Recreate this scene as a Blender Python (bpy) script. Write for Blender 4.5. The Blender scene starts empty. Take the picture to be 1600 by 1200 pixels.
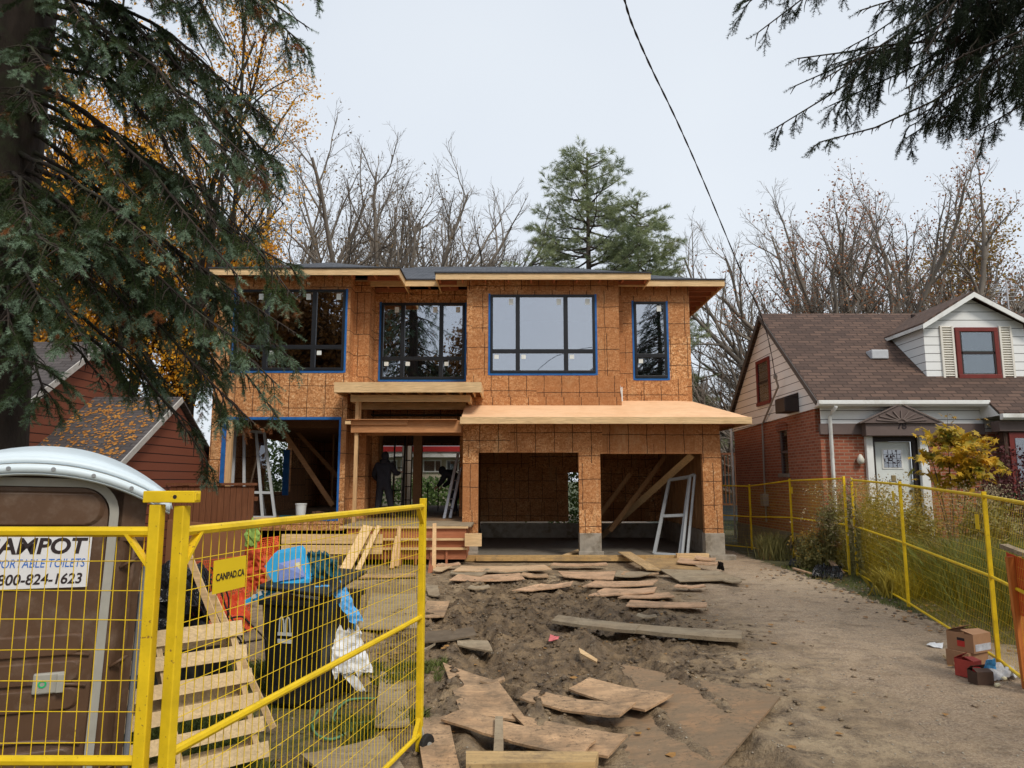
import bpy, math, random
import numpy as np
from math import radians as R, sin, cos, pi
from mathutils import Vector, Matrix, noise as mnoise
rnd = random.Random(7)
rng = np.random.default_rng(7)
S = bpy.context.scene
COL = S.collection
# ---------------------------------------------------------------- camera
F = 1100.0                       # focal length in pixels of the 1600 px wide photograph
TILT = math.atan(150 / F)
EYE = Vector((0, 0, 2.0))
cd = bpy.data.cameras.new('camera'); cam = bpy.data.objects.new('camera', cd); COL.objects.link(cam)
cd.sensor_width = 36; cd.lens = F / 1600 * 36; cd.clip_start = .05; cd.clip_end = 3000
cam.location = EYE; cam.rotation_euler = (R(90) + TILT, 0, 0)
S.camera = cam
# ---------------------------------------------------------------- sky and sun (overcast)
W = bpy.data.worlds.new('World'); S.world = W; W.use_nodes = True
wn = W.node_tree; wn.nodes.clear()
SUN_EL, SUN_ROT = R(48), R(150)
sky = wn.nodes.new('ShaderNodeTexSky'); sky.sky_type = 'NISHITA'; sky.sun_disc = False
sky.sun_elevation = SUN_EL; sky.sun_rotation = SUN_ROT; sky.dust_density = 3; sky.air_density = 1
wm = wn.nodes.new('ShaderNodeMix'); wm.data_type = 'RGBA'; wm.inputs[0].default_value = .86
wcl = wn.nodes.new('ShaderNodeTexNoise'); wcl.inputs['Scale'].default_value = 1.3; wcl.inputs['Detail'].default_value = 3
wcr = wn.nodes.new('ShaderNodeValToRGB'); wcr.color_ramp.elements[0].position = .3; wcr.color_ramp.elements[1].position = .75
wcr.color_ramp.elements[0].color = (5.0, 5.4, 6.0, 1); wcr.color_ramp.elements[1].color = (5.9, 6.25, 6.6, 1)
wtc = wn.nodes.new('ShaderNodeTexCoord'); wn.links.new(wtc.outputs['Generated'], wcl.inputs['Vector'])
wn.links.new(wcl.outputs['Fac'], wcr.inputs[0])
wn.links.new(sky.outputs[0], wm.inputs[6]); wn.links.new(wcr.outputs[0], wm.inputs[7])
wbg = wn.nodes.new('ShaderNodeBackground'); wbg.inputs[1].default_value = .1
wo = wn.nodes.new('ShaderNodeOutputWorld'); wn.links.new(wm.outputs[2], wbg.inputs[0]); wn.links.new(wbg.outputs[0], wo.inputs[0])
sl = bpy.data.lights.new('sun', 'SUN'); sl.energy = 1.5; sl.angle = R(14); sl.color = (1, .93, .82)
so = bpy.data.objects.new('sun', sl); COL.objects.link(so)
so.rotation_euler = Vector((sin(SUN_ROT) * cos(SUN_EL), cos(SUN_ROT) * cos(SUN_EL), sin(SUN_EL))).to_track_quat('Z', 'Y').to_euler()
S.view_settings.view_transform = 'Standard'; S.view_settings.look = 'None'
S.view_settings.exposure = 0.62; S.view_settings.gamma = 1; S.view_settings.use_curve_mapping = False
S.cycles.max_bounces = 8; S.cycles.diffuse_bounces = 4; S.cycles.glossy_bounces = 3
S.cycles.transmission_bounces = 4; S.cycles.transparent_max_bounces = 24
# ---------------------------------------------------------------- measuring from the photograph
def ray(px, py):
    u = (px - 800) / F; v = (600 - py) / F
    return Vector((u, cos(TILT) - v * sin(TILT), sin(TILT) + v * cos(TILT)))
def at(px, py, Y):
    d = ray(px, py); return EYE + d * (Y / d.y)
def gnd(px, py, z=0.0):
    d = ray(px, py); return EYE + d * ((z - 2.0) / d.z)
def ax(px, py, Y): return at(px, py, Y).x
def az(py, Y, px=800): return at(px, py, Y).z
# ---------------------------------------------------------------- mesh builder
class MB:
    def __init__(s): s.v = []; s.f = []; s.mi = []; s.m = 0
    def add(s, vs, fs):
        b = len(s.v); s.v.extend([tuple(p) for p in vs]); s.f.extend([tuple(i + b for i in f) for f in fs]); s.mi.extend([s.m] * len(fs)); return s
    def box(s, x0, x1, y0, y1, z0, z1):
        if x0 > x1: x0, x1 = x1, x0
        if y0 > y1: y0, y1 = y1, y0
        if z0 > z1: z0, z1 = z1, z0
        return s.add([(x, y, z) for z in (z0, z1) for x, y in ((x0, y0), (x1, y0), (x1, y1), (x0, y1))],
                     [(3, 2, 1, 0), (4, 5, 6, 7), (0, 1, 5, 4), (1, 2, 6, 5), (2, 3, 7, 6), (3, 0, 4, 7)])
    def obox(s, c, sz, M=None):
        a, b, d = sz[0] / 2, sz[1] / 2, sz[2] / 2; c = Vector(c)
        vs = [Vector((x, y, z)) for z in (-d, d) for x, y in ((-a, -b), (a, -b), (a, b), (-a, b))]
        if M is not None: vs = [M @ v for v in vs]
        return s.add([v + c for v in vs], [(3, 2, 1, 0), (4, 5, 6, 7), (0, 1, 5, 4), (1, 2, 6, 5), (2, 3, 7, 6), (3, 0, 4, 7)])
    def bar(s, p, q, w, h, up=(0, 0, 1)):
        p = Vector(p); q = Vector(q); t = (q - p).normalized(); up = Vector(up)
        if abs(t.dot(up)) > .99: up = Vector((0, 1, 0))
        a = t.cross(up).normalized() * w / 2; b = a.cross(t).normalized() * h / 2
        vs = [o + i * a + j * b for o in (p, q) for i, j in ((-1, -1), (1, -1), (1, 1), (-1, 1))]
        return s.add(vs, [(0, 1, 2, 3), (7, 6, 5, 4), (0, 4, 5, 1), (1, 5, 6, 2), (2, 6, 7, 3), (3, 7, 4, 0)])
    def tube(s, pts, rad, n=6, cap=True):
        pts = [Vector(p) for p in pts]
        if not hasattr(rad, '__len__'): rad = [rad] * len(pts)
        vs = []; up = Vector((.13, .21, .97)).normalized()
        for i, p in enumerate(pts):
            t = (pts[min(i + 1, len(pts) - 1)] - pts[max(i - 1, 0)])
            if t.length < 1e-9: t = Vector((0, 0, 1))
            t.normalize(); u = up if abs(t.dot(up)) < .95 else Vector((1, 0, 0))
            a = t.cross(u).normalized(); b = a.cross(t)
            for k in range(n):
                w = 2 * pi * k / n; vs.append(p + (a * cos(w) + b * sin(w)) * rad[i])
        fs = [(i * n + k, i * n + (k + 1) % n, (i + 1) * n + (k + 1) % n, (i + 1) * n + k) for i in range(len(pts) - 1) for k in range(n)]
        if cap: fs += [tuple(range(n))[::-1], tuple((len(pts) - 1) * n + k for k in range(n))]
        return s.add(vs, fs)
    def prism(s, poly, vec):
        poly = [Vector(p) for p in poly]; vec = Vector(vec); n = len(poly)
        return s.add(poly + [p + vec for p in poly], [tuple(range(n))[::-1], tuple(range(n, 2 * n))] + [(i, (i + 1) % n, n + (i + 1) % n, n + i) for i in range(n)])
    def quad(s, *p): return s.add(p, [tuple(range(len(p)))])
    def lathe(s, c, prof, n=16):
        c = Vector(c); vs = [c + Vector((r * cos(2 * pi * k / n), r * sin(2 * pi * k / n), z)) for r, z in prof for k in range(n)]
        m = len(prof); fs = [(i * n + k, i * n + (k + 1) % n, (i + 1) * n + (k + 1) % n, (i + 1) * n + k) for i in range(m - 1) for k in range(n)]
        return s.add(vs, fs + [tuple(range(n))[::-1], tuple((m - 1) * n + k for k in range(n))])
def fixn(me):
    import bmesh
    bm = bmesh.new(); bm.from_mesh(me); bmesh.ops.recalc_face_normals(bm, faces=bm.faces); bm.to_mesh(me); bm.free()
def wmat(o):
    m = Matrix.Identity(4); c = []
    while o is not None: c.append(o); o = o.parent
    for q in reversed(c): m = m @ (Matrix.Translation(q.location) @ q.rotation_euler.to_matrix().to_4x4())
    return m
def part(name, mb, mat, parent, bevel=0, smooth=False, label=None, fix=True, kind=None):
    """one mesh object under parent; its shape is given in world coordinates"""
    if name in APART and isinstance(mb, MB):
        isl = islands(mb)
        if len(isl) > 1: return [part1(name, m, mat, parent, bevel, smooth, label, fix, kind) for m in isl][-1]
    return part1(name, mb, mat, parent, bevel, smooth, label, fix, kind)
APART = {'rafter_tail', 'wall_stud', 'partition_stud', 'concrete_pier', 'formwork_board', 'formwork_rail', 'formwork_stake', 'moulded_rib', 'pressed_panel', 'door_ridge', 'corner_brace', 'baluster', 'fence_board', 'roof_bolt',
         'porch_step', 'rim_board', 'diagonal_brace', 'canopy_beam', 'beam_end', 'porch_post', 'door_casing', 'fence_rail', 'jamb', 'louvre', 'pane', 'rail', 'window_tape', 'sash_bar', 'rake_board', 'sill_timber', 'upper_partition'}
def islands(mb):
    par = list(range(len(mb.v)))
    def fd(a):
        while par[a] != a: par[a] = par[par[a]]; a = par[a]
        return a
    for f in mb.f:
        r = fd(f[0])
        for i in f[1:]: par[fd(i)] = r
    g = {}
    for f, m in zip(mb.f, mb.mi): g.setdefault(fd(f[0]), []).append((f, m))
    out = []
    for k in g:
        w = MB(); ids = {}; 
        for f, m in g[k]:
            for i in f:
                if i not in ids: ids[i] = len(w.v); w.v.append(mb.v[i])
            w.f.append(tuple(ids[i] for i in f)); w.mi.append(m)
        out.append(w)
    return out
def part1(name, mb, mat, parent, bevel=0, smooth=False, label=None, fix=True, kind=None):
    me = bpy.data.meshes.new(name)
    if isinstance(mb, MB):
        me.from_pydata([tuple(v) for v in mb.v], [], mb.f)
        if fix and len(mb.f) < 30000: fixn(me)
    else:                                    # numpy (verts, tris)
        v, t = mb; me = npmesh(name, v, t)
    mats = mat if isinstance(mat, (list, tuple)) else [mat]
    for m in mats: me.materials.append(m)
    if isinstance(mb, MB) and len(mats) > 1: me.polygons.foreach_set('material_index', mb.mi)
    if smooth: me.polygons.foreach_set('use_smooth', [True] * len(me.polygons))
    o = bpy.data.objects.new(name, me); COL.objects.link(o)
    if parent is not None:
        o.parent = parent; me.transform(wmat(parent).inverted())
    if bevel:
        b = o.modifiers.new('bevel', 'BEVEL'); b.width = bevel; b.segments = 2; b.limit_method = 'ANGLE'; b.angle_limit = R(40)
    if label: o['label'] = label
    if kind: o['kind'] = kind
    me.update(); return o
def npmesh(name, v, t):
    me = bpy.data.meshes.new(name); k = t.shape[1]
    me.vertices.add(len(v)); me.vertices.foreach_set('co', np.asarray(v, np.float32).ravel())
    me.loops.add(t.size); me.loops.foreach_set('vertex_index', np.asarray(t, np.int32).ravel())
    me.polygons.add(len(t)); me.polygons.foreach_set('loop_start', np.arange(0, t.size, k, dtype=np.int32))
    me.update(calc_edges=True); return me
def tag(o, label, cat, group=None):
    o['label'] = label; o['category'] = cat
    if group: o['group'] = group
    return o
def thing(name, label, cat, loc=(0, 0, 0), rz=0, group=None):
    o = bpy.data.objects.new(name, None); COL.objects.link(o); o.location = loc; o.rotation_euler = (0, 0, rz); o.empty_display_size = .2
    return tag(o, label, cat, group)
def single(name, mb, mat, label, cat, group=None, bevel=0, smooth=False, mods=None):
    """a thing that is one mesh; origin moved to its base"""
    vs = mb.v if isinstance(mb, MB) else mb[0]
    a = np.array(vs, float); c = Vector(((a[:, 0].min() + a[:, 0].max()) / 2, (a[:, 1].min() + a[:, 1].max()) / 2, a[:, 2].min()))
    o = part(name, mb, mat, None, bevel, smooth); o.data.transform(Matrix.Translation(-c)); o.location = c
    return tag(o, label, cat, group)
def struct(name, mb, mat, kind='structure', smooth=False):
    o = part(name, mb, mat, None, 0, smooth); o['kind'] = kind; return o
def textmb(body, size, M, ext=.002, bold=0, sx=1.0, align='LEFT', shear=0):
    """lettering as mesh data (verts, faces) in world space"""
    cu = bpy.data.curves.new('lettering', 'FONT'); cu.body = body; cu.size = size; cu.extrude = ext; cu.offset = bold; cu.align_x = align; cu.shear = shear
    cu.resolution_u = 4
    ob = bpy.data.objects.new('lettering', cu); COL.objects.link(ob)
    me = bpy.data.meshes.new_from_object(ob.evaluated_get(bpy.context.evaluated_depsgraph_get()))
    mb = MB(); mb.add([M @ Vector((v.co.x * sx, v.co.y, v.co.z)) for v in me.vertices], [tuple(p.vertices) for p in me.polygons])
    bpy.data.objects.remove(ob); bpy.data.curves.remove(cu); bpy.data.meshes.remove(me); return mb
def textfit(body, w_, h_, M, ext=.001, bold=0, align='RIGHT', shear=0):
    """lettering stretched to a width and cap height, right or left edge at the origin of M"""
    t = textmb(body, 1, Matrix.Identity(4), 0, bold, 1, 'LEFT', shear); a = np.array(t.v); x0, x1 = a[:, 0].min(), a[:, 0].max(); y0, y1 = a[:, 1].min(), a[:, 1].max()
    t.v = [tuple(M @ Vector(((v[0] - x1) / (x1 - x0) * w_ if align == 'RIGHT' else (v[0] - x0) / (x1 - x0) * w_, (v[1] - y0) / (y1 - y0) * h_, ext))) for v in t.v]; return t
# ---------------------------------------------------------------- material nodes
class NT:
    def __init__(s, name, rough=.8):
        s.m = bpy.data.materials.new(name); s.m.use_nodes = True; s.t = s.m.node_tree; s.b = s.t.nodes['Principled BSDF']
        s.b.inputs['Roughness'].default_value = rough; s.b.inputs['Specular IOR Level'].default_value = .3; s._c = None
    def lk(s, a, b): s.t.links.new(a, b)
    def n(s, ty, **kw):
        nd = s.t.nodes.new('ShaderNode' + ty)
        for k, v in kw.items(): setattr(nd, k, v)
        return nd
    def co(s):
        if s._c is None: s._c = s.n('TexCoord').outputs['Object']
        return s._c
    def geo(s): return s.n('NewGeometry').outputs['Position']
    def math(s, op, a, b=None, c=None, clamp=False):
        nd = s.n('Math', operation=op, use_clamp=clamp)
        for i, x in enumerate((a, b, c)):
            if x is None: continue
            if isinstance(x, (int, float)): nd.inputs[i].default_value = x
            else: s.lk(x, nd.inputs[i])
        return nd.outputs[0]
    def mapping(s, scale=(1, 1, 1), rot=(0, 0, 0), loc=(0, 0, 0), src=None):
        mp = s.n('Mapping'); mp.inputs['Scale'].default_value = scale; mp.inputs['Rotation'].default_value = rot; mp.inputs['Location'].default_value = loc
        s.lk(src or s.co(), mp.inputs['Vector']); return mp.outputs[0]
    def noise(s, scale=5, detail=4, rough=.55, vec=None, dist=0, out='Fac'):
        nd = s.n('TexNoise'); nd.inputs['Scale'].default_value = scale; nd.inputs['Detail'].default_value = detail
        nd.inputs['Roughness'].default_value = rough; nd.inputs['Distortion'].default_value = dist
        s.lk(vec or s.co(), nd.inputs['Vector']); return nd.outputs[out]
    def vor(s, scale=5, vec=None, out='Color', feature='F1', rnd=1):
        nd = s.n('TexVoronoi', feature=feature); nd.inputs['Scale'].default_value = scale; nd.inputs['Randomness'].default_value = rnd
        s.lk(vec or s.co(), nd.inputs['Vector']); return nd.outputs[out]
    def ramp(s, fac, stops, interp='LINEAR'):
        nd = s.n('ValToRGB'); cr = nd.color_ramp; cr.interpolation = interp
        while len(cr.elements) > 1: cr.elements.remove(cr.elements[-1])
        cr.elements[0].position = stops[0][0]; cr.elements[0].color = tuple(stops[0][1]) + (1,)
        for p, c in stops[1:]:
            e = cr.elements.new(p); e.color = tuple(c) + (1,)
        s.lk(fac, nd.inputs[0]); return nd.outputs[0]
    def mix(s, fac, a, b, mode='MIX'):
        nd = s.n('Mix', data_type='RGBA', blend_type=mode, clamp_factor=True)
        for i, x in ((0, fac), (6, a), (7, b)):
            if isinstance(x, (int, float)): nd.inputs[i].default_value = x
            elif isinstance(x, tuple): nd.inputs[i].default_value = x + (1,)
            else: s.lk(x, nd.inputs[i])
        return nd.outputs[2]
    def sep(s, v=None):
        nd = s.n('SeparateXYZ'); s.lk(v or s.co(), nd.inputs[0]); return nd.outputs
    def comb(s, x, y, z):
        nd = s.n('CombineXYZ')
        for i, a in enumerate((x, y, z)):
            if isinstance(a, (int, float)): nd.inputs[i].default_value = a
            else: s.lk(a, nd.inputs[i])
        return nd.outputs[0]
    def color(s, c):
        if isinstance(c, tuple): s.b.inputs['Base Color'].default_value = c + (1,)
        else: s.lk(c, s.b.inputs['Base Color'])
    def bump(s, h, strength=.5, dist=.01):
        nd = s.n('Bump'); nd.inputs['Strength'].default_value = strength; nd.inputs['Distance'].default_value = dist
        s.lk(h, nd.inputs['Height']); s.lk(nd.outputs[0], s.b.inputs['Normal'])
    def rough(s, r):
        if isinstance(r, (int, float)): s.b.inputs['Roughness'].default_value = r
        else: s.lk(r, s.b.inputs['Roughness'])
def mul(c, k): return tuple(x * k for x in c)
def m_noise(name, c, var=.35, scale=6, rough=.8, bump=.2, stretch=(1, 1, 1), dirt=None, dscale=3, dist=.01, metal=0, dt=.5):
    t = NT(name, rough); v = t.mapping(stretch); f = t.noise(scale, 5, .6, v)
    col = t.ramp(f, [(.25, mul(c, 1 - var)), (.75, mul(c, 1 + var))])
    if dirt:
        d = t.noise(dscale, 6, .65); k = t.ramp(d, [(dt, (0, 0, 0)), (dt + .18 - (dt - .5) * .9, (1, 1, 1))]); col = t.mix(k, col, dirt)
    t.color(col); t.b.inputs['Metallic'].default_value = metal
    if bump: t.bump(f, bump, dist)
    return t.m
def m_wood(name, c, rough=.75, axis=0, var=.28, dirt=None, amt=.6, grain=30):
    t = NT(name, rough); sc = [1, 1, 1]; sc[axis] = .06
    v = t.mapping(tuple(sc)); f = t.noise(grain, 5, .6, v, 1.5); g = t.noise(1.7, 3)
    col = t.ramp(f, [(.3, mul(c, 1 - var)), (.7, mul(c, 1 + var))])
    col = t.mix(t.math('MULTIPLY', t.math('SUBTRACT', g, .45), 1.6, clamp=True), col, mul((c[0], c[1] * .85, c[2] * .7), .8))
    k = t.vor(4.3, out='Distance'); kn = t.math('LESS_THAN', k, .035); col = t.mix(kn, col, mul(c, .35))
    if dirt:
        p = t.geo(); d = t.noise(3.2, 7, .75, p); kk = t.ramp(d, [(.56 - .2 * amt, (0, 0, 0)), (.78 - .2 * amt, (.85, .85, .85))]); col = t.mix(kk, col, dirt)
        s2 = t.noise(24, 5, .75, p); k2 = t.ramp(s2, [(.60 - .06 * amt, (0, 0, 0)), (.64 - .06 * amt, (.9, .9, .9))]); col = t.mix(t.math('MULTIPLY', k2, t.ramp(t.noise(2.1, 3, .6, t.mapping(loc=(5, 2, 0), src=p)), [(.42, (.15, .15, .15)), (.6, (1, 1, 1))])), col, mul(dirt, .75))
    t.color(col); t.bump(f, .25, .004); return t.m
# ---------------------------------------------------------------- materials
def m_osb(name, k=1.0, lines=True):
    t = NT(name, .85); x, y, z = t.sep()
    u = t.math('ADD', x, y); vec = t.comb(u, t.math('MULTIPLY', t.math('SUBTRACT', x, y), .3), z)
    w = t.noise(9, 2, .5, vec, out='Color')
    add = t.n('VectorMath', operation='MULTIPLY_ADD'); t.lk(w, add.inputs[0]); add.inputs[1].default_value = (.12, .12, .12); t.lk(vec, add.inputs[2])
    c1 = t.vor(15, t.mapping((1, 1, 2.2), src=add.outputs[0])); c2 = t.vor(24, t.mapping((2.4, 1, 1), src=add.outputs[0]))
    s1 = t.sep(c1)[0]; s2 = t.sep(c2)[1]
    f = t.math('MULTIPLY', t.math('ADD', s1, s2), .5)
    big = t.noise(1.1, 3, .6, vec)
    col = t.ramp(f, [(.12, (.23 * k, .098 * k, .034 * k)), (.45, (.54 * k, .24 * k, .090 * k)), (.7, (.70 * k, .355 * k, .15 * k)), (.92, (.82 * k, .56 * k, .31 * k))])
    # sheet to sheet difference
    pz = t.math('FLOOR', t.math('DIVIDE', z, 1.22)); pu = t.math('FLOOR', t.math('DIVIDE', t.math('ADD', u, t.math('MULTIPLY', pz, .9)), 2.44))
    wn_ = t.n('TexWhiteNoise', noise_dimensions='2D'); t.lk(t.comb(pz, pu, 0), wn_.inputs['Vector'])
    r = wn_.outputs['Value']
    col = t.mix(t.math('MULTIPLY', r, .8), col, (.36 * k, .145 * k, .052 * k))
    col = t.mix(t.math('MULTIPLY', t.math('SUBTRACT', big, .48), 2.2, clamp=True), col, (.30 * k, .125 * k, .045 * k)); st = t.noise(2.2, 6, .7, t.mapping((1, 1, .25), src=vec)); col = t.mix(t.ramp(st, [(.55, (0, 0, 0)), (.75, (.55, .55, .55))]), col, (.62 * k, .42 * k, .22 * k))
    if lines:
        wob = t.math('MULTIPLY', t.math('SUBTRACT', t.noise(3, 2, .5, vec), .5), .05)
        wn2 = t.n('TexWhiteNoise', noise_dimensions='1D'); t.lk(pz, wn2.inputs['W'])
        wn3 = t.n('TexWhiteNoise', noise_dimensions='1D'); t.lk(t.math('ADD', pu, 5.5), wn3.inputs['W'])
        uu = t.math('ADD', t.math('ADD', u, wn2.outputs['Value']), wob); zz = t.math('ADD', t.math('ADD', z, wn3.outputs['Value']), wob)
        def ln(a, per, wd):
            fr = t.math('FRACT', t.math('DIVIDE', a, per)); return t.math('LESS_THAN', t.math('ABSOLUTE', t.math('SUBTRACT', fr, .5)), wd / per / 2)
        L = t.math('MAXIMUM', ln(uu, .49, .019), ln(zz, .61, .019))
        L = t.math('MAXIMUM', L, t.math('MULTIPLY', ln(t.math('ADD', uu, .17), 1.22, .011), t.math('GREATER_THAN', t.noise(.8, 1, .5, vec), .5)))
        brk = t.noise(6, 3, .6, vec); L = t.math('MULTIPLY', L, t.ramp(brk, [(.28, (.45, .45, .45)), (.5, (1, 1, 1))]))
        col = t.mix(L, col, (.05 * k, .022 * k, .012 * k))
    t.color(col); t.bump(f, .3, .004); return t.m
def m_brick(name, c1, c2, mortar, w=.22, h=.075, ms=.012, slope=0, offs=.5, rough=.85, noisek=.5, vecmode='wall', bump=.6, msmooth=.1):
    t = NT(name, rough); x, y, z = t.sep()
    if vecmode == 'wall': vec = t.comb(t.math('ADD', x, y), z, 0)
    elif vecmode == 'roofy': vec = t.comb(x, t.math('MULTIPLY', y, 1.31), 0)      # slope rising along y
    else: vec = t.comb(y, t.math('MULTIPLY', x, 1.31), 0)
    b = t.n('TexBrick', offset=offs); b.inputs['Scale'].default_value = 1
    b.inputs['Color1'].default_value = c1 + (1,); b.inputs['Color2'].default_value = c2 + (1,); b.inputs['Mortar'].default_value = mortar + (1,)
    b.inputs['Brick Width'].default_value = w; b.inputs['Row Height'].default_value = h; b.inputs['Mortar Size'].default_value = ms; b.inputs['Mortar Smooth'].default_value = msmooth
    b.inputs['Bias'].default_value = 0
    t.lk(vec, b.inputs['Vector']); n = t.noise(2.3, 5, .7); n2 = t.noise(60, 3, .7)
    col = t.mix(t.math('MULTIPLY', n, noisek), b.outputs['Color'], mul(c1, .45)); col = t.mix(t.math('MULTIPLY', n2, .35), col, mul(c2, 1.3))
    t.color(col); t.bump(t.math('SUBTRACT', t.math('MULTIPLY', n2, .4), b.outputs['Fac']), bump, .012); return t.m
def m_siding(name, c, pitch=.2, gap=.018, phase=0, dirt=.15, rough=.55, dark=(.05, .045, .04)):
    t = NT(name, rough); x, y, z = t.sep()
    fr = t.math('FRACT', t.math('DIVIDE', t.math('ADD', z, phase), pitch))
    L = t.math('LESS_THAN', fr, gap / pitch)  # shadow line under each lap, painted dark into the colour
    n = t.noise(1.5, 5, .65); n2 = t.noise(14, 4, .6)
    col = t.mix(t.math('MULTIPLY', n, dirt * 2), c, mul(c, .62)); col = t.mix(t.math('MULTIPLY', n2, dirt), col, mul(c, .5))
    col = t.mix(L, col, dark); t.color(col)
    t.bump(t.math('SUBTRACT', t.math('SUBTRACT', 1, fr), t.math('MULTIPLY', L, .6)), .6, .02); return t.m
def m_glass(name, refl=.45, tint=(.75, .8, .82), rc=(.9, .93, 1)):
    t = NT(name); nt = t.t; nt.nodes.remove(t.b)
    out = [n for n in nt.nodes if n.type == 'OUTPUT_MATERIAL'][0]
    g = t.n('BsdfGlossy'); g.inputs['Roughness'].default_value = .015; g.inputs['Color'].default_value = rc + (1,)
    n = t.noise(1.2, 2, .5); bp = t.n('Bump'); bp.inputs['Strength'].default_value = .05; bp.inputs['Distance'].default_value = .03; t.lk(n, bp.inputs['Height']); t.lk(bp.outputs[0], g.inputs['Normal'])
    tr = t.n('BsdfTransparent'); tr.inputs['Color'].default_value = tint + (1,)
    fr = t.n('LayerWeight'); fr.inputs[0].default_value = .5
    k = t.math('ADD', t.math('MULTIPLY', fr.outputs['Fresnel'], .4), refl, clamp=True)
    mx = t.n('MixShader'); t.lk(k, mx.inputs[0]); t.lk(tr.outputs[0], mx.inputs[1]); t.lk(g.outputs[0], mx.inputs[2]); t.lk(mx.outputs[0], out.inputs[0]); return t.m
def m_leaf(name, c1, c2, scale=1.2, rough=.6, trans=.25, c3=None, s3=.5, t3=.6, fine=9):
    t = NT(name, rough); p = t.geo(); f = t.noise(scale, 4, .65, p); g = t.noise(fine, 2, .5, p)
    fac = t.math('ADD', t.math('MULTIPLY', f, .65), t.math('MULTIPLY', g, .45))
    col = t.ramp(fac, [(.38, c1), (.7, c2)])
    if c3:
        h = t.noise(s3, 4, .6, t.mapping(loc=(7, 3, 1), src=p)); col = t.mix(t.ramp(h, [(t3, (0, 0, 0)), (t3 + .04, (1, 1, 1))]), col, c3)
    t.color(col)
    if trans:
        nt = t.t; out = [n for n in nt.nodes if n.type == 'OUTPUT_MATERIAL'][0]
        tl = t.n('BsdfTranslucent'); t.lk(col, tl.inputs[0]); mx = t.n('MixShader'); mx.inputs[0].default_value = trans
        t.lk(t.b.outputs[0], mx.inputs[1]); t.lk(tl.outputs[0], mx.inputs[2]); t.lk(mx.outputs[0], out.inputs[0])
    return t.m
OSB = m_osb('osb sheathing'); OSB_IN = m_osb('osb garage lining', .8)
OSBD = m_wood('muddy osb', (.54, .35, .20), .85, 0, .25, (.19, .135, .085), .85, 16)
OSBR = m_wood('reddish osb scrap', (.56, .36, .22), .85, 0, .25, (.19, .13, .08), .5, 14)
PLYD = m_wood('weathered grey brown board', (.34, .27, .18), .85, 0, .25, (.14, .105, .07), .35, 18)
LUM = m_wood('new spruce lumber', (.68, .47, .25), .7, 0); LUMY = m_wood('new lumber along y', (.60, .38, .19), .7, 1); LUMZ = m_wood('new lumber upright', (.60, .38, .19), .7, 2)
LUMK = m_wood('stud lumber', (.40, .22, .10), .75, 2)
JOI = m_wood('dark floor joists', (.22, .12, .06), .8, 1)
PLY = m_wood('fresh plywood', (.82, .52, .30), .7, 0, .16); PLYR = m_wood('reddish rim board', (.40, .15, .075), .75, 0, .2)
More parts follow.
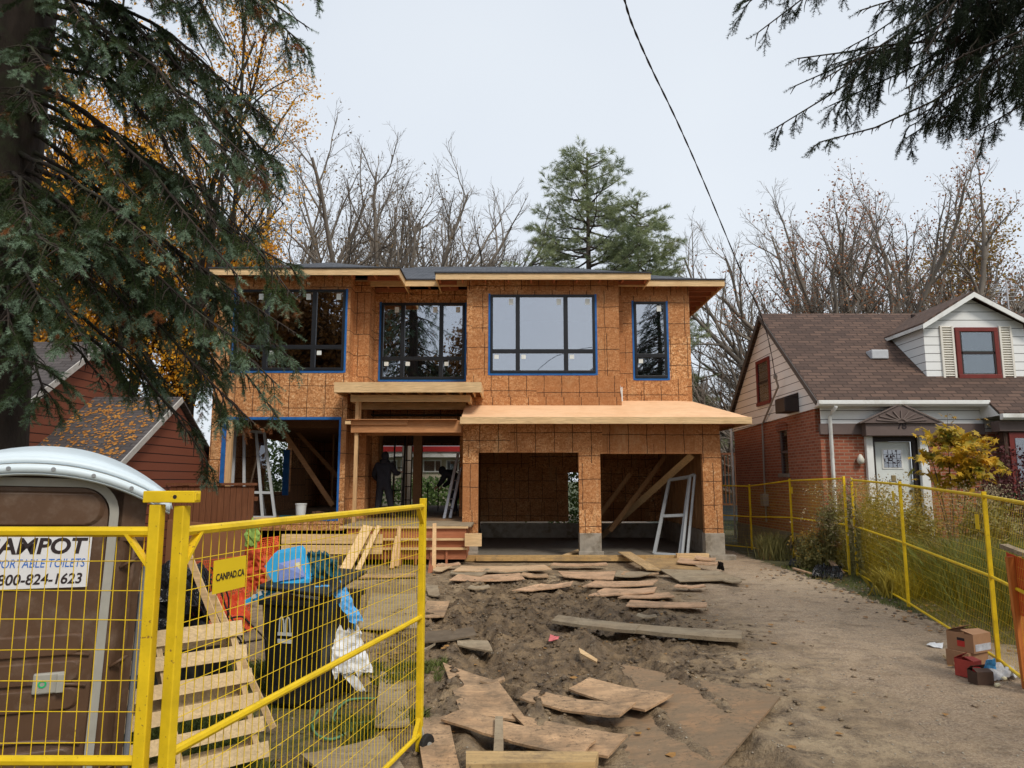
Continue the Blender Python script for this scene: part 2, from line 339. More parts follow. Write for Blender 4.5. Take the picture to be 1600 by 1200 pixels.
def _mudcol():
    t = NT('muddy ground', .9); p = t.geo(); x, y, z = t.sep(p)
    a = t.noise(.55, 6, .65, p); b = t.noise(4.5, 6, .7, p); c = t.noise(38, 4, .7, p); d = t.noise(.9, 5, .6, t.mapping(loc=(4, 9, 0), src=p))
    col = t.ramp(a, [(.30, (.19, .128, .070)), (.5, (.35, .25, .15)), (.68, (.50, .38, .24))])
    col = t.mix(t.ramp(b, [(.36, (1, 1, 1)), (.56, (0, 0, 0))]), col, (.12, .082, .05))
    col = t.mix(t.ramp(c, [(.42, (0, 0, 0)), (.66, (.6, .6, .6))]), col, (.38, .295, .19))
    # churned, wetter earth in the middle of the yard
    cx = t.math('DIVIDE', t.math('SUBTRACT', x, t.math('ADD', t.math('MULTIPLY', t.math('SUBTRACT', y, 8.0), .02), .35)), 2.6); cy = t.math('DIVIDE', t.math('SUBTRACT', y, 10.2), 5.2)
    q = t.math('ADD', t.math('ADD', t.math('MULTIPLY', cx, cx), t.math('MULTIPLY', cy, cy)), t.math('MULTIPLY', t.math('SUBTRACT', b, .5), 1.4))
    wet = t.ramp(q, [(.45, (1, 1, 1)), (1.0, (0, 0, 0))])
    col = t.mix(t.math('MULTIPLY', wet, .82), col, t.ramp(b, [(.36, (.055, .036, .020)), (.62, (.25, .168, .092))]))
    # pale sand by the right of the garage
    sx = t.math('DIVIDE', t.math('SUBTRACT', x, 5.9), 1.7); sy = t.math('DIVIDE', t.math('SUBTRACT', y, 14.6), 2.2)
    q2 = t.math('ADD', t.math('ADD', t.math('MULTIPLY', sx, sx), t.math('MULTIPLY', sy, sy)), t.math('MULTIPLY', t.math('SUBTRACT', d, .5), 2.2))
    col = t.mix(t.ramp(q2, [(.25, (.9, .9, .9)), (1.1, (0, 0, 0))]), col, (.50, .40, .27))
    # grey compacted gravel drive on the right
    gx = t.math('ADD', t.math('DIVIDE', t.math('SUBTRACT', x, 2.6), 1.6), t.math('MULTIPLY', t.math('SUBTRACT', d, .5), 2))
    gr = t.ramp(gx, [(.0, (0, 0, 0)), (.8, (.62, .62, .62))]); c2_ = t.noise(90, 3, .8, p); col = t.mix(gr, col, t.ramp(t.math('ADD', t.math('MULTIPLY', c, .5), t.math('MULTIPLY', c2_, .5)), [(.36, (.22, .15, .097)), (.5, (.47, .35, .245)), (.64, (.76, .60, .43))])); stn = t.ramp(t.noise(1.6, 6, .7, t.mapping((1, 1.15, 1), src=p)), [(.36, (.6, .6, .6)), (.47, (0, 0, 0))]); col = t.mix(stn, col, (.19, .14, .09))
    # grass green below the fences and at the sides
    e1 = t.math('GREATER_THAN', t.math('ADD', x, t.math('MULTIPLY', t.math('SUBTRACT', b, .5), .8)), t.math('ADD', 6.1, t.math('MULTIPLY', t.math('SUBTRACT', y, 11), .02)))
    e2 = t.math('LESS_THAN', y, 30.0)
    fx = t.math('ADD', x, t.math('MULTIPLY', t.math('SUBTRACT', a, .5), 1.2)); e3 = t.math('LESS_THAN', fx, -1.15)
    e4 = t.math('LESS_THAN', y, 7.2)
    g1 = t.ramp(c, [(.35, (.035, .05, .014)), (.7, (.095, .10, .035))])
    col = t.mix(t.math('MULTIPLY', e1, .85), col, g1); col = t.mix(t.math('MULTIPLY', t.math('MULTIPLY', e3, e4), t.ramp(b, [(.4, (.2, .2, .2)), (.6, (.9, .9, .9))])), col, g1)
    col = t.mix(t.math('GREATER_THAN', t.math('ADD', t.math('ABSOLUTE', x), t.math('MULTIPLY', y, .35)), 19.0), col, g1)
    t.color(col); t.rough(t.ramp(t.math('ADD', b, t.math('MULTIPLY', wet, -.12)), [(.34, (.28, .28, .28)), (.5, (.9, .9, .9))]))
    t.bump(t.math('ADD', t.math('MULTIPLY', b, 1.0), t.math('MULTIPLY', c, .8)), 1.0, .035); return t.m
MUD = _mudcol()
CLOD = m_noise('dark clods', (.12, .088, .058), .5, 9, .6, .5)
CONC = m_noise('poured concrete', (.33, .29, .235), .3, 5, .85, .3, dirt=(.19, .155, .11), dscale=4)
SLAB = m_noise('garage floor slab', (.20, .18, .15), .3, 3, .7, .2, dirt=(.10, .08, .06))
BLACKF = m_noise('black window frame', (.016, .017, .02), .15, 4, .35, 0)
TAPE = m_noise('blue flashing membrane', (.02, .12, .36), .25, 7, .45, .3)
STICK = m_noise('white sticker', (.72, .75, .72), .08, 8, .5, 0)
GLASS = m_glass('reflective window glass', .36, (.55, .58, .58)); GLASS2 = m_glass('old window glass', .12, (.6, .62, .62))
ASPH = m_brick('grey asphalt shingles', (.035, .04, .05), (.12, .13, .15), (.015, .015, .02), .30, .14, .012, vecmode='roofy', noisek=.4)
ASPHX = m_brick('grey asphalt shingles on side slope', (.045, .05, .062), (.085, .09, .10), (.02, .02, .025), .30, .14, .008, vecmode='roofx', noisek=.4)
SHB = m_brick('brown asphalt shingles', (.050, .033, .028), (.155, .095, .070), (.018, .012, .010), .33, .145, .016, vecmode='roofy', noisek=.55)
SHBX = m_brick('brown shingles on dormer', (.080, .050, .038), (.145, .09, .066), (.028, .018, .015), .31, .145, .012, vecmode='roofx', noisek=.5)
SHG = m_brick('dark grey old shingles', (.055, .048, .048), (.115, .10, .098), (.018, .016, .016), .33, .16, .013, vecmode='roofy', noisek=.5)
BRK = m_brick('red brick', (.21, .050, .026), (.38, .12, .064), (.32, .25, .18), .23, .078, .011, noisek=.35)
WSID = m_siding('white aluminium siding', (.82, .83, .82), .215, .014)
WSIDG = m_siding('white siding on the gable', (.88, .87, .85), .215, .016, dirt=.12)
RSID = m_siding('red brown siding', (.215, .07, .04), .20, .022, rough=.6, dark=(.03, .012, .01))
WHT = m_noise('white paint', (.76, .77, .75), .06, 4, .5, .05, dirt=(.55, .54, .5), dscale=2); SHUT = m_noise('cream shutter paint', (.72, .69, .62), .06, 6, .5, .05)
MAR = m_noise('maroon paint', (.16, .024, .018), .2, 6, .5, .1); TAUPE = m_noise('taupe paint', (.13, .095, .085), .12, 5, .6, .05)
CEDAR = m_brick('cedar shakes', (.055, .03, .022), (.11, .062, .042), (.015, .01, .008), .16, .24, .012, noisek=.5)
DOORW = m_noise('white painted door', (.68, .72, .70), .05, 3, .45, 0)
YEL = m_noise('yellow powder coat', (.76, .52, .014), .2, 7, .45, .15, dirt=(.30, .16, .03), dscale=60, dt=.63)
YELP = m_noise('yellow plastic sign', (.78, .55, .015), .05, 5, .5, 0); INK = m_noise('black lettering', (.03, .02, .022), .1, 5, .6, 0); INKB = m_noise('blue lettering', (.02, .15, .55), .1, 5, .6, 0)
TOI = m_noise('brown moulded plastic', (.105, .058, .034), .18, 3, .42, .12, dirt=(.15, .10, .07), dscale=7); TOIR = m_noise('white roof plastic', (.66, .76, .82), .06, 2, .4, .05)
GREY = m_noise('grey plastic trim', (.36, .35, .31), .12, 6, .5, .1); BOLT = m_noise('galvanised bolt', (.35, .36, .37), .2, 12, .35, .1, metal=.8)
BINP = m_noise('black bin plastic', (.013, .014, .015), .3, 4, .42, .1, dirt=(.035, .035, .033), dscale=5); WLOGO = m_noise('white print', (.55, .57, .56), .1, 8, .6, 0)
PAL = m_wood('pale pallet wood', (.62, .46, .26), .8, 0, .25); PALZ = m_wood('pallet stringer wood', (.55, .40, .22), .8, 2)
BAGB = m_noise('black bin liner', (.012, .012, .013), .3, 6, .22, .8, dist=.05); BAGW = m_noise('white plastic sheet', (.70, .71, .72), .1, 6, .4, .5, dist=.03)
BAGBL = m_noise('pale blue plastic', (.08, .36, .72), .15, 5, .35, .4, dist=.02); TEAL = m_noise('dark teal plastic', (.012, .085, .12), .3, 5, .4, .4)
CY = m_noise('cyan carton print', (.03, .38, .72), .15, 4, .5, .1); CYP = m_noise('violet carton print', (.20, .28, .62), .3, 6, .5, .1)
ORG = m_noise('orange mesh plastic', (.68, .10, .022), .2, 8, .55, .1); ORGC = m_noise('orange red fabric', (.62, .085, .03), .25, 6, .7, .4, dist=.03)
BRN = m_noise('brown painted hoarding', (.23, .095, .04), .12, 2, .7, .1); FENW = m_wood('stained cedar fence', (.16, .062, .028), .8, 2, .3)
ORW = m_wood('orange stained timber', (.55, .19, .045), .75, 2, .2); CARD = m_noise('cardboard', (.36, .20, .11), .12, 7, .85, .1); CARDR = m_noise('red printed carton', (.42, .06, .045), .15, 8, .7, .1)
CARDD = m_noise('dark brown carton', (.075, .045, .032), .2, 6, .8, .1); ALU = m_noise('aluminium', (.55, .56, .58), .15, 8, .38, .1, metal=.6); FRW = m_noise('pale grey vinyl frame', (.40, .42, .43), .1, 5, .5, .05)
BLKC = m_noise('black cloth', (.02, .02, .027), .3, 9, .9, .3); SKIN = m_noise('skin', (.42, .23, .15), .1, 20, .55, 0); BOOT = m_noise('tan boot leather', (.10, .06, .035), .3, 12, .7, .2)
RUB = m_noise('black rubber', (.02, .019, .018), .3, 9, .7, .2); TARP = m_noise('black roofing felt', (.022, .024, .028), .3, 6, .7, .4, dist=.03)
WIRE = m_noise('black cable', (.02, .013, .014), .3, 30, .7, .4); HOSE = m_noise('green hose', (.11, .26, .14), .2, 20, .5, .1); DUCT = m_noise('dark brown metal', (.03, .02, .018), .2, 5, .5, .1)
BARK = m_noise('grey brown bark', (.085, .068, .055), .4, 7, .95, .9, (1, 1, .2), dist=.03); BARKG = m_noise('lichened grey bark', (.21, .18, .15), .35, 1.5, .95, .8, (1, 1, .2), dist=.03); BARKD = m_noise('dark spruce bark', (.040, .030, .024), .45, 7, .95, 1, (1, 1, .3), dist=.05, dirt=(.05, .06, .03), dscale=3)
STONE = m_noise('pale rubble', (.38, .33, .26), .35, 20, .9, .4); CREAM = m_noise('cream stucco', (.55, .50, .38), .08, 3, .8, .1); REDP = m_noise('red metal edge', (.42, .03, .03), .1, 5, .5, 0)
CURT = m_noise('grey curtain', (.32, .35, .34), .3, 9, .8, .3, (1, 1, .2)); DARKI = m_noise('interior shade', (.03, .027, .025), .3, 2, .9, 0)  # near-black DARKI puts the shade of the interior into the colour
# ---------------------------------------------------------------- ground
_T = rng.random((256, 256))
def vn(x, y):
    x = np.asarray(x, float); y = np.asarray(y, float)
    xi = np.floor(x).astype(int); yi = np.floor(y).astype(int); fx = x - xi; fy = y - yi
    fx = fx * fx * (3 - 2 * fx); fy = fy * fy * (3 - 2 * fy); a = _T[xi % 256, yi % 256]; b = _T[(xi + 1) % 256, yi % 256]; c = _T[xi % 256, (yi + 1) % 256]; d = _T[(xi + 1) % 256, (yi + 1) % 256]
    return (a * (1 - fx) + b * fx) * (1 - fy) + (c * (1 - fx) + d * fx) * fy - .5
def fbm(x, y, s, o=4, g=.5, ridge=False):
    h = 0; a = 1
    for i in range(o):
        n = vn(x * s + 17.3 * i, y * s + 9.1 * i)
        h = h + a * ((.5 - np.abs(n) * 2) if ridge else n); s *= 2.03; a *= g
    return h
def churn(x, y):
    q = ((x - .35) / 2.5) ** 2 + ((y - 10.4) / 4.9) ** 2 + fbm(x, y, .9, 3) * .9
    return np.clip(1.35 - q, 0, 1) * (1 - np.clip(1.3 - ((x - 1.55) / 1.0) ** 2 - ((y - 5.0) / 1.3) ** 2, 0, 1))
def height(x, y):
    x = np.asarray(x, float); y = np.asarray(y, float)
    c = churn(x, y)
    h = fbm(x, y, .35, 2) * .05 + fbm(x, y, 3.5, 4, .55) * .022
    wx = x + fbm(x, y, 2.2, 2) * .35; wy = y * .8 + fbm(x + 40, y, 2.2, 2) * .35
    h = h + c * (fbm(wx, wy, 3.0, 5, .66, True) * .095 + fbm(x, y, 1.1, 2) * .08 - .015)
    # tyre tracks that cross the yard with tread marks
    for cx0, k, kk in ((-.35, -.10, .012), (1.35, -.10, .012)):
        cx = cx0 + k * (y - 8) + kk * (y - 8) ** 2; d = (x - cx) / .2
        tr = np.exp(-d ** 4) * np.clip((14.5 - y) / 2, 0, 1)
        h = h - tr * (.075 + .022 * np.sign(np.sin(y * 46 + np.abs(x - cx) * 22))) + np.exp(-((np.abs(d) - 1.5) / .45) ** 2) * .05 * np.clip((14.5 - y) / 2, 0, 1)
    flat = np.clip((y - 16.8) / .8, 0, 1); h = h * (1 - flat) - .02 * flat
    far = np.clip((np.abs(x) - 9) / 5, 0, 1); return h * (1 - far)
def hz(x, y): return float(height(x, y))
xs = np.concatenate([[-600, -200, -80, -40, -25], np.arange(-16, -5, .25), np.arange(-5, 8.4, .032), np.arange(8.4, 18, .3), [25, 40, 80, 200, 600]])
ys = [-600, -200, -60, -20, -6, 0, 2.2]; yy = 2.6
while yy < 18: ys.append(yy); yy += .022 + (yy - 2.6) * .0028
ys = np.array(ys + [18.5, 19.5, 21, 24, 30, 40, 60, 120, 300, 900])
gx, gy = np.meshgrid(xs, ys); gz = height(gx, gy); nx = len(xs); ny = len(ys)
idx = np.arange(nx * ny).reshape(ny, nx); q = np.stack([idx[:-1, :-1], idx[:-1, 1:], idx[1:, 1:], idx[1:, :-1]], -1).reshape(-1, 4)
struct('ground', (np.stack([gx, gy, gz], -1).reshape(-1, 3), q), MUD, smooth=True)
def rocks(n, xr, yr, s0, s1, dens=None, seed=1, flat=.6, sink=.25):
    r = np.random.default_rng(seed); x = r.uniform(*xr, n); y = r.uniform(*yr, n)
    if dens is not None: k = r.random(n) < dens(x, y); x = x[k]; y = y[k]
    n = len(x); base = np.array([(0, 0, 1), (.9, 0, .1), (.3, .85, 0), (-.75, .5, .1), (-.7, -.55, 0), (.3, -.9, .1), (0, 0, -.8), (.5, .45, .65), (-.5, 0, .7), (.2, -.5, .7)], float)
    # convex-ish lump: an octahedron-like fan of a 5-ring, two poles and raised shoulders
    ring = [1, 2, 3, 4, 5]; fs = []
    for i in range(5): a = ring[i]; b = ring[(i + 1) % 5]; fs += [(0, a, b), (6, b, a)]
    fs = np.array(fs); s = r.uniform(s0, s1, n) ** 1; b = base[:7][None] * (1 + r.uniform(-.35, .35, (n, 7, 3))); b[:, :, 2] *= flat; b *= s[:, None, None]
    a = r.uniform(0, 6.28, n); ca = np.cos(a)[:, None]; sa = np.sin(a)[:, None]; X = b[:, :, 0] * ca - b[:, :, 1] * sa; Y = b[:, :, 0] * sa + b[:, :, 1] * ca
    v = np.stack([X + x[:, None], Y + y[:, None], b[:, :, 2] + (height(x, y) + s * flat * (.5 - sink))[:, None]], -1).reshape(-1, 3)
    t = (fs[None] + (np.arange(n) * 7)[:, None, None]).reshape(-1, 3); return v, t
struct('mud_clods', rocks(7000, (-2.6, 4.2), (5.2, 15.4), .006, .038, lambda x, y: churn(x, y) * .9 + .03, 3, .5, .1), MUD, 'stuff')
struct('dark_clods', rocks(1500, (-2.4, 3.6), (5.8, 15.2), .015, .055, lambda x, y: np.clip(churn(x, y) - .35, 0, 1) * (fbm(x, y, 1.4, 3) > .05) * 1.6, 23, .55, .2), CLOD, 'stuff')  # darker than the mud: clod shading put into the colour
struct('gravel', rocks(2600, (-2, 6.2), (3.0, 16.5), .004, .016, None, 4), STONE, 'stuff')
def leafcards(n, fx, fy, s0, s1, seed, zoff=.01, upr=.35):
    r = np.random.default_rng(seed); x = fx(r, n); y = fy(r, n); s = r.uniform(s0, s1, n); a = r.uniform(0, 6.28, n)
    v = np.zeros((n, 5, 3)); sh = [(-.5, -.1), (0, -.45), (.5, -.1), (.22, .5), (-.3, .42)]
    tx = r.normal(0, upr, n); ty = r.normal(0, upr, n)
    for i, (u, w) in enumerate(sh):
        uu = (u * np.cos(a) - w * np.sin(a)) * s; ww = (u * np.sin(a) + w * np.cos(a)) * s
        v[:, i] = np.stack([x + uu, y + ww, height(x, y) + zoff + np.abs(uu * tx + ww * ty)], -1)
    return v.reshape(-1, 3), np.arange(n * 5).reshape(-1, 5)
LITT = m_leaf('fallen leaves', (.16, .075, .03), (.42, .22, .06), 5, .7, 0)
struct('leaf_litter', leafcards(950, lambda r, n: np.where(r.random(n) < .75, r.uniform(5.6, 9, n), r.uniform(-4, 6, n)), lambda r, n: r.uniform(4.5, 17, n), .03, .09, 5), LITT, 'stuff')
def blades(n, x, y, h0, h1, w, r, lean=.5, z=None):
    h = r.uniform(h0, h1, n); a = r.uniform(0, 6.28, n); l = r.uniform(.1, lean, n) * h; b = r.uniform(0, 6.28, n)
    z = height(x, y) if z is None else z; dx = np.cos(a) * w / 2; dy = np.sin(a) * w / 2; lx = np.cos(b) * l; ly = np.sin(b) * l
    v = np.stack([np.stack([x - dx, y - dy, z], -1), np.stack([x + dx, y + dy, z], -1), np.stack([x + lx * .4 + dx * .7, y + ly * .4 + dy * .7, z + h * .6], -1),
                  np.stack([x + lx, y + ly, z + h * .95], -1), np.stack([x + lx * .4 - dx * .7, y + ly * .4 - dy * .7, z + h * .6], -1)], 1)
    return v.reshape(-1, 3), np.arange(n * 5).reshape(-1, 5)
r_ = np.random.default_rng(9)
GRS = m_leaf('grass blades', (.055, .085, .02), (.20, .23, .065), 2.5, .6, .2, (.20, .17, .07), 1.5, .58)
n = 34000; x = r_.uniform(6.0, 12.5, n); y = r_.uniform(5.5, 17, n); k = x > 6.15 + .5 * fbm(x, y, 1.2, 2); x = x[k]; y = y[k]
struct('lawn_grass', blades(len(x), x, y, .03, .10, .009, r_), GRS, 'stuff')
n = 60000; x = r_.uniform(-3.2, -.7, n); y = r_.uniform(3.6, 8.0, n); k = (fbm(x, y, 1.3, 3) + (-1.2 - x) * .25 > .0) ; x = x[k]; y = y[k]
struct('trampled_grass', blades(len(x), x, y, .03, .10, .007, r_, 1.2), GRS, 'stuff')
# ---------------------------------------------------------------- the house under construction
YG, YL, YM, YR_, YREC = 18.6, 19.0, 19.4, 19.95, 20.4
YB = 29.5
H = thing('unfinished_house', 'two storey timber frame house under construction clad in bare orange osb sheathing', 'house', (-1.5, 19.4, 0))
def wall(mb, x0, x1, z0, z1, Y, th, holes=(), axis='x'):
    """wall in the x-z plane at depth Y..Y+th (axis x) or in the y-z plane (axis y: x0,x1 are then y values, Y is x)"""
    us = sorted({x0, x1} | {min(max(v, x0), x1) for h in holes for v in h[:2]}); zs = sorted({z0, z1} | {min(max(v, z0), z1) for h in holes for v in h[2:]})
    inh = lambda u, z: any(h[0] < u < h[1] and h[2] < z < h[3] for h in holes)
    full = {(i, j): not inh((us[i] + us[i + 1]) / 2, (zs[j] + zs[j + 1]) / 2) for i in range(len(us) - 1) for j in range(len(zs) - 1)}
    P = (lambda u, w, z: (u, w, z)) if axis == 'x' else (lambda u, w, z: (w, u, z))
    for (i, j), f in full.items():
        if not f: continue
        a, b, c, d = us[i], us[i + 1], zs[j], zs[j + 1]; y0, y1 = Y, Y + th
        mb.quad(P(a, y0, c), P(b, y0, c), P(b, y0, d), P(a, y0, d)); mb.quad(P(b, y1, c), P(a, y1, c), P(a, y1, d), P(b, y1, d))
        if not full.get((i - 1, j)): mb.quad(P(a, y1, c), P(a, y0, c), P(a, y0, d), P(a, y1, d))
        if not full.get((i + 1, j)): mb.quad(P(b, y0, c), P(b, y1, c), P(b, y1, d), P(b, y0, d))
        if not full.get((i, j - 1)): mb.quad(P(a, y1, c), P(b, y1, c), P(b, y0, c), P(a, y0, c))
        if not full.get((i, j + 1)): mb.quad(P(a, y0, d), P(b, y0, d), P(b, y1, d), P(a, y1, d))
FL = az(812, YL, 450)                    # main floor level
Z2 = 4.15                                # upper floor level
ZT = 7.62                                # top of the walls, inside the roof
xL = ax(331, 640, YL); xLr = ax(546, 520, YL); xrec0 = ax(586, 520, YREC); xM0 = ax(729, 540, YM); xM1 = ax(968, 540, YM); xR1 = ax(1079, 540, YR_)
xG0 = ax(723, 740, YG); xG1 = ax(1127, 740, YG)
def hole(px0, px1, py0, py1, Y):
    pm = (py0 + py1) / 2; c = (px0 + px1) / 2; return (ax(px0, pm, Y), ax(px1, pm, Y), az(py1, Y, c), az(py0, Y, c))
W1 = hole(366, 539, 452, 579, YL); W2 = hole(595, 726, 473, 593, YREC); W3 = hole(766, 930, 460, 583, YM); W4 = hole(991, 1042, 471, 591, YR_)
OPL = hole(351, 528, 655, 807, YL); OPL = (OPL[0], OPL[1], FL, OPL[3])
OPP = (ax(590, 740, YREC), ax(718, 740, YREC), FL, az(676, YREC, 655))
D1 = hole(747, 905, 707, 870, YG); D2 = hole(939, 1100, 709, 870, YG); D1 = (D1[0], D1[1], -1, D1[3]); D2 = (D2[0], D2[1], -1, D2[3])
ZC = az(833, YG)                         # top of the concrete piers
w = MB()
wall(w, xL, xLr, FL - .28, ZT, YL, .16, [W1, OPL])                               # left bay
wall(w, YL + .16, YREC, FL - .28, ZT, xLr - .16, .16, axis='y')                  # its return
wall(w, xLr, xrec0, FL - .28, ZT, YL + .55, .16)                                 # stepped strip
wall(w, YL + .71, YREC, FL - .28, ZT, xrec0 - .16, .16, axis='y')
wall(w, xrec0 - .16, xM0, FL, ZT, YREC, .16, [W2, OPP])                          # recess over the porch
wall(w, YM + .16, YREC, Z2 - .9, ZT, xM0, .16, axis='y')
wall(w, xM0, xM1, az(664, YM), ZT, YM, .16, [W3])                               # middle bay
wall(w, YM + .16, YR_, 3.4, ZT, xM1 - .16, .16, axis='y')
wall(w, xM1, xR1, 3.4, ZT, YR_, .16, [W4])
wall(w, YR_ + .16, YB, 3.4, ZT, xR1 - .16, .16, axis='y')                        # right side upstairs
wall(w, YL + .16, YB, FL - .28, ZT, xL, .16, [(22.9, 25.6, 1.6, 3.35), (22, 24, 5.2, 6.8)], axis='y')     # left side
wall(w, xL, xR1, Z2, ZT, YB, .16, [(-5.5, -3.5, 5.2, 6.8), (-1.2, .8, 5.2, 6.8)])
wall(w, xL, xG0, FL, Z2, YB, .16, [(-5.75, -2.0, FL, 3.42)])
part('osb_wall', w, OSB, H)
w = MB()                                                                        # garage front with two door openings
wall(w, xG0, xG1, ZC, 3.60, YG, .17, [D1, D2])
wall(w, YG + .17, YREC + .5, .35, 3.60, xG0, .15, axis='y')
wall(w, YG + .17, 25.4, ZC, 3.55, xG1 - .15, .15, axis='y')
wall(w, ax(735, 740, 25.2), xG1, .55, 4.0, 25.25, .15, [(hole(888, 905, 738, 836, 25.25)[0], hole(888, 905, 738, 836, 25.25)[1] + .5, .0, az(738, 25.25))])
part('garage_wall', w, OSB, H)
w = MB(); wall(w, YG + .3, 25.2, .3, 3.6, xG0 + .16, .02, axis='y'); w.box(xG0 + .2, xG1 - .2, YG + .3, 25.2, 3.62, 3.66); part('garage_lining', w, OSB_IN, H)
w = MB()
for k in range(15):
    y = 19.0 + k * .41; w.box(xG1 - .29, xG1 - .155, y, y + .045, .65, 3.5)
w.box(xG1 - .29, xG1 - .155, YG + .2, 25.2, 3.5, 3.58)
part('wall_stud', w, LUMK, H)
w = MB()                                                                        # concrete piers and curbs
cx0, cx1 = D1[1], D2[0]
w.box(cx0, cx1, YG - .02, YG + .3, -.3, ZC); w.box(cx0 - .03, cx1 + .05, YG - .05, YG - .021, -.3, .18)
w.box(D2[1] + .0, xG1 + .02, YG - .02, YG + .3, -.3, ZC); w.box(D2[1] + .04, xG1 + .22, YG - .28, YG - .021, -.3, .10)
w.box(xG1 - .26, xG1 + .01, YG + .31, 25.2, -.3, ZC)
w.box(xG0 - .02, D1[0], YG - .02, YG + .3, -.3, ZC); w.box(xG0 + .2, xG1 - .3, 25.0, 25.24, -.1, .5)
w.box(xG0 - .05, xG0 + .19, YG + .31, 25.2, -.3, .36)
w.box(xL - .02, xL + .25, YL + .1, YB, -.3, FL - .29)
part('concrete_pier', w, CONC, H, bevel=.01)
w = MB(); w.box(xG0 + .2, xG1 - .27, YG + .32, 24.98, -.3, .015); part('garage_slab', w, SLAB, H)
w = MB(); w.box(xL + .17, xG0 - .01, YL + .17, YB - .01, FL - .25, FL); part('floor_deck', w, m_noise('dusty floor deck', (.20, .125, .07), .3, 2, .85, .1), H)
w = MB(); w.box(xL + .17, xG0 - .01, 21.8, YB - .01, -.3, FL - .26); w.box(xL + .3, -5.0, YL + .6, 21.7, -.3, -.05); part('crawl_shade_fill', w, DARKI, H)  # solid near-black fill stands in for the shade below the floor
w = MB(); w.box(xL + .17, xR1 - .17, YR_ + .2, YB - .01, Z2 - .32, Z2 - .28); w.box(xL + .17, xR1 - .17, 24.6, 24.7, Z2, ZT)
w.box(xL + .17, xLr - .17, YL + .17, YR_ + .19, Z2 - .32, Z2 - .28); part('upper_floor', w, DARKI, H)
w = MB()
for k in range(30):
    y = YREC + .35 + k * .3
    w.box(xL + .18, xG0 - .02, y, y + .045, Z2 - .62, Z2 - .33)
w.box(-2.92, -2.67, YREC + .5, YREC + .75, FL + .01, Z2 - .63)
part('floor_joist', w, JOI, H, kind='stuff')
w = MB()                                                                        # ground floor stud partitions seen through the opening
for k in range(7):
    x = -6.0 + k * .41; w.box(x, x + .04, 23.6, 23.7, FL, Z2 - .63)
w.box(-6.0, -3.4, 23.59, 23.71, FL, FL + .04)
for k in range(9):
    y = 19.6 + k * .41; w.box(xrec0 - .26, xrec0 - .165, y, y + .04, FL, Z2 - .63)
w.box(xG0 - .04, xG0 - .01, YREC + .2, YB, FL, Z2 - .6)
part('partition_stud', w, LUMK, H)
w = MB(); w.bar(at(520, 790, 21), at(430, 655, 21), .14, .04, (0, 1, 0)); w.bar(at(528, 745, 23), at(455, 665, 23), .12, .04, (0, 1, 0)); part('diagonal_brace', w, m_wood('interior brace', (.42, .23, .11), .8, 0), H)
w = MB(); w.bar(gnd(938, 842) + Vector((0, 0, .05)), at(1081, 711, YG + .9), .19, .04, (0, 1, 0)); part('diagonal_brace', w, LUM, H)
w = MB(); w.bar(at(953, 830, 22), at(1040, 712, 22), .14, .04, (0, 1, 0)); w.bar(at(930, 815, 23), at(985, 740, 23), .14, .04, (0, 1, 0)); part('diagonal_brace', w, LUMK, H)
# windows
def house_window(hl, Y, cols, trow, tape, stick=None, two=True):
    x0, x1, z0, z1 = hl; f = .075; d0 = Y - .035; d1 = Y + .075
    w = MB(); g = .008
    w.box(x0 + g, x1 - g, d0, d1, z1 - f, z1 - g); w.box(x0 + g, x1 - g, d0, d1, z0 + g, z0 + f)
    w.box(x0 + g, x0 + f, d0, d1, z0 + f, z1 - f); w.box(x1 - f, x1 - g, d0, d1, z0 + f, z1 - f)
    zt = z0 + (z1 - z0) * trow; cx = [x0 + (x1 - x0) * c for c in cols]
    w.box(x0 + f, x1 - f, d0 + .003, d1 - .003, zt - .055, zt + .055)
    for c in cx: w.box(c - .06, c + .06, d0 + .001, d1 - .001, z0 + f, zt - .055); w.box(c - .06, c + .06, d0 + .001, d1 - .001, zt + .055, z1 - f)
    edges = [x0 + f] + [e for c in cx for e in (c - .06, c + .06)] + [x1 - f]
    wo_ = part('window', w, BLACKF, H, bevel=.006)
    bars = MB()
    for i in range(0, len(edges), 2):
        for za, zb in ((z0 + f, zt - .055), (zt + .055, z1 - f)):
            a, b = edges[i] , edges[i + 1]; p = MB(); p.box(a, b, Y + .015, Y + .023, za, zb)
            part('pane', p, GLASS, wo_, fix=True)
            q = MB(); sx = b - .13 if za > zt else a + .10; sz = zb - .22 if za > zt else zb - .16
            if za < zt and b - a < .4 and False: continue
            q.box(sx - .06, sx + .065, Y + .008, Y + .0125, sz, sz + (.17 if za > zt else .12)); q.box(sx - .062, sx + .067, Y + .0075, Y + .014, sz + .06, sz + .064)
            part('sticker', q, STICK, wo_)
    if tape:
        t = MB(); tw = .055; yy = Y - .012
        t.box(x0 - tw, x0 + .002, yy, Y - .001, z0 - tw, z1 + tw * .4); t.box(x1 - .002, x1 + tw, yy, Y - .001, z0 - tw, z1 + tw * .1)
        t.box(x0 + .003, x1 - .003, yy + .002, Y - .001, z0 - tw * 1.15, z0 + .004)
        part('flashing_tape', t, TAPE, wo_)
    return wo_
house_window(W1, YL, (.29, .72), .285, 1); house_window(W2, YREC, (.26, .72), .27, 1); house_window(W3, YM, (.262, .72), .275, 1); house_window(W4, YR_, (), .29, 1)
t = MB(); tw = .12; x0, x1, z0, z1 = OPL
t.box(x0 - tw, x0 - .001, YL - .012, YL + .15, z0 - .03, z1 + .06); t.box(x1 + .001, x1 + .05, YL - .012, YL - .001, z0 - .03, z1 + .06)
t.box(x0, x1, YL - .012, YL + .15, z1 - .012, z1 + .06); t.box(x0, x1, YL - .012, YL + .16, z0 - .03, z0 + .012)
t.box(x1 - .006, x1 + .0005, YL - .011, YL + .15, z0 + .012, z1 - .012)
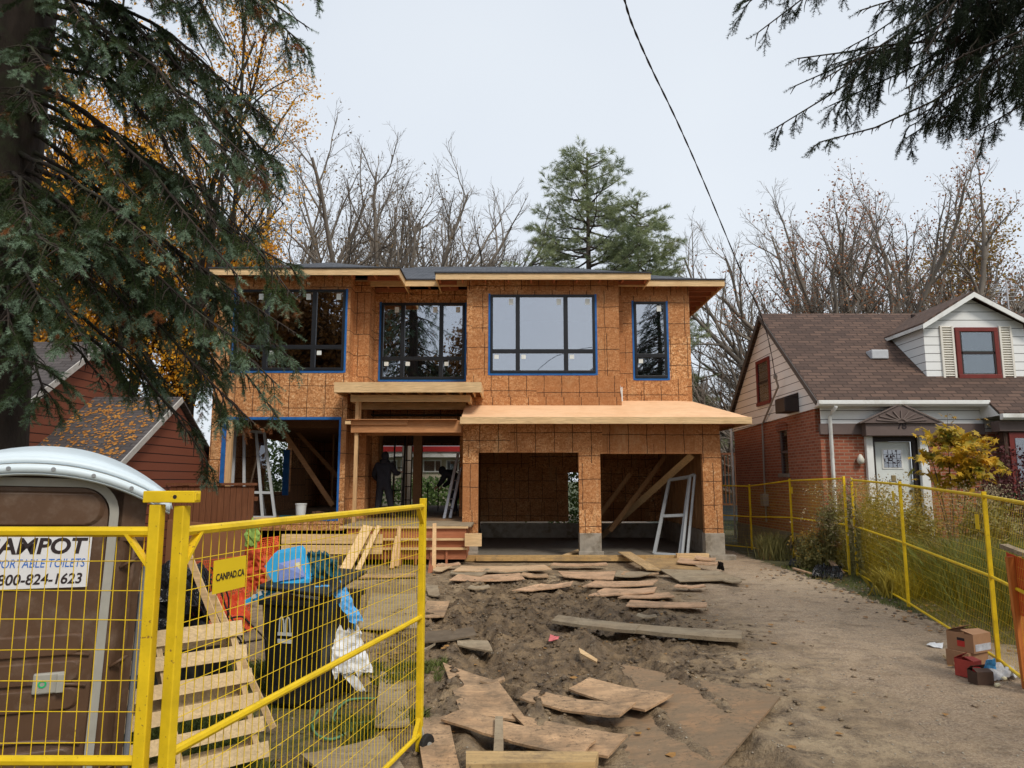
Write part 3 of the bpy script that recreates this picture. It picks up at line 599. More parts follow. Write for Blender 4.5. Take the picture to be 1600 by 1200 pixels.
part('opening_flashing', t, TAPE, H)
t = MB(); t.box(x0, x0 + .14, YL + .02, YL + .14, z0 + .013, z1 - .013); part('jamb_stud', t, LUMZ, H)
t = MB(); t.box(ax(450, 720, 24), ax(459, 720, 24), 23.5, 23.58, 1.5, 3.0); part('flashing_strip', t, TAPE, H)
# low hip roofs
def hip(x0, x1, y0, y1, ze, k, nm='', side=True, rafx=None, wallY=None):
    w = MB(); hw = (x1 - x0) / 2; hh = min(hw, (y1 - y0) / 2); zr = ze + hh * k; th = .03
    a, b, c, d = (x0, y0, ze), (x1, y0, ze), (x1, y1, ze), (x0, y1, ze)
    if hw < (y1 - y0) / 2: r1 = ((x0 + x1) / 2, y0 + hh, zr); r2 = ((x0 + x1) / 2, y1 - hh, zr)
    else: r1 = (x0 + hh, (y0 + y1) / 2, zr); r2 = (x1 - hh, (y0 + y1) / 2, zr)
    dn = Vector((0, 0, -th)); vs = [Vector(p) for p in (a, b, c, d, r1, r2)]
    if hw < (y1 - y0) / 2: fr = [(0, 1, 4), (1, 2, 5, 4), (2, 3, 5), (3, 0, 4, 5)]; sd = [0, 1, 0, 1]
    else: fr = [(0, 1, 5, 4), (1, 2, 5), (2, 3, 4, 5), (3, 0, 4)]; sd = [0, 1, 0, 1]
    for f, s in zip(fr, sd): w.m = s; w.add(vs, [f])
    w2 = MB()
    for f in fr: w2.add([v + dn for v in vs], [f])
    return w, w2, vs
ZE = az(428, 19.0 - .0)                                                       # top edge of the eaves
KR = .385
roof = None
def eave(x0, x1, y0, y1, ze, k, wallfront, left=True, right=True, fz=.19):
    global roof
    w, w2, vs = hip(x0, x1, y0, y1, ze, k)
    ro = part('roof', w, [ASPH, ASPHX], H, fix=False)
    part('roof_sheathing', w2, PLYR, ro, fix=False)
    f = MB(); t = .04
    f.box(x0 - t, x1 + t, y0 - t, y0, ze - fz, ze - .012); f.box(x0 - t, x0, y0, y1, ze - fz, ze - .012); f.box(x1, x1 + t, y0, y1, ze - fz, ze - .012)
    part('fascia', f, LUM, ro, bevel=.004)
    e = MB(); e.box(x0 - t - .03, x1 + t + .03, y0 - t - .035, y0, ze - .01, ze + .025); e.box(x0 - t - .03, x0, y0, y1, ze - .01, ze + .025); e.box(x1, x1 + t + .03, y0, y1, ze - .01, ze + .025)
    part('drip_edge', e, m_noise('shingle edge', (.05, .052, .06), .3, 20, .9, .4), ro)
    rf = MB(); nr = int((x1 - x0) / .6)
    for i in range(nr + 1):
        x = x0 + .05 + i * (x1 - x0 - .1) / nr; rf.box(x - .02, x + .02, y0, wallfront, ze - fz + .03, ze - .035)
    yy = y0 + .6
    while yy < min(y1, y0 + 10):
        rf.box(x1 - .95, x1, yy, yy + .04, ze - fz + .03, ze - .035); rf.box(x0, x0 + .5, yy, yy + .04, ze - fz + .03, ze - .035); yy += .6
    part('rafter_tail', rf, PLYR, ro); return ro
eave(ax(330, 430, 18.5), ax(622, 425, 18.5), 18.5, 29.0, ZE, KR, YL)
eave(ax(683, 432, 18.95), ax(1014, 432, 18.95), 18.95, 29.2, ZE + .004, KR, YM)
eave(xL - .3, ax(1131, 441, 19.5), 19.6, 30.2, ZE - .004, KR, YR_)
# garage roof deck of bare plywood
GX0, GX1 = ax(721, 650, 18.0), ax(1172, 650, 18.0); ze = az(652, 18.0); k = (az(633, YM) - ze) / (YM - 18.0)
w = MB(); hx = GX1 - (YR_ - 18.0) * .82
def zp(y): return ze + k * (y - 18.0)
A = [(GX0, 18.0, ze), (GX1, 18.0, ze), (hx + .1, YR_ - .005, zp(YR_)), (xM1, YR_ - .005, zp(YR_)), (xM1, YM - .005, zp(YM)), (GX0 + .05, YM - .005, zp(YM)), (GX0, YM - .3, zp(YM - .3))]
B = [(GX1, 18.0, ze), (GX1, 25.8, ze), (xR1, 25.8, zp(YR_) - .1), (xR1, YR_ - .005, zp(YR_) - .02), (hx + .1, YR_ - .005, zp(YR_))]
w.prism(A, (0, 0, -.02)); w.add([Vector(p) for p in B], [(0, 1, 2, 3, 4)])
gr = part('garage_roof_deck', w, PLY, H, fix=False)
w = MB(); w.box(GX0 - .03, GX1 + .03, 17.955, 17.999, ze - .17, ze + .006); w.box(GX1 + .0, GX1 + .04, 18.0, 25.8, ze - .17, ze + .004); w.box(GX0 - .03, GX0, 18.0, YM - .4, ze - .17, ze - .022)
part('fascia', w, LUM, gr, bevel=.004)
w = MB()
for i in range(17):
    x = GX0 + .12 + i * (GX1 - GX0 - .3) / 16; w.bar((x, 18.0, ze - .09), (x, YG - .002, ze - .09 + .0 * k), .035, .1)
for i in range(11):
    y = 18.7 + i * .6; w.box(xG1 + .002, GX1, y, y + .035, ze - .14, ze - .05)
part('rafter_tail', w, PLYR, gr)
w = MB(); w.box(xM0 + .02, xM1 + .02, YM - .05, YM - .003, zp(YM) - .01, zp(YM) + .22); part('flashing_board', w, OSB, H)
w = MB(); w.bar((xM1 + .03, YM - .03, zp(YM) + .2), (xM1 + .03, YM + .3, zp(YM) + .62), .02, .04); w.box(xM1 + .02, xM1 + .05, YM - .05, YM - .01, zp(YM) + .1, zp(YM) + .5); part('step_flashing', w, WHT, H)
# porch canopy framing
CY0 = 17.9
cz1 = az(597, CY0); cz0 = az(613, CY0); cx0, cx1 = ax(522, 604, CY0), ax(752, 604, CY0)
w = MB(); w.box(cx0, cx1, CY0, CY0 + .04, cz0, cz1); w.box(cx0, cx0 + .04, CY0 + .041, YREC, cz0, cz1); w.box(cx1 - .04, cx1, CY0 + .041, YM, cz0, cz1)
w.box(cx0 + .041, cx1 - .041, CY0 + .041, YREC - .01, cz1 - .015, cz1 + .004)
for i in range(10):
    x = cx0 + .25 + i * (cx1 - cx0 - .5) / 9; w.box(x, x + .04, CY0 + .041, YREC - .01, cz0 + .04, cz1 - .016)
cn = part('porch_canopy', w, LUM, H, bevel=.003)
w = MB(); bz1 = cz0 - .01; bz0 = az(628, CY0 + .5); bx0, bx1 = ax(548, 620, CY0 + .5), ax(735, 620, CY0 + .5)
w.box(bx0, bx1, CY0 + .48, CY0 + .56, bz0, bz1); w.box(bx0, bx1, CY0 + 1.5, CY0 + 1.56, bz0 - .1, bz1 - .1)
w.box(bx0, bx0 + .08, CY0 + .57, YREC, bz0 + .002, bz1 - .004); w.box(bx1 - .08, bx1, CY0 + .57, YM - .01, bz0 + .002, bz1 - .004)
part('canopy_beam', w, LUM, cn, bevel=.003)
w = MB(); lz1, lz0 = az(657, CY0 + .5), az(676, CY0 + .5); lx0, lx1 = ax(549, 665, CY0 + .5), ax(721, 665, CY0 + .5)
w.box(lx0, lx1, CY0 + .45, CY0 + .5, lz0, lz1); w.box(lx0, lx1, CY0 + 1.7, CY0 + 1.75, lz0 + .0, lz1 - .02); w.box(lx0, lx0 + .05, CY0 + .501, CY0 + 1.69, lz0, lz1 - .001)
w.box(lx0 - .1, lx1 - .1, CY0 + .3, CY0 + 1.8, lz1 + .002, lz1 + .02); w.box(lx0 - .08, ax(637, 660, CY0 + .44), CY0 + .4, CY0 + .449, lz1 - .12, lz1)
lb = part('lower_porch_beam', w, m_wood('wet plywood beam', (.48, .23, .10), .75, 0), H, bevel=.003)
w = MB(); w.box(ax(718, 665, CY0 + .4), ax(737, 665, CY0 + .4), CY0 + .36, CY0 + .44, lz1 - .11, lz1 - .03); w.box(lx0 - .12, lx0 + .02, CY0 + .3, CY0 + .44, lz1 - .11, lz1 - .03); part('beam_end', w, LUM, lb)
w = MB(); px_ = ax(555, 730, CY0 + .5); w.box(px_ - .045, px_ + .045, CY0 + .51, CY0 + .6, FL - .1, lz0 - .001); w.box(px_ - .045, px_ + .045, CY0 + .51, CY0 + .6, lz1 + .022, bz0 - .001); w.box(px_ + .05, px_ + .09, CY0 + .56, CY0 + .62, lz1 + .022, bz0 - .001)
part('porch_post', w, LUMZ, H)
# porch box of lumber and formwork
PY = 17.2; pz = az(821, PY); px0, px1 = ax(540, 850, PY), ax(728, 850, PY)
w = MB(); w.box(px0 - .1, px1 + .12, PY, YREC - .01, pz - .04, pz); pd = part('porch_deck', w, PLYD, H)
w = MB(); w.box(px0, px1, PY + .06, PY + .1, pz - .80, pz - .041); w.box(px0, px0 + .04, PY + .101, YL - .01, pz - .80, pz - .041); w.box(px1 - .04, px1, PY + .101, YG - .03, pz - .80, pz - .041)
part('rim_board', w, PLYR, pd)
w = MB()
for zz in (pz - .02, pz - .30, pz - .52): w.box(px0 - .15, px1 + .05, PY - .001 - .04 * (zz < pz - .1), PY + .04, zz - .05, zz)
part('formwork_rail', w, LUM, pd)
w = MB(); w.box(px0 - 1.5, px0 + .9, PY - .12, PY - .05, pz - .42, pz - .20); w.box(px0 - 1.5, px0 + .9, PY - .12, PY - .05, pz - .66, pz - .45)
w.box(px1 - .02, px1 + .38, PY - .12, PY - .05, pz - .48, pz - .18); part('formwork_board', w, LUM, pd)
w = MB()
for i in range(5): w.box(ax(600 + i * 24, 870, PY) , ax(600 + i * 24, 870, PY) + .05, PY + .005, PY + .055, .0, pz - .55)
part('formwork_stake', w, PLYR, pd)
# lumber sill across the garage front
w = MB(); a = gnd(728, 873); b = gnd(1000, 873); w.box(a.x, b.x + .8, 17.9, 18.06, .0, .14); w.box(a.x + .3, b.x - .3, 17.7, 17.86, .03, .12); part('sill_timber', w, m_wood('yellow formwork lumber', (.50, .32, .13), .75, 0, dirt=(.2, .14, .09), amt=.3), H)
w = MB(); w.box(ax(1056, 880, 17.9), ax(1106, 880, 17.9), 17.75, 17.9, .0, .2); part('form_block', w, LUM, H)
# ---------------------------------------------------------------- neighbour on the right
XB = at(1283, 700, 17.0).x; YF = 17.0; YBK = 23.6; YRG = 20.3; XE = 22.0
_ze = az(628, YF - .28, 1283); ZR2 = az(494, YRG, 1190)
KB = (ZR2 - _ze) / (YRG - YF + .28); ZE2 = _ze + .28 * KB
NB = thing('brick_house', 'red brick bungalow with brown shingle roof and white sided gable and dormer on the right', 'house', (XB + 4, YF, 0))
BT = ZE2 - .42 - .0
zbs = az(675, YF, 1283)
yw = [at(1225, 705, 1).x]
def onside(px, py):                      # point on the gable wall x = XB
    d = ray(px, py); return EYE + d * (XB / d.x)
dr = (ax(1364, 740, YF), ax(1437, 740, YF), -.2, az(682, YF, 1400))
XBAY = ax(1536, 680, YF)
sw = [onside(1216, 672), onside(1233, 742)]
sw = (sw[0].y, sw[1].y) if sw[0].y < sw[1].y else (sw[1].y, sw[0].y)
swz = (onside(1225, 740).z, onside(1225, 672).z)
w = MB(); wall(w, XB + .0, XE, -.3, zbs, YF, .25, [dr]); wall(w, YF + .25, YBK, -.3, ZE2 - .25, XB, .25, [(sw[0], sw[1], swz[0], swz[1])], axis='y')
part('brick_wall', w, BRK, NB)
w = MB(); w.box(XB - .03, XB - .001, YF - .03, YBK, -.3, .62); w.box(XB, XBAY, YF - .03, YF - .001, -.3, .62); part('foundation', w, m_noise('old concrete', (.22, .20, .17), .25, 4, .9, .3), NB)
# arched window on the side wall
w = MB(); w.box(XB + .08, XB + .12, sw[0], sw[1], swz[0], swz[1]); wn1 = part('window', w, GLASS2, NB)
w = MB(); w.box(XB - .05, XB + .1, sw[0] - .06, sw[1] + .06, swz[0] - .1, swz[0]); part('sill', w, m_noise('stone sill', (.22, .19, .16), .2, 6, .9, .2), wn1)
w = MB(); mz = (swz[0] + swz[1]) / 2
w.box(XB + .04, XB + .079, sw[0], sw[1], mz - .03, mz + .03)
for a, b in ((sw[0], sw[0] + .05), (sw[1] - .05, sw[1])): w.box(XB + .04, XB + .079, a, b, swz[0], swz[1])
part('frame', w, TAUPE, wn1)
w = MB(); n = 7
for i in range(n):
    t = i / (n - 1) - .5; yy = (sw[0] + sw[1]) / 2 + t * (sw[1] - sw[0] + .1); w.bar((XB - .012, yy, swz[1] - .02 + .08 * (1 - 4 * t * t)), (XB - .012, yy + t * .05, swz[1] + .16 + .08 * (1 - 4 * t * t)), .03, .075, (1, 0, 0))
part('brick_arch', w, BRK, wn1)
# gable end of white siding, proud of the brick
ov = .22
def zr(y): return ZE2 + KB * (y - YF) if y < YRG else ZR2 - KB * (y - YRG)
w = MB(); xg = XB - .04; gb = BT + .42 - .28
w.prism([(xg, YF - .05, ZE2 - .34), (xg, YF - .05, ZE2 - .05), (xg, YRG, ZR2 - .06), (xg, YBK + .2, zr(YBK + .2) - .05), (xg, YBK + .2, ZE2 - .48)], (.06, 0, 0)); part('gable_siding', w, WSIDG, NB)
w = MB(); w.box(XB + .021, XBAY, YF - .045, YF - .001, zbs + .2, ZE2 - .02); w.box(XBAY, XE, YF + .05, YF + .1, zbs - .1, ZE2 + .1); part('siding_band', w, WSID, NB)
w = MB(); w.box(XB - .03, XBAY, YF - .09, YF - .0015, zbs - .06, zbs + .199); part('frieze_board', w, TAUPE, NB)
# roof
w = MB(); th = .05; ex = XB - .16
def slope(x0, x1, ya, yb, dz=0): return [(x0, ya, zr(ya) + dz), (x1, ya, zr(ya) + dz), (x1, yb, zr(yb) + dz), (x0, yb, zr(yb) + dz)]
w.prism(slope(ex, XE, YF - .28, YRG, .03), (0, 0, th)); w.prism(slope(ex, XE, YRG, YBK + .3, .03), (0, 0, th))
w.prism([(XBAY - .05, YF - .72, zr(YF - .72) + .03), (XE, YF - .72, zr(YF - .72) + .03), (XE, YF - .281, zr(YF - .281) + .03), (XBAY - .05, YF - .281, zr(YF - .281) + .03)], (0, 0, th))
rf = part('roof', w, SHB, NB, fix=True)
w = MB(); w.bar((ex - .012, YF - .28, zr(YF - .28) - .02), (ex - .012, YRG, ZR2 - .02), .025, .13, (0, 0, 1)); w.bar((ex - .012, YRG, ZR2 - .02), (ex - .012, YBK + .3, zr(YBK + .3) - .02), .025, .13); part('rake_board', w, m_noise('dark rake edge', (.10, .09, .085), .2, 5, .6, 0), rf)
w = MB(); w.prism([(XBAY - .06, YF - .72, zr(YF - .72)), (XBAY - .06, YF - .02, zr(YF) + .0), (XBAY - .06, YF - .02, zr(YF - .72) - .02)], (.01, 0, 0)); part('roof_cheek', w, WHT, rf)
w = MB(); g = 0.12; zg = zr(YF - .28)
w.prism([(ex, YF - .281, zg + .03), (ex, YF - .281 - g, zg + .03), (ex, YF - .281 - g, zg - .06), (ex, YF - .281 - g * .55, zg - .11), (ex, YF - .281, zg - .11)], (XBAY - .02 - ex, 0, 0)); w.box(ex, XBAY - .02, YF - .28, YF - .05, zg - .115, zg - .10)
part('gutter', w, WHT, NB, bevel=.01)
w = MB(); zg2 = zr(YF - .72); w.prism([(XBAY - .06, YF - .721, zg2 + .03), (XBAY - .06, YF - .721 - g, zg2 + .03), (XBAY - .06, YF - .721 - g, zg2 - .06), (XBAY - .06, YF - .721 - g * .55, zg2 - .11), (XBAY - .06, YF - .721, zg2 - .11)], (XE - XBAY, 0, 0)); part('gutter', w, WHT, NB, bevel=.01)
w = MB(); dx = ax(1299, 690, YF - .1); w.tube([(dx + .05, YF - .35, zg - .1), (dx + .03, YF - .2, zg - .22), (dx, YF - .1, zg - .34), (dx, YF - .1, .1), (dx, YF - .3, .02)], .045, 8); part('downspout', w, WHT, NB, smooth=True)
w = MB(); q1 = onside(1149, 720); w.tube([(XB - .1, q1.y, ZE2 - .3), (XB - .1, q1.y, .1)], .04, 8); part('downspout', w, WHT, NB, smooth=True)
# bay with cedar shakes on the far right
w = MB(); w.box(XBAY + .15, XE, YF - .50, YF - .30, -.3, zbs - .02); bay = part('shake_wall', w, CEDAR, NB)
w = MB(); w.box(XBAY, XE, YF - .60, YF - .31, zbs - .019, zg2 - .12); part('bay_soffit', w, TAUPE, NB)
w = MB(); b0 = ax(1578, 700, YF - .52); w.box(b0, b0 + 1.8, YF - .54, YF - .501, .9, zbs - .05); bw = part('window', w, MAR, NB)
w = MB(); w.box(b0 + .12, b0 + 1.68, YF - .56, YF - .541, 1.0, zbs - .18); part('pane', w, GLASS2, bw)
# entrance
w = MB(); w.box(dr[0] - .16, dr[0] - .0, YF - .10, YF + .1, -.2, dr[3] + .0); w.box(dr[1], dr[1] + .2, YF - .10, YF + .1, -.2, dr[3] + .0); sur = part('door_surround', w, WHT, NB, bevel=.01)
w = MB(); w.box(dr[0] - .25, dr[1] + .28, YF - .30, YF - .091, dr[3] + .0, dr[3] + .30); part('lintel', w, TAUPE, sur, bevel=.01)
mx = (dr[0] + dr[1]) / 2 + .02; zp0 = dr[3] + .30; zp1 = az(633, YF - .3, 1405)
w = MB(); w.prism([(dr[0] - .38, YF - .36, zp0), (dr[1] + .40, YF - .36, zp0), (mx, YF - .36, zp1)], (0, .25, 0)); pe = part('pediment', w, TAUPE, sur)
w = MB()
for i in range(9):
    a = radians = pi * (i + .5) / 9; w.bar((mx + .08 * cos(a), YF - .37, zp0 + .03 + .05 * sin(a)), (mx + .55 * cos(a) * (1 if abs(cos(a)) < .8 else 1.1), YF - .37, zp0 + .03 + (zp1 - zp0 - .12) * sin(a) * .85), .025, .03, (0, 1, 0))
w.bar((dr[0] - .42, YF - .37, zp0 + .0), (mx, YF - .37, zp1 + .03), .03, .035, (0, 1, 0)); w.bar((dr[1] + .44, YF - .37, zp0 + .0), (mx, YF - .37, zp1 + .03), .03, .035, (0, 1, 0))
part('sunburst_carving', w, m_noise('pediment trim', (.17, .13, .115), .2, 6, .6, 0), pe)
M_ = Matrix.Translation((ax(1402, 670, YF - .31), YF - .305, az(670, YF - .31, 1402))) @ Matrix.Rotation(R(90), 4, 'X')
part('house_number', textmb('78', .23, M_, .006, .004, 1.0), INK, sur)
w = MB(); w.box(dr[0] + .001, dr[0] + .1, YF + .02, YF + .12, -.2, dr[3] - .001); w.box(dr[1] - .1, dr[1] - .001, YF + .02, YF + .12, -.2, dr[3] - .001); w.box(dr[0] + .1, dr[1] - .1, YF + .02, YF + .12, dr[3] - .12, dr[3] - .001)
part('door_frame', w, DUCT, sur)
w = MB(); w.box(dr[0] + .101, dr[1] - .101, YF + .14, YF + .18, -.2, dr[3] - .121); dd = part('door', w, DOORW, NB)
dm = (dr[0] + dr[1]) / 2; zt = dr[3] - .32
w = MB(); w.box(dm - .26, dm + .26, YF + .125, YF + .139, zt - .46, zt + .04); part('window_trim', w, WHT, dd, bevel=.01)
w = MB(); w.box(dm - .21, dm + .21, YF + .119, YF + .1245, zt - .42, zt); part('pane', w, m_glass('leaded door glass', .25, (.3, .33, .33)), dd)
w = MB()
for i in range(1, 4): w.box(dm - .21 + .105 * i - .005, dm - .21 + .105 * i + .005, YF + .114, YF + .1185, zt - .42, zt)
for i in range(1, 4): w.bar((dm - .21, YF + .1165, zt - .42 + .105 * i), (dm + .21, YF + .1165, zt - .42 + .105 * i), .004, .008)
part('leading', w, INK, dd)
w = MB(); w.obox((dm + .0, YF + .13, zt - .68), (.11, .02, .15)); part('knocker', w, m_noise('brass', (.25, .19, .09), .2, 9, .4, 0), dd, bevel=.03)
w = MB(); w.lathe((dr[1] - .17, YF + .12, zt - .98), [(.03, -.03), (.035, 0), (.03, .03)], 8); w.obox((dr[1] - .17, YF + .125, zt - .85), (.05, .02, .05)); part('handle', w, INK, dd)
w = MB(); w.lathe((dr[0] - .32, YF - .09, dr[3] - .55), [(.02, -.12), (.08, -.08), (.085, 0), (.05, .08), (.02, .12)], 10); part('porch_lamp', w, m_noise('lamp glass', (.6, .58, .5), .1, 8, .4, 0), NB, smooth=True)
w = MB()
for i in range(3): w.box(dr[0] - .5 - .1 * (2 - i), dr[1] + .5, YF - 1.2 + .3 * i, YF - .9 + .3 * i if i < 2 else YF - .31, -.1, .2 + .18 * i)
part('porch_step', w, CONC, NB)
# dormer
YD = YF
while zr(YD) < az(593, YD, 1526): YD += .01
dx0, dx1 = ax(1446, 560, YD), ax(1604, 560, YD); dze = az(506, YD - .2, 1520); dza = az(456, YD - .25, 1514); dm = (dx0 + dx1) / 2 - .06
w = MB(); w.add([(dx0, YD, zr(YD) + .06), (dx1, YD, zr(YD) + .06), (dx1, YD, dze + .02), (dm, YD, dza - .1), (dx0, YD, dze + .02)], [(0, 1, 2, 3, 4)])
def yroof(z): return YF + (z - ZE2) / KB
for xx in (dx0, dx1): w.add([(xx, YD, zr(YD) + .06), (xx, YD, dze + .02), (xx, yroof(dze + .02), dze + .02)], [(0, 1, 2)])
do = part('dormer', w, WSID, NB, fix=False)
KD = (dza - dze) / (dm - dx0 + .12); yb0 = yroof(dze); yb1 = min(yroof(dza), YRG)
w = MB(); oz = .03
for s, xe in ((-1, dx0 - .14), (1, dx1 + .14)):
    w.prism([(xe, YD - .22, dze - .02), (dm, YD - .22, dza), (dm, yb1 + .2, dza), (xe, yb0 + .05, dze - .02)][::s], (0, 0, .045))
part('roof', w, SHBX, do)
w = MB()
for s, xe in ((-1, dx0 - .14), (1, dx1 + .14)):
    w.prism([(xe, YD - .25, dze - .14), (xe, YD - .25, dze - .02), (dm, YD - .25, dza - .001), (dm, YD - .25, dza - .13)], (0, .028, 0))
w.box(dx0 - .15, dx0 - .12, YD - .21, yb0 + .02, dze - .11, dze - .022)
part('rake_trim', w, WHT, do)
dw = (ax(1493, 550, YD), ax(1560, 550, YD), az(592, YD, 1526), az(512, YD, 1526))
def sash(nm_par, x0, x1, z0, z1, Y, fw=.11, mat=MAR):
    w = MB(); w.box(x0, x1, Y - .06, Y - .001, z1 - fw, z1); w.box(x0, x1, Y - .08, Y - .001, z0, z0 + fw); w.box(x0, x0 + fw, Y - .06, Y - .001, z0 + fw, z1 - fw); w.box(x1 - fw, x1, Y - .06, Y - .001, z0 + fw, z1 - fw)
    wi = part('window', w, mat, nm_par, bevel=.01); return wi
wi = sash(NB, *dw, YD)
w = MB(); mz = (dw[2] + dw[3]) / 2
for a, b in ((dw[2] + .11, mz - .02), (mz + .02, dw[3] - .11)): w.box(dw[0] + .15, dw[1] - .15, YD - .035, YD - .03, a + .03, b - .02)
part('pane', w, m_glass('dormer glass', .12, (.5, .55, .55)), wi)
w = MB(); w.box(dw[0] + .11, dw[1] - .11, YD - .012, YD - .008, dw[2] + .11, dw[3] - .11); part('curtain', w, CURT, wi)
w = MB(); w.box(dw[0] + .11, dw[1] - .11, YD - .03 - .02, YD - .036, mz - .03, mz + .03)
w.box(dw[0] + .111, dw[0] + .15, YD - .05, YD - .015, dw[2] + .11, dw[3] - .11); w.box(dw[1] - .15, dw[1] - .111, YD - .05, YD - .015, dw[2] + .11, dw[3] - .11); part('sash_bar', w, DUCT, wi)
for a, b in ((1470, 1491), (1562, 1582)):
    x0, x1 = ax(a, 550, YD), ax(b, 550, YD); w = MB(); z0, z1 = dw[2] - .02, dw[3] + .04
    w.box(x0, x0 + .05, YD - .05, YD - .001, z0, z1); w.box(x1 - .05, x1, YD - .05, YD - .001, z0, z1)
    n = 22
    for i in range(n): zz = z0 + (z1 - z0) * (i + .5) / n; w.bar((x0 + .05, YD - .026, zz), (x1 - .05, YD - .026, zz), .035, .022, (0, .5, 1))
    w.box(x0 + .05, x1 - .05, YD - .006, YD - .001, z0, z1); part('shutter', w, SHUT, NB)
# gable window, air conditioner, mast, vent, chimney
g0, g1 = onside(1186, 600).y, onside(1207, 600).y; gz0, gz1 = onside(1197, 633).z, onside(1197, 560).z
a_, b_ = min(g0, g1), max(g0, g1)
w = MB(); fw = .1; X0 = XB - .09
w.box(X0, XB - .041, a_, b_, gz1 - fw, gz1); w.box(X0 - .03, XB - .041, a_, b_, gz0, gz0 + fw); w.box(X0, XB - .041, a_, a_ + fw, gz0 + fw, gz1 - fw); w.box(X0, XB - .041, b_ - fw, b_, gz0 + fw, gz1 - fw)
wi = part('window', w, MAR, NB, bevel=.008)
w = MB(); w.box(XB - .055, XB - .05, a_ + fw, b_ - fw, gz0 + fw, gz1 - fw); part('pane', w, GLASS2, wi)
w = MB(); w.box(XB - .075, XB - .056, a_ + fw, b_ - fw, (gz0 + gz1) / 2 - .03, (gz0 + gz1) / 2 + .03); part('sash_bar', w, DUCT, wi)
q = onside(1243, 630); w = MB(); w.box(XB - .42, XB - .041, q.y - .33, q.y + .33, q.z - .25, q.z + .12); w.prism([(XB - .42, q.y - .33, q.z + .121), (XB - .041, q.y - .33, q.z + .121), (XB - .041, q.y - .33, q.z + .25)], (0, .66, 0))
tag(part('window_air_conditioner', w, DUCT, None, bevel=.015), 'dark brown metal air conditioner box on the white gable siding', 'air conditioner')
MAST = onside(1229, 592) + Vector((-.3, 0, .05)); q2 = onside(1195, 672); q3 = onside(1198, 762)
w = MB(); w.tube([MAST, MAST + Vector((.1, .1, -.25)), q2 + Vector((-.07, 0, .15)), q2 + Vector((-.07, 0, -.2)), q3 + Vector((-.06, 0, 0)), (XB - .06, q3.y, .8)], .028, 7); w.lathe(MAST, [(.05, -.05), (.06, .03), (.02, .09)], 8)
w.box(XB - .16, XB - .002, q3.y - .12, q3.y + .12, 1.25, 1.6)
part('service_mast', w, m_noise('grey conduit', (.26, .22, .19), .2, 8, .6, .1), NB, smooth=False)
w = MB(); q = at(1373, 588, 18.3); zz = zr(q.y); w.box(q.x - .22, q.x + .22, q.y - .16, q.y + .16, zz + .0, zz + .24); part('roof_vent', w, m_noise('pale vent', (.50, .52, .55), .1, 9, .5, 0), NB, bevel=.02)
q = at(1427, 500, 19.6); w = MB(); w.tube([(q.x, q.y, zr(q.y)), (q.x, q.y, zr(q.y) + .45)], .06, 8); part('vent_pipe', w, DUCT, NB)
q = at(1424, 488, 21); w = MB(); w.box(q.x - .3, q.x + .3, q.y, q.y + .6, 5, ZR2 + .12); ch = part('chimney', w, BRK, NB); w = MB(); w.lathe((q.x, q.y + .3, ZR2 + .12), [(.16, 0), (.18, .1), (.14, .12)], 10); part('clay_pot', w, ORGC, ch)
q = at(1577, 490, 20.3); w = MB(); w.tube([(q.x, q.y, ZR2 - .1), (q.x, q.y, ZR2 + 1.1)], .02, 6)
for i in range(5): w.tube([(q.x - .5 + .07 * i, q.y, ZR2 + .95 - i * .12), (q.x + .5 - .05 * i, q.y + .1, ZR2 + .98 - i * .12)], .008, 4)
tag(part('television_aerial', w, m_noise('aerial metal', (.5, .5, .52), .1, 9, .4, 0), None), 'thin metal rooftop aerial behind the white dormer', 'aerial')
# overhead cable
pts = [(975, -60, 6.0), (978, 8, 6.9), (1010, 90, 8.2), (1058, 190, 9.9), (1100, 285, 11.7), (1150, 405, 14.2), (1195, 510, 16.6)]
P = [at(*p) for p in pts] + [MAST]
P = [P[0] + (P[0] - P[1]) * 6] + P
# smooth, sagging
def crom(P, n=8):
    out = []
    for i in range(len(P) - 1):
        p0 = P[max(i - 1, 0)]; p1 = P[i]; p2 = P[i + 1]; p3 = P[min(i + 2, len(P) - 1)]
        for k in range(n):
            t = k / n; out.append(.5 * ((2 * p1) + (-p0 + p2) * t + (2 * p0 - 5 * p1 + 4 * p2 - p3) * t * t + (-p0 + 3 * p1 - 3 * p2 + p3) * t ** 3))
    return out + [P[-1]]
cpt = crom(P, 14); w = MB()
w.tube([p + Vector((.006 * sin(i * .9), 0, .006 * cos(i * .9))) for i, p in enumerate(cpt)], .0085, 6); w.tube([p + Vector((-.007 * sin(i * .9), 0, -.007 * cos(i * .9))) for i, p in enumerate(cpt)], .007, 5)
tag(part('overhead_cable', w, WIRE, None), 'black twisted service cable running overhead to the mast of the brick house', 'cable')
# ---------------------------------------------------------------- neighbour on the left
XW = -8.35; XU = -10.4; Ya, Yr = 15.4, 18.3; YE = 22.5
def onx(px, py, X):
    d = ray(px, py); return EYE + d * (X / d.x)
p0 = onx(190, 712, XW); p1 = onx(277, 622, XW)
NL = thing('brown_house', 'low brown sided house with dark shingle roofs behind the big spruce on the left', 'house', (-11, 17, 0))
kz = (p1.z - p0.z) / (p1.y - p0.y)
w = MB(); w.prism([(XW, p0.y, -.2), (XW, p0.y, p0.z - .1), (XW, p1.y, p1.z - .1), (XW, 2 * p1.y - p0.y, p0.z - .1), (XW, 2 * p1.y - p0.y, -.2)], (-.2, 0, 0)); w.box(-20, XW - .2, p0.y, p0.y + .2, -.2, p0.z - .05)
part('side_wall', w, RSID, NL)
w = MB()
w.prism([(XW + .12, p0.y - .3, p0.z - kz * .3 - .03), (XW + .12, p1.y, p1.z - .02), (-20, p1.y, p1.z - .02), (-20, p0.y - .3, p0.z - kz * .3 - .03)], (0, 0, .05))
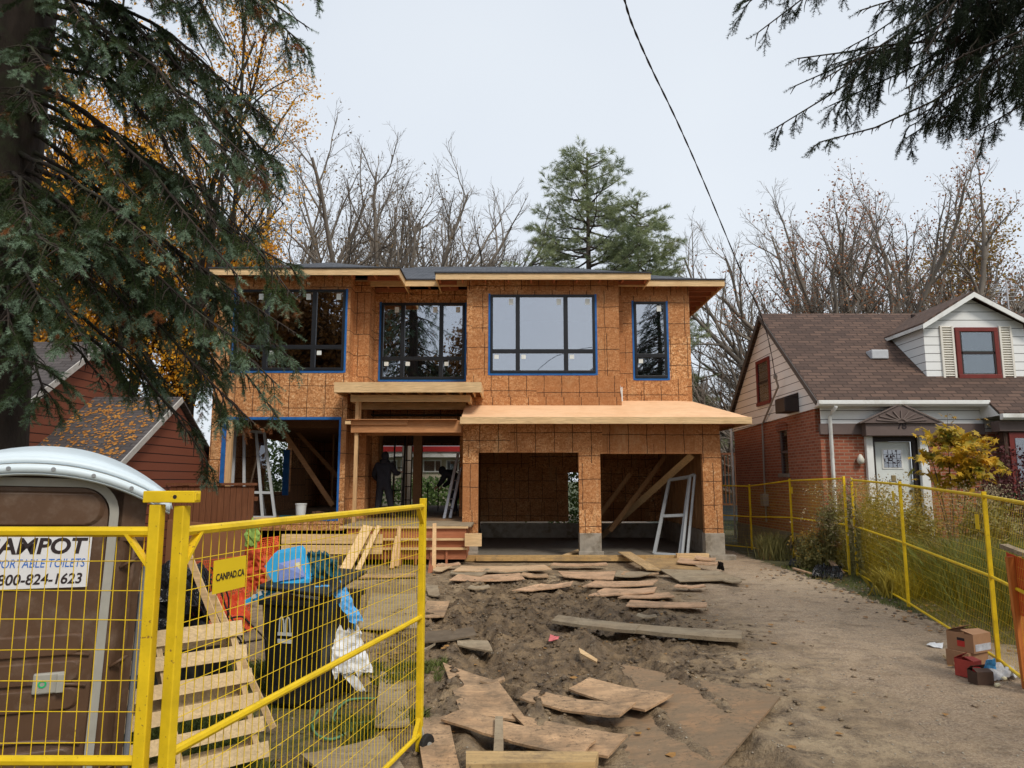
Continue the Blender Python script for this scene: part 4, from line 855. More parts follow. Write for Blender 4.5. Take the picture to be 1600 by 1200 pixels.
w.prism([(XW + .12, p1.y, p1.z - .02), (XW + .12, 2 * p1.y - p0.y + .3, p0.z - kz * .3 - .03), (-20, 2 * p1.y - p0.y + .3, p0.z - kz * .3 - .03), (-20, p1.y, p1.z - .02)], (0, 0, .05))
lr = part('lower_roof', w, SHG, NL)
w = MB(); w.bar((XW + .135, p0.y - .3, p0.z - kz * .3 - .05), (XW + .135, p1.y, p1.z - .04), .03, .13); part('fascia', w, m_noise('weathered white fascia', (.45, .43, .40), .2, 5, .7, .1), lr)
u0 = onx(30, 632, XU); u1 = onx(156, 536, XU); ku = (u1.z - u0.z) / (u1.y - u0.y)
w = MB(); w.prism([(XU, u0.y, 1.5), (XU, u0.y, u0.z - .1), (XU, u1.y, u1.z - .1), (XU, 2 * u1.y - u0.y, u0.z - .1), (XU, 2 * u1.y - u0.y, 1.5)], (-.2, 0, 0)); part('upper_gable_wall', w, RSID, NL)
w = MB(); w.prism([(XU + .12, u0.y - .3, u0.z - ku * .3 - .03), (XU + .12, u1.y, u1.z - .02), (-22, u1.y, u1.z - .02), (-22, u0.y - .3, u0.z - ku * .3 - .03)], (0, 0, .05))
w.prism([(XU + .12, u1.y, u1.z - .02), (XU + .12, 2 * u1.y - u0.y, u0.z - .03), (-22, 2 * u1.y - u0.y, u0.z - .03), (-22, u1.y, u1.z - .02)], (0, 0, .05))
ur = part('upper_roof', w, SHG, NL)
w = MB(); w.bar((XU + .135, u0.y - .3, u0.z - ku * .3 - .05), (XU + .135, u1.y, u1.z - .04), .03, .14); part('fascia', w, m_noise('weathered white fascia board', (.45, .43, .40), .2, 5, .7, .1), ur)
n = 1100; r = np.random.default_rng(12); lx = r.uniform(-12.5, XW, n); ly = p0.y - .2 + (p1.y - p0.y) * r.random(n) ** .8; lzv = p0.z + kz * (ly - p0.y) + .035
s_ = r.uniform(.02, .055, n); a = r.uniform(0, 6.28, n); v = np.zeros((n, 4, 3))
for i in range(4): aa = a + i * pi / 2; v[:, i] = np.stack([lx + np.cos(aa) * s_, ly + np.sin(aa) * s_ * (.5 if i % 2 else 1), lzv + kz * np.sin(aa) * s_ * (.5 if i % 2 else 1) + .004], -1)
o = struct('roof_leaves', (v.reshape(-1, 3), np.arange(n * 4).reshape(-1, 4)), m_leaf('orange leaves on roof', (.30, .11, .02), (.52, .24, .05), 4, .7, 0), 'stuff')
# boards of a stained fence between the houses
fn = thing('cedar_fence', 'brown stained board fence between the brown house and the new house', 'fence', (-8, 19.5, 0))
w = MB()
for i in range(14): x = XW + .1 + i * .145; w.box(x, x + .135, 17.2, 17.225, 0, 1.85 + .01 * (i % 3))
part('fence_board', w, FENW, fn); w = MB(); w.box(XW, XW + 2.2, 17.23, 17.28, 1.5, 1.6); w.box(XW, XW + 2.2, 17.15, 17.198, 1.87, 1.93); part('rail', w, FENW, fn)
# ---------------------------------------------------------------- houses seen through the gaps
BH = thing('cream_house', 'cream and white house with red edged roof seen through the open porch', 'house', (-5, 46, 0))
w = MB(); w.box(-12, 2.5, 46, 46.2, -.3, 4.1); part('wall', w, CREAM, BH)
w = MB(); w.box(-12.5, 3, 45.3, 45.99, 3.45, 3.85); part('soffit', w, WHT, BH); w = MB(); w.box(-12.5, 3, 45.2, 45.29, 3.8, 4.15); part('roof_edge', w, REDP, BH); w = MB(); w.prism([(-12.5, 45.2, 4.16), (3, 45.2, 4.16), (3, 50, 6.4), (-12.5, 50, 6.4)], (0, 0, .1)); part('roof', w, SHG, BH)
for px in (592, 626, 661, 697):
    x = ax(px, 722, 45.9); w = MB(); w.box(x, x + 1.2, 45.9, 45.99, 2.5, 3.3); wd = part('window', w, WHT, BH); w = MB(); w.box(x + .08, x + .75, 45.88, 45.899, 2.58, 3.22); w.box(x + .82, x + 1.12, 45.88, 45.899, 2.58, 3.22); part('pane', w, GLASS2, wd)
GH = thing('grey_house', 'small grey blue house glimpsed in the gap left of the brick house', 'house', (10.5, 36, 0))
x = ax(1120, 700, 36); w = MB(); w.box(x, x + 3, 36, 36.2, -.3, 4.4); part('wall', w, m_noise('grey blue siding', (.16, .19, .21), .1, 3, .7, .1), GH); w = MB(); w.prism([(x - .4, 35.6, 4.1), (x + 3.4, 35.6, 4.1), (x + 3.4, 38, 5.6), (x - .4, 38, 5.6)], (0, 0, .1)); part('roof', w, ASPH, GH)
w = MB(); w.box(x + .25, x + .8, 35.94, 35.999, 2.2, 3.7); wd = part('window', w, WHT, GH); w = MB(); w.box(x + .3, x + .5, 35.92, 35.939, 2.3, 3.6); w.box(x + .55, x + .75, 35.92, 35.939, 2.3, 3.6); part('pane', w, GLASS2, wd)
DR = thing('deck_railing', 'dark wooden deck railing in the gap between the new house and the brick house', 'railing', (8, 27, 0))
x = ax(1126, 720, 27); w = MB(); w.box(x - .3, x + .8, 27, 27.08, 2.95, 3.03); w.box(x - .3, x + .8, 27, 27.08, 1.05, 1.12); part('rail', w, FENW, DR); w = MB()
for i in range(9): w.box(x - .25 + i * .13, x - .21 + i * .13, 27.02, 27.06, 1.12, 2.95)
part('baluster', w, FENW, DR)
# ---------------------------------------------------------------- yellow fence panels
def fence_panel(label, A, B, zt=(1.8, 1.8), zb=(.1, .1), group='yellow construction fence panels', pitch=.052, hp=.105, fr=.02, wr=.0022, brace=(1, 1), post=(1, 1), postw=.045, mid=.5, cat='fence', gap=0, postz=None, name='construction_fence'):
    """A, B: ground points (x,y); zt, zb: heights of top and bottom rail at A and B"""
    A = Vector((A[0], A[1], 0)); B = Vector((B[0], B[1], 0)); L = (B - A).length; d = (B - A).normalized(); nrm = Vector((-d.y, d.x, 0))
    t = thing(name, label, cat, (A + B) / 2, 0, group)
    P = lambda u, v: A + d * (u * L) + Vector((0, 0, (zb[0] * (1 - u) + zb[1] * u) * (1 - v) + (zt[0] * (1 - u) + zt[1] * u) * v))
    w = MB(); w.tube([P(0, 1), P(1, 1)], fr, 8); w.tube([P(0, 0), P(1, 0)], fr * .85, 8); w.tube([P(0, mid), P(1, mid)], fr * .9, 8)
    part('rail', w, YEL, t, smooth=False)
    for s in (0, 1):
        if not post[s]: continue
        e = A if s == 0 else B; e = e + d * (postw / 2 * (1 if s == 0 else -1)) * .2; zz = (postz[s] if postz else zt[s] + .06)
        w = MB(); w.bar(e + Vector((0, 0, .02)), e + Vector((0, 0, zz)), postw, postw, tuple(nrm)); part('post', w, YEL, t, bevel=.004)
    w = MB(); c = .12
    for s in (0, 1):
        if not brace[s]: continue
        u = c / L if s == 0 else 1 - c / L; e = 0 if s == 0 else 1
        a = P(u, 1); b = P(e, 1) - Vector((0, 0, .16)); w.bar(a, b, .012, .035, tuple(nrm))
        b2 = P(e, 0) + Vector((0, 0, .14)); w.bar(P(u, 0), b2, .012, .03, tuple(nrm))
    if w.v: part('corner_brace', w, YEL, t)
    w = MB(); n = int(L / pitch); m = int((zt[0] - zb[0]) / hp); r = random.Random(int(A.x * 100))
    for i in range(1, n):
        u = i / n; w.tube([P(u, 0) + nrm * .012, P(u + r.gauss(0, .0008), .5) + nrm * .014, P(u, 1) + nrm * .012], wr, 4, False)
    for j in range(1, m):
        v = j / m; w.tube([P(k / 6, v + r.gauss(0, .0012)) + nrm * .016 for k in range(7)], wr, 4, False)
    part('wire_mesh', w, YEL, t, fix=False); return t, P, nrm, d, L
gA = gnd(0, 1200); 
g1 = Vector((-1.385, 2.80)); fz = 1.80
L1, P1, n1, d1, LL1 = fence_panel('frontal yellow mesh fence panel in front of the brown portable toilet', (-3.85, 2.80), (g1.x, g1.y), (fz, fz), (.12, .12), brace=(1, 1), postz=(1.9, 1.905), mid=.5, pitch=.053, hp=.112, wr=.0019)
gb = gnd(655, 1178)
G2, P2, n2, d2, LL2 = fence_panel('swung open yellow mesh gate panel on a caster beside the pallet', (-1.295, 2.80), (gb.x, gb.y), (fz, fz), (.14, .14), brace=(1, 1), postz=(1.9, 1.86), mid=.505, pitch=.053, hp=.112, wr=.0019, cat='gate', name='fence_gate')
w = MB(); w.bar((g1.x - .05, 2.80 - .0, 1.935), (-1.235, 2.80, 1.935), .06, .045); w.bar((-1.235 - .01, 2.80, 1.935), (-1.2325, 2.80, 1.935), .045, .032)
cl = part('coupler', w, YEL, L1, bevel=.003); w = MB(); w.tube([((g1.x + -1.235) / 2, 2.769, 1.935), ((g1.x + -1.235) / 2, 2.771, 1.935)], .008, 10); part('bolt_hole', w, INK, cl)
# maker's plate on the gate
c = at(320, 897, 3.1); u0_ = (c.y - 2.8) / (gb.y - 2.8); Mp = Matrix.Translation(P2(u0_, .0) * 0 + Vector((-1.295, 2.8, 0)) + d2 * (u0_ * LL2) + Vector((0, 0, c.z)) - n2 * 0) 
side = n2 if n2.y < 0 else -n2
bas = Matrix((d2.to_3d(), Vector((0, 0, 1)), side.to_3d())).transposed().to_4x4()
Mp = Matrix.Translation(Vector((-1.295, 2.8, 0)) + d2 * (u0_ * LL2) + Vector((0, 0, c.z)) + side * .022) @ bas
w = MB(); pw, ph = .225, .135; w.add([Mp @ Vector(p) for p in ((-pw / 2, -ph / 2, 0), (pw / 2, -ph / 2, 0), (pw / 2, ph / 2, 0), (-pw / 2, ph / 2, 0), (-pw / 2, -ph / 2, -.004), (pw / 2, -ph / 2, -.004), (pw / 2, ph / 2, -.004), (-pw / 2, ph / 2, -.004))], [(0, 1, 2, 3), (7, 6, 5, 4), (0, 4, 5, 1), (1, 5, 6, 2), (2, 6, 7, 3), (3, 7, 4, 0)])
sg = part('sign_plate', w, YELP, G2); part('lettering', textmb('CANPAD.CA', .041, Mp @ Matrix.Translation((0, -.016, .002)), .0005, .0006, .86, 'CENTER'), INK, sg)
w = MB(); e = Vector((gb.x, gb.y, 0)); w.tube([e + Vector((.04, -.02, .075)), e + Vector((.075, -.04, .075))], .075, 20); wh = part('caster_wheel', w, RUB, G2, bevel=.01)
w = MB(); w.tube([e + Vector((.03, -.015, .075)), e + Vector((.085, -.045, .075))], .022, 10); w.bar(e + Vector((.03, -.015, .0)) + Vector((0, 0, .07)), e + Vector((0, 0, .2)), .012, .04); part('hub', w, GREY, wh)
# right hand run
PR = [(1175, 757, 860), (1240, 748, 872), (1328, 744, 900), (1333, 752, 905), (1420, 752, 950), (1561, 768, 1042), (1790, 800, 1230)]
pos = []
for px, pt, pb in PR: g = gnd(px, pb); pos.append((g.x, g.y, at(px, pt, g.y).z))
pos[3] = (pos[2][0] + .09, pos[2][1] - .15, pos[2][2] - .03)
labs = ['farthest yellow mesh fence panel beside the brick side wall', 'yellow fence panel in front of the white downspout of the brick house', None, 'yellow fence panel in front of tall garden grass below the white door', 'yellow fence panel in front of the yellow maple sapling beside the carton boxes', 'nearest yellow fence panel at the right edge beside the orange timber']
RP = []
for i in range(6):
    if labs[i] is None: continue
    a, b = pos[i], pos[i + 1]
    r_ = fence_panel(labs[i], a[:2], b[:2], (a[2] - .05, b[2] - .05), (.08, .08), brace=(0, 0), postz=(a[2], b[2]), wr=.0012, pitch=.055, post=(1, 1) if i in (1, 5) else (1, i == 4 and 0), fr=.02, mid=.5)
    RP.append(r_)
far = fence_panel('yellow mesh fence panel half hidden behind the right corner of the new garage', (pos[0][0] - 1.5, pos[0][1] + 2.2), pos[0][:2], (1.85, pos[0][2] - .05), (.08, .08), brace=(0, 0), post=(1, 0), wr=.0012, pitch=.055)
for i, (k, u, dz) in enumerate(((1, .06, .25), (2, .12, .25), (2, .9, .2), (3, .94, .3))):
    t, P, nn, d, L = RP[k]; s = nn if nn.x < 0 else -nn; o = P(u, 1) - Vector((0, 0, dz)) + s * .02; w = MB(); w.obox(o, (.12, .004, .17), Matrix((d.to_3d(), s.to_3d(), Vector((0, 0, 1)))).transposed()); part('sign_plate', w, YELP, t)
# ---------------------------------------------------------------- portable toilet
TY = 3.9; tc = -2.665; TM = Matrix.Translation((tc, TY, 0)) @ Matrix.Rotation(R(1.8), 4, 'Y') @ Matrix.Rotation(R(27), 4, 'Z')
TO = thing('portable_toilet', 'brown portable toilet with domed white roof behind the left fence', 'portable toilet', (tc, TY + .4, 0))
def tp(mb): mb.v = [tuple(TM @ Vector(p)) for p in mb.v]; return mb
hw = .545; hh = 1.97
w = MB()                                            # body with chamfered front corners
prof = [(-hw, .12), (-hw + .1, 0), (hw - .1, 0), (hw, .12), (hw, 1.1), (-hw, 1.1)]
w.prism([(x, y, .05) for x, y in prof], (0, 0, hh - .05)); part('body', tp(w), TOI, TO, bevel=.02)
w = MB()                                            # moulded ribs at the front corner panels and side
for s in (-1, 1):
    w.tube([(s * (hw - .045), .02, z) for z in (.2, .8, 1.4, 1.8)], .014, 6)
    for z in (.42, .98, 1.52): w.tube([(s * .44, -.004, z), (s * .49, -.006, z + .035), (s * .52, .02, z + .05)], .010, 6)
part('moulded_rib', tp(w), TOI, TO, smooth=True)
def arch(x, z0, z1, r, y, n=8):
    pts = [(-x, y, z0), (-x, y, z1 - r)]
    for i in range(1, n + 1): a = pi - pi / 2 * i / n; pts.append((-x + r + r * cos(a), y, z1 - r + r * sin(a)))
    # gentle dome between the two round corners
    for i in range(0, n + 1): a = pi / 2 - pi / 2 * i / n; pts.append((x - r + r * cos(a), y, z1 - r + r * sin(a)))
    pts.append((x, y, z0)); return pts
def ribbon(mb, pts, wd, y0, y1):
    """flat band along pts in the x-z plane"""
    P = [Vector((p[0], 0, p[2])) for p in pts]; n = len(P); vs = []
    for i in range(n):
        t = (P[min(i + 1, n - 1)] - P[max(i - 1, 0)]).normalized(); q = Vector((t.z, 0, -t.x)) * wd / 2
        for o in (q, -q):
            for y in (y0, y1): vs.append((P[i].x + o.x, y, P[i].z + o.z))
    fs = []
    for i in range(n - 1):
        a = i * 4; b = a + 4; fs += [(a, a + 2, b + 2, b), (a + 1, b + 1, b + 3, a + 3), (a, b, b + 1, a + 1), (a + 2, a + 3, b + 3, b + 2)]
    return mb.add(vs, fs)
w = MB(); ribbon(w, arch(.385, .12, 1.99, .17, 0), .045, -.03, -.001); part('door_frame', tp(w), GREY, TO)
w = MB(); dpts = arch(.355, .13, 1.962, .15, 0); w.prism([(p[0], -.018, p[2]) for p in dpts], (0, .016, 0)); door = part('door', tp(w), TOI, TO)
w = MB()                                            # pressed panels of the door
def pad(x0, x1, z0, z1, r, bow=0, y=-.019, t=.014):
    pts = []
    for cx, cz, a0 in ((x1 - r, z1 - r, 0), (x0 + r, z1 - r, 90), (x0 + r, z0 + r, 180), (x1 - r, z0 + r, 270)):
        for k in range(5): a = R(a0 + k * 22.5); x = cx + r * cos(a); z = cz + r * sin(a); pts.append((x, y, z - bow * (1 - (2 * (x - (x0 + x1) / 2) / (x1 - x0)) ** 2) * (1 if z < (z0 + z1) / 2 else 0)))
    n = len(pts); ip = [((p[0] - (x0 + x1) / 2) * .93 + (x0 + x1) / 2, y - t, (p[2] - (z0 + z1) / 2) * .9 + (z0 + z1) / 2) for p in pts]
    w.add(pts + ip, [(i, (i + 1) % n, n + (i + 1) % n, n + i) for i in range(n)] + [tuple(range(n, 2 * n))])
pad(-.335, .335, 1.76, 1.94, .08, .02)
for i, z in enumerate((1.07, .93, .79)): pad(-.33, .31, z, z + .11, .04, .03)
for i, z in enumerate((.20, .42)): pad(-.33, .31, z, z + .17, .05, .05)
part('pressed_panel', tp(w), TOI, door, bevel=.006)
w = MB()
for z, b in ((1.735, -.02), (1.06, .03), (.90, .03), (.60, .04), (.40, .05)): w.tube([(-.335 + i * .0670, -.022, z + b * (1 - (i / 5 - 1) ** 2)) for i in range(11)], .011, 6)
part('door_ridge', tp(w), TOI, door, smooth=True)
w = MB(); w.box(-.225, .290, -.030, -.0335, 1.425, 1.715); sgn = part('sign', tp(w), m_noise('white toilet sign', (.72, .72, .74), .04, 4, .5, 0), door, bevel=.001)
T0 = lambda x, z: TM @ Matrix.Translation((x, -.0345, z)) @ Matrix.Rotation(R(90), 4, 'X')
part('lettering', textfit('CAMPOT', .485, .088, T0(.272, 1.605), .001, .03, 'RIGHT', .12), INK, sgn)
part('lettering', textfit('PORTABLE TOILETS', .405, .045, T0(.268, 1.535), .001, .0, 'RIGHT', .12), INKB, sgn)
part('lettering', textfit('1-800-824-1623', .43, .058, T0(.262, 1.445), .001, .02, 'RIGHT', .12), INK, sgn)
w = MB(); w.box(.09, .235, -.055, -.02, .88, .985); lt = part('latch', tp(w), GREY, door, bevel=.008)
w = MB(); ribbon(w, [(.135 + .016 * cos(2 * pi * k / 12), 0, .932 + .016 * sin(2 * pi * k / 12)) for k in range(13)], .008, -.058, -.0555); part('vacant_indicator', tp(w), m_noise('green ring', (.02, .45, .15), .1, 9, .5, 0), lt)
w = MB(); w.box(.2, .235, -.075, -.0555, .885, .98); part('pull', tp(w), GREY, lt, bevel=.004)
w = MB(); w.tube([(hw + .02, .2, .05), (hw + .02, .2, 1.5)], .018, 8); part('vent_hose', tp(w), m_noise('grey conduit pipe', (.2, .21, .23), .1, 9, .5, 0), TO)
# roof: arched shell with a turned down flange
def roofz(x): u = min(abs(x) / .66, 1); return .225 * (1 - u ** 2.1)
nxr, nyr = 28, 10; V = []; Fc = []
for j in range(nyr + 1):
    v = j / nyr; y = -.09 + v * 1.28; bul = .05 * sin(pi * min(v * 1.0, 1)) ** .7; sh = 1 - (2 * v - 1) ** 4 * .10
    for i in range(nxr + 1): x = (-.66 + 1.32 * i / nxr); V.append((x, y, hh - .045 + roofz(x) * sh + bul * (1 - (x / .67) ** 2)))
for j in range(nyr):
    for i in range(nxr): a = j * (nxr + 1) + i; Fc.append((a, a + 1, a + nxr + 2, a + nxr + 1))
w = MB(); w.add(V, Fc)
fr0 = [(p[0], p[1], p[2]) for p in V[:nxr + 1]]
steps = [(-.012, -.035), (-.03, -.04), (-.034, -.085), (-.012, -.095)]
prev = fr0
for dy, dz in steps:
    cur = [(p[0] * 1.008, p[1] + dy, p[2] + dz * (.55 + .45 * 1)) for p in fr0]; n = len(fr0); w.add(prev + cur, [(i, n + i, n + i + 1, i + 1) for i in range(n - 1)]); prev = cur
for s in (0, nxr):
    e = [V[j * (nxr + 1) + s] for j in range(nyr + 1)]; f2 = [(p[0] + (.02 if s else -.02), p[1], p[2] - .07) for p in e]; n = len(e); w.add(e + f2, [(i, i + 1, n + i + 1, n + i) for i in range(n - 1)])
rt = part('roof', tp(w), TOIR, TO, smooth=True)
sdf = rt.modifiers.new('solid', 'SOLIDIFY'); sdf.thickness = .008
w = MB()
for x in (-.5, -.3, -.12, .08, .27, .46, .6): w.tube([(x, -.128, hh - .045 + roofz(x) * .9 - .062), (x, -.137, hh - .045 + roofz(x) * .9 - .062)], .011, 10)
part('roof_bolt', tp(w), BOLT, rt)
w = MB(); n = 40
ribbon(w, [(-.63 + 1.26 * i / n, 0, hh - .035 + roofz(-.63 + 1.26 * i / n) * .9 - .062) for i in range(n + 1)], .032, -.1275, -.122); part('roof_strip', tp(w), GREY, rt)
w = MB(); w.prism([(x, .0, hh - .3 + roofz(x) * .0) for x in (-hw, hw)] + [(x, .0, hh - .06 + roofz(x) * .86) for x in [hw - 2 * hw * k / 16 for k in range(17)]], (0, .05, 0)); part('front_header', tp(w), TOI, TO)
# ---------------------------------------------------------------- waste bin, pallet, rubbish
bc = gnd(455, 1105); BN = thing('wheelie_bin', 'black plastic wheelie bin with white city emblem overflowing with rubbish behind the gate', 'bin', (bc.x, bc.y + .3, 0))
BM = Matrix.Translation((bc.x, bc.y + .0, hz(bc.x, bc.y))) @ Matrix.Rotation(R(-14), 4, 'Z')
def bp(mb): mb.v = [tuple(BM @ Vector(p)) for p in mb.v]; return mb
w = MB(); b0, b1 = .25, .32; V = []
for z, s, y1 in ((.02, b0, .60), (.92, b1, .72)): V += [(-s, 0 - (z > .5) * .05, z), (s, 0 - (z > .5) * .05, z), (s, y1, z), (-s, y1, z)]
w.add(V, [(3, 2, 1, 0), (0, 1, 5, 4), (1, 2, 6, 5), (2, 3, 7, 6), (3, 0, 4, 7), (4, 5, 6, 7)]); part('body', bp(w), BINP, BN, bevel=.03)
w = MB(); w.box(-b1 - .02, b1 + .02, -.07, .74, .90, .95); part('rim', bp(w), BINP, BN, bevel=.01)
w = MB(); w.prism([(-b1 - .03, -.09, 1.04), (b1 + .03, -.08, .99), (b1 + .03, .74, 1.10), (-b1 - .03, .74, 1.13)], (0, 0, .035)); part('lid', bp(w), BINP, BN, bevel=.015)
for s in (-1, 1): w = MB(); w.tube([(s * .24, .60, .1), (s * .29, .60, .1)], .1, 16); part('wheel', bp(w), RUB, BN)
w = MB(); yb = lambda z: -.05 * z / .9 - .004
def lz(x, z, r=.0): return (x, yb(z) - .0035, z)
cxl, czl = -.07, .70
for s in (-1, 1):
    outer = [(cxl + s * .008, czl - .03), (cxl + s * .012, czl + .075), (cxl + s * .03, czl + .105), (cxl + s * .048, czl + .09), (cxl + s * .055, czl - .03)]
    for i in range(len(outer) - 1): a, b = outer[i], outer[i + 1]; w.bar(lz(*a), lz(*b), .012, .003, (0, 1, 0))
w.bar(lz(cxl - .004, czl - .03), lz(cxl - .004, czl + .05), .006, .003, (0, 1, 0))
for zz, hh_ in ((czl - .06, .03), (czl - .125, .035)): w.box(cxl - .07, cxl + .07, yb(zz) - .0055, yb(zz) - .001, zz, zz + hh_)
part('emblem', bp(w), WLOGO, BN)
# pallet leaning behind the gate
pa = Vector((-1.78, 5.35, .04)); pb_ = Vector((-2.62, 4.62, .04)); ta = at(366, 975, 5.50); tb = at(205, 1040, 4.8); up = ta - pa
hor = (pb_ - pa).normalized(); upn = (up - hor * up.dot(hor)).normalized(); nr = hor.cross(upn); nr = nr if nr.y < 0 else -nr
PL = thing('wooden_pallet', 'pale wooden pallet leaning upright behind the gate beside the toilet', 'pallet', (pa + pb_) / 2)
Lp = (pb_ - pa).length; Hp = up.length; PP = lambda u, v, n=0: pa.lerp(pb_, u) + up * v + nr * n
for i in range(6):
    w = MB(); v = .045 + i * .182; w.bar(PP(-.02 + rnd.uniform(-.01, .01), v, .06), PP(1.02, v + rnd.uniform(-.01, .01), .06), .018, .098 + rnd.uniform(-.005, .012), tuple(upn)); part('slat', w, PAL, PL, bevel=.002)
for u in (.04, .5, .96): w = MB(); w.bar(PP(u, 0), PP(u, 1), .04, .09, tuple(nr)); part('stringer', w, PALZ, PL)
for i in range(3): w = MB(); w.bar(PP(-.0, .08 + i * .42, -.06), PP(1.0, .08 + i * .42, -.06), .018, .1, tuple(upn)); part('back_slat', w, PAL, PL)
# crumpled things: displaced blob helper
def blob(c, sz, seed, rough=.35, n=24, m=16, sq=1.0, Mx=None, fr=2.2):
    vs = []; fs = []; o = Vector((seed * 3.7, seed * 1.3, 0))
    for j in range(m + 1):
        th = pi * j / m
        for i in range(n):
            ph = 2 * pi * i / n; d = Vector((sin(th) * cos(ph), sin(th) * sin(ph), cos(th))); k = 1 + rough * mnoise.noise(d * fr + o) + rough * .6 * mnoise.noise(d * fr * 2.6 + o) + rough * .3 * mnoise.noise(d * fr * 6 + o)
            p = Vector((d.x * sz[0], d.y * sz[1], d.z * sz[2])) * k; p = Mx @ p if Mx else p; vs.append(p + Vector(c))
    for j in range(m):
        for i in range(n): fs.append((j * n + i, j * n + (i + 1) % n, (j + 1) * n + (i + 1) % n, (j + 1) * n + i))
    w = MB(); w.add(vs, fs); return w
def drape(label, name, cat, pts, mat, seed, n=26, th=.006, amp=.04, fr=5, group=None, edge=.25):
    """crumpled sheet over four corner points (bilinear), torn edges"""
    a, b, c, d = [Vector(p) for p in pts]; vs = []; nn = (b - a).cross(d - a).normalized()
    for j in range(n + 1):
        for i in range(n + 1):
            u, v = i / n, j / n; e = mnoise.noise(Vector((u * 6 + seed, v * 6, seed * 2.1))); uu = u + e * edge * .1 * (abs(u - .5) > .46); vv = v + mnoise.noise(Vector((u * 7, seed, v * 3))) * edge * (.5 if j in (0, n) else 0)
            p = a.lerp(b, uu).lerp(d.lerp(c, uu), vv); q = p * fr + Vector((seed * 5, 0, 0)); vs.append(p + nn * amp * (mnoise.noise(q) + .6 * (abs(mnoise.noise(q * 2.3)) * 2 - .5) + .3 * mnoise.noise(q * 5)))
    w = MB(); w.add(vs, [(j * (n + 1) + i, j * (n + 1) + i + 1, (j + 1) * (n + 1) + i + 1, (j + 1) * (n + 1) + i) for j in range(n) for i in range(n)])
    o = single(name, w, mat, label, cat, group, smooth=False); s = o.modifiers.new('solid', 'SOLIDIFY'); s.thickness = th; return o
c = at(275, 910, 6.6); single('bin_bag', blob((c.x, 6.6, .85), (.33, .3, .38), 3, .3, 36, 24), BAGB, 'shiny black bin liner bulging out behind the fence post', 'bin bag')
c = at(262, 1000, 6.4); w = MB(); w.box(c.x - .35, c.x + .35, 6.2, 6.9, 0, .55); single('storage_crate', w, BINP, 'black crate under the shiny black bin liner', 'crate', bevel=.03)
# the carton and bags on top of the bin
q = lambda px, py, Y: at(px, py, Y)
Yb = bc.y + .12
w = MB(); pts = [q(413, 885, Yb), q(428, 865, Yb + .03), q(467, 857, Yb + .1), q(471, 862, Yb + .1), q(483, 905, Yb + .05), q(430, 915, Yb), q(420, 900, Yb)]; w.prism(pts, (0, .12, .02)); cb = thing('soap_carton', 'pale blue printed carton lying crushed on the lid of the black bin', 'carton', pts[0])
part('carton_body', w, CY, cb, bevel=.004)
w = MB(); pts = [q(436, 880, Yb - .005), q(468, 872, Yb + .06), q(477, 901, Yb + .03), q(436, 908, Yb - .008)]; w.prism(pts, (0, -.004, 0)); part('printed_panel', w, CYP, cb)
w = MB(); pts = [q(461, 880, Yb + .035), q(468, 878, Yb + .045), q(472, 897, Yb + .03), q(465, 899, Yb + .022)]; w.prism(pts, (0, -.004, 0)); part('printed_bottle', w, m_noise('cream print', (.7, .68, .45), .1, 9, .5, 0), cb)
w = MB(); w.prism([q(382, 938, Yb - .1), q(430, 912, Yb - .03), q(486, 903, Yb + .02), q(484, 911, Yb + .02), q(440, 922, Yb - .04), q(383, 946, Yb - .1)], (0, .05, 0)); part('tray_flap', w, CY, cb)
for i in range(4):
    w = MB(); cc = q(397 + i * 9, 932 - i * 4.5, Yb - .12); w.obox(cc, (.032, .01, .036), Matrix.Rotation(R(-25), 3, 'Y')); part('printed_tab', w, WLOGO, cb)
drape('dark teal plastic bag heaped behind the carton on the bin', 'plastic_bag', 'plastic bag', [q(480, 862, Yb + .2), q(510, 862, Yb + .25), q(540, 905, Yb + .2), q(478, 912, Yb + .15)], TEAL, 4, amp=.09)
drape('dark teal plastic strip hanging off the right of the bin', 'plastic_strip', 'plastic sheet', [q(518, 875, Yb + .2), q(525, 875, Yb + .3), q(541, 925, Yb + .2), q(526, 918, Yb + .15)], TEAL, 5, amp=.03)
drape('light blue plastic film trailing down the right side of the bin', 'plastic_film', 'plastic sheet', [q(514, 918, Yb - .02), q(538, 912, Yb + .1), q(566, 968, Yb + .05), q(553, 978, Yb)], BAGBL, 7, amp=.05, edge=.4)
drape('small light blue plastic scrap tucked under the bin lid', 'plastic_scrap', 'plastic sheet', [q(492, 916, Yb - .1), q(514, 914, Yb - .05), q(516, 932, Yb - .08), q(494, 928, Yb - .1)], BAGBL, 8, amp=.03)
drape('crumpled pale grey paper bag on the rim of the bin', 'paper_bag', 'paper bag', [q(455, 928, Yb - .14), q(472, 920, Yb - .1), q(500, 926, Yb - .1), q(498, 938, Yb - .14)], BAGW, 9, amp=.03)
drape('white plastic sheet hanging down beside the black bin', 'plastic_sheet', 'plastic sheet', [q(515, 980, Yb + .0), q(562, 985, Yb + .15), q(582, 1050, Yb + .05), q(520, 1055, Yb - .05)], BAGW, 11, amp=.05, edge=.5)
drape('white plastic tail touching the grass below the plastic sheet', 'plastic_tail', 'plastic sheet', [q(530, 1050, Yb), q(558, 1056, Yb + .02), q(572, 1080, Yb), q(556, 1078, Yb)], BAGW, 12, amp=.02, edge=.5)
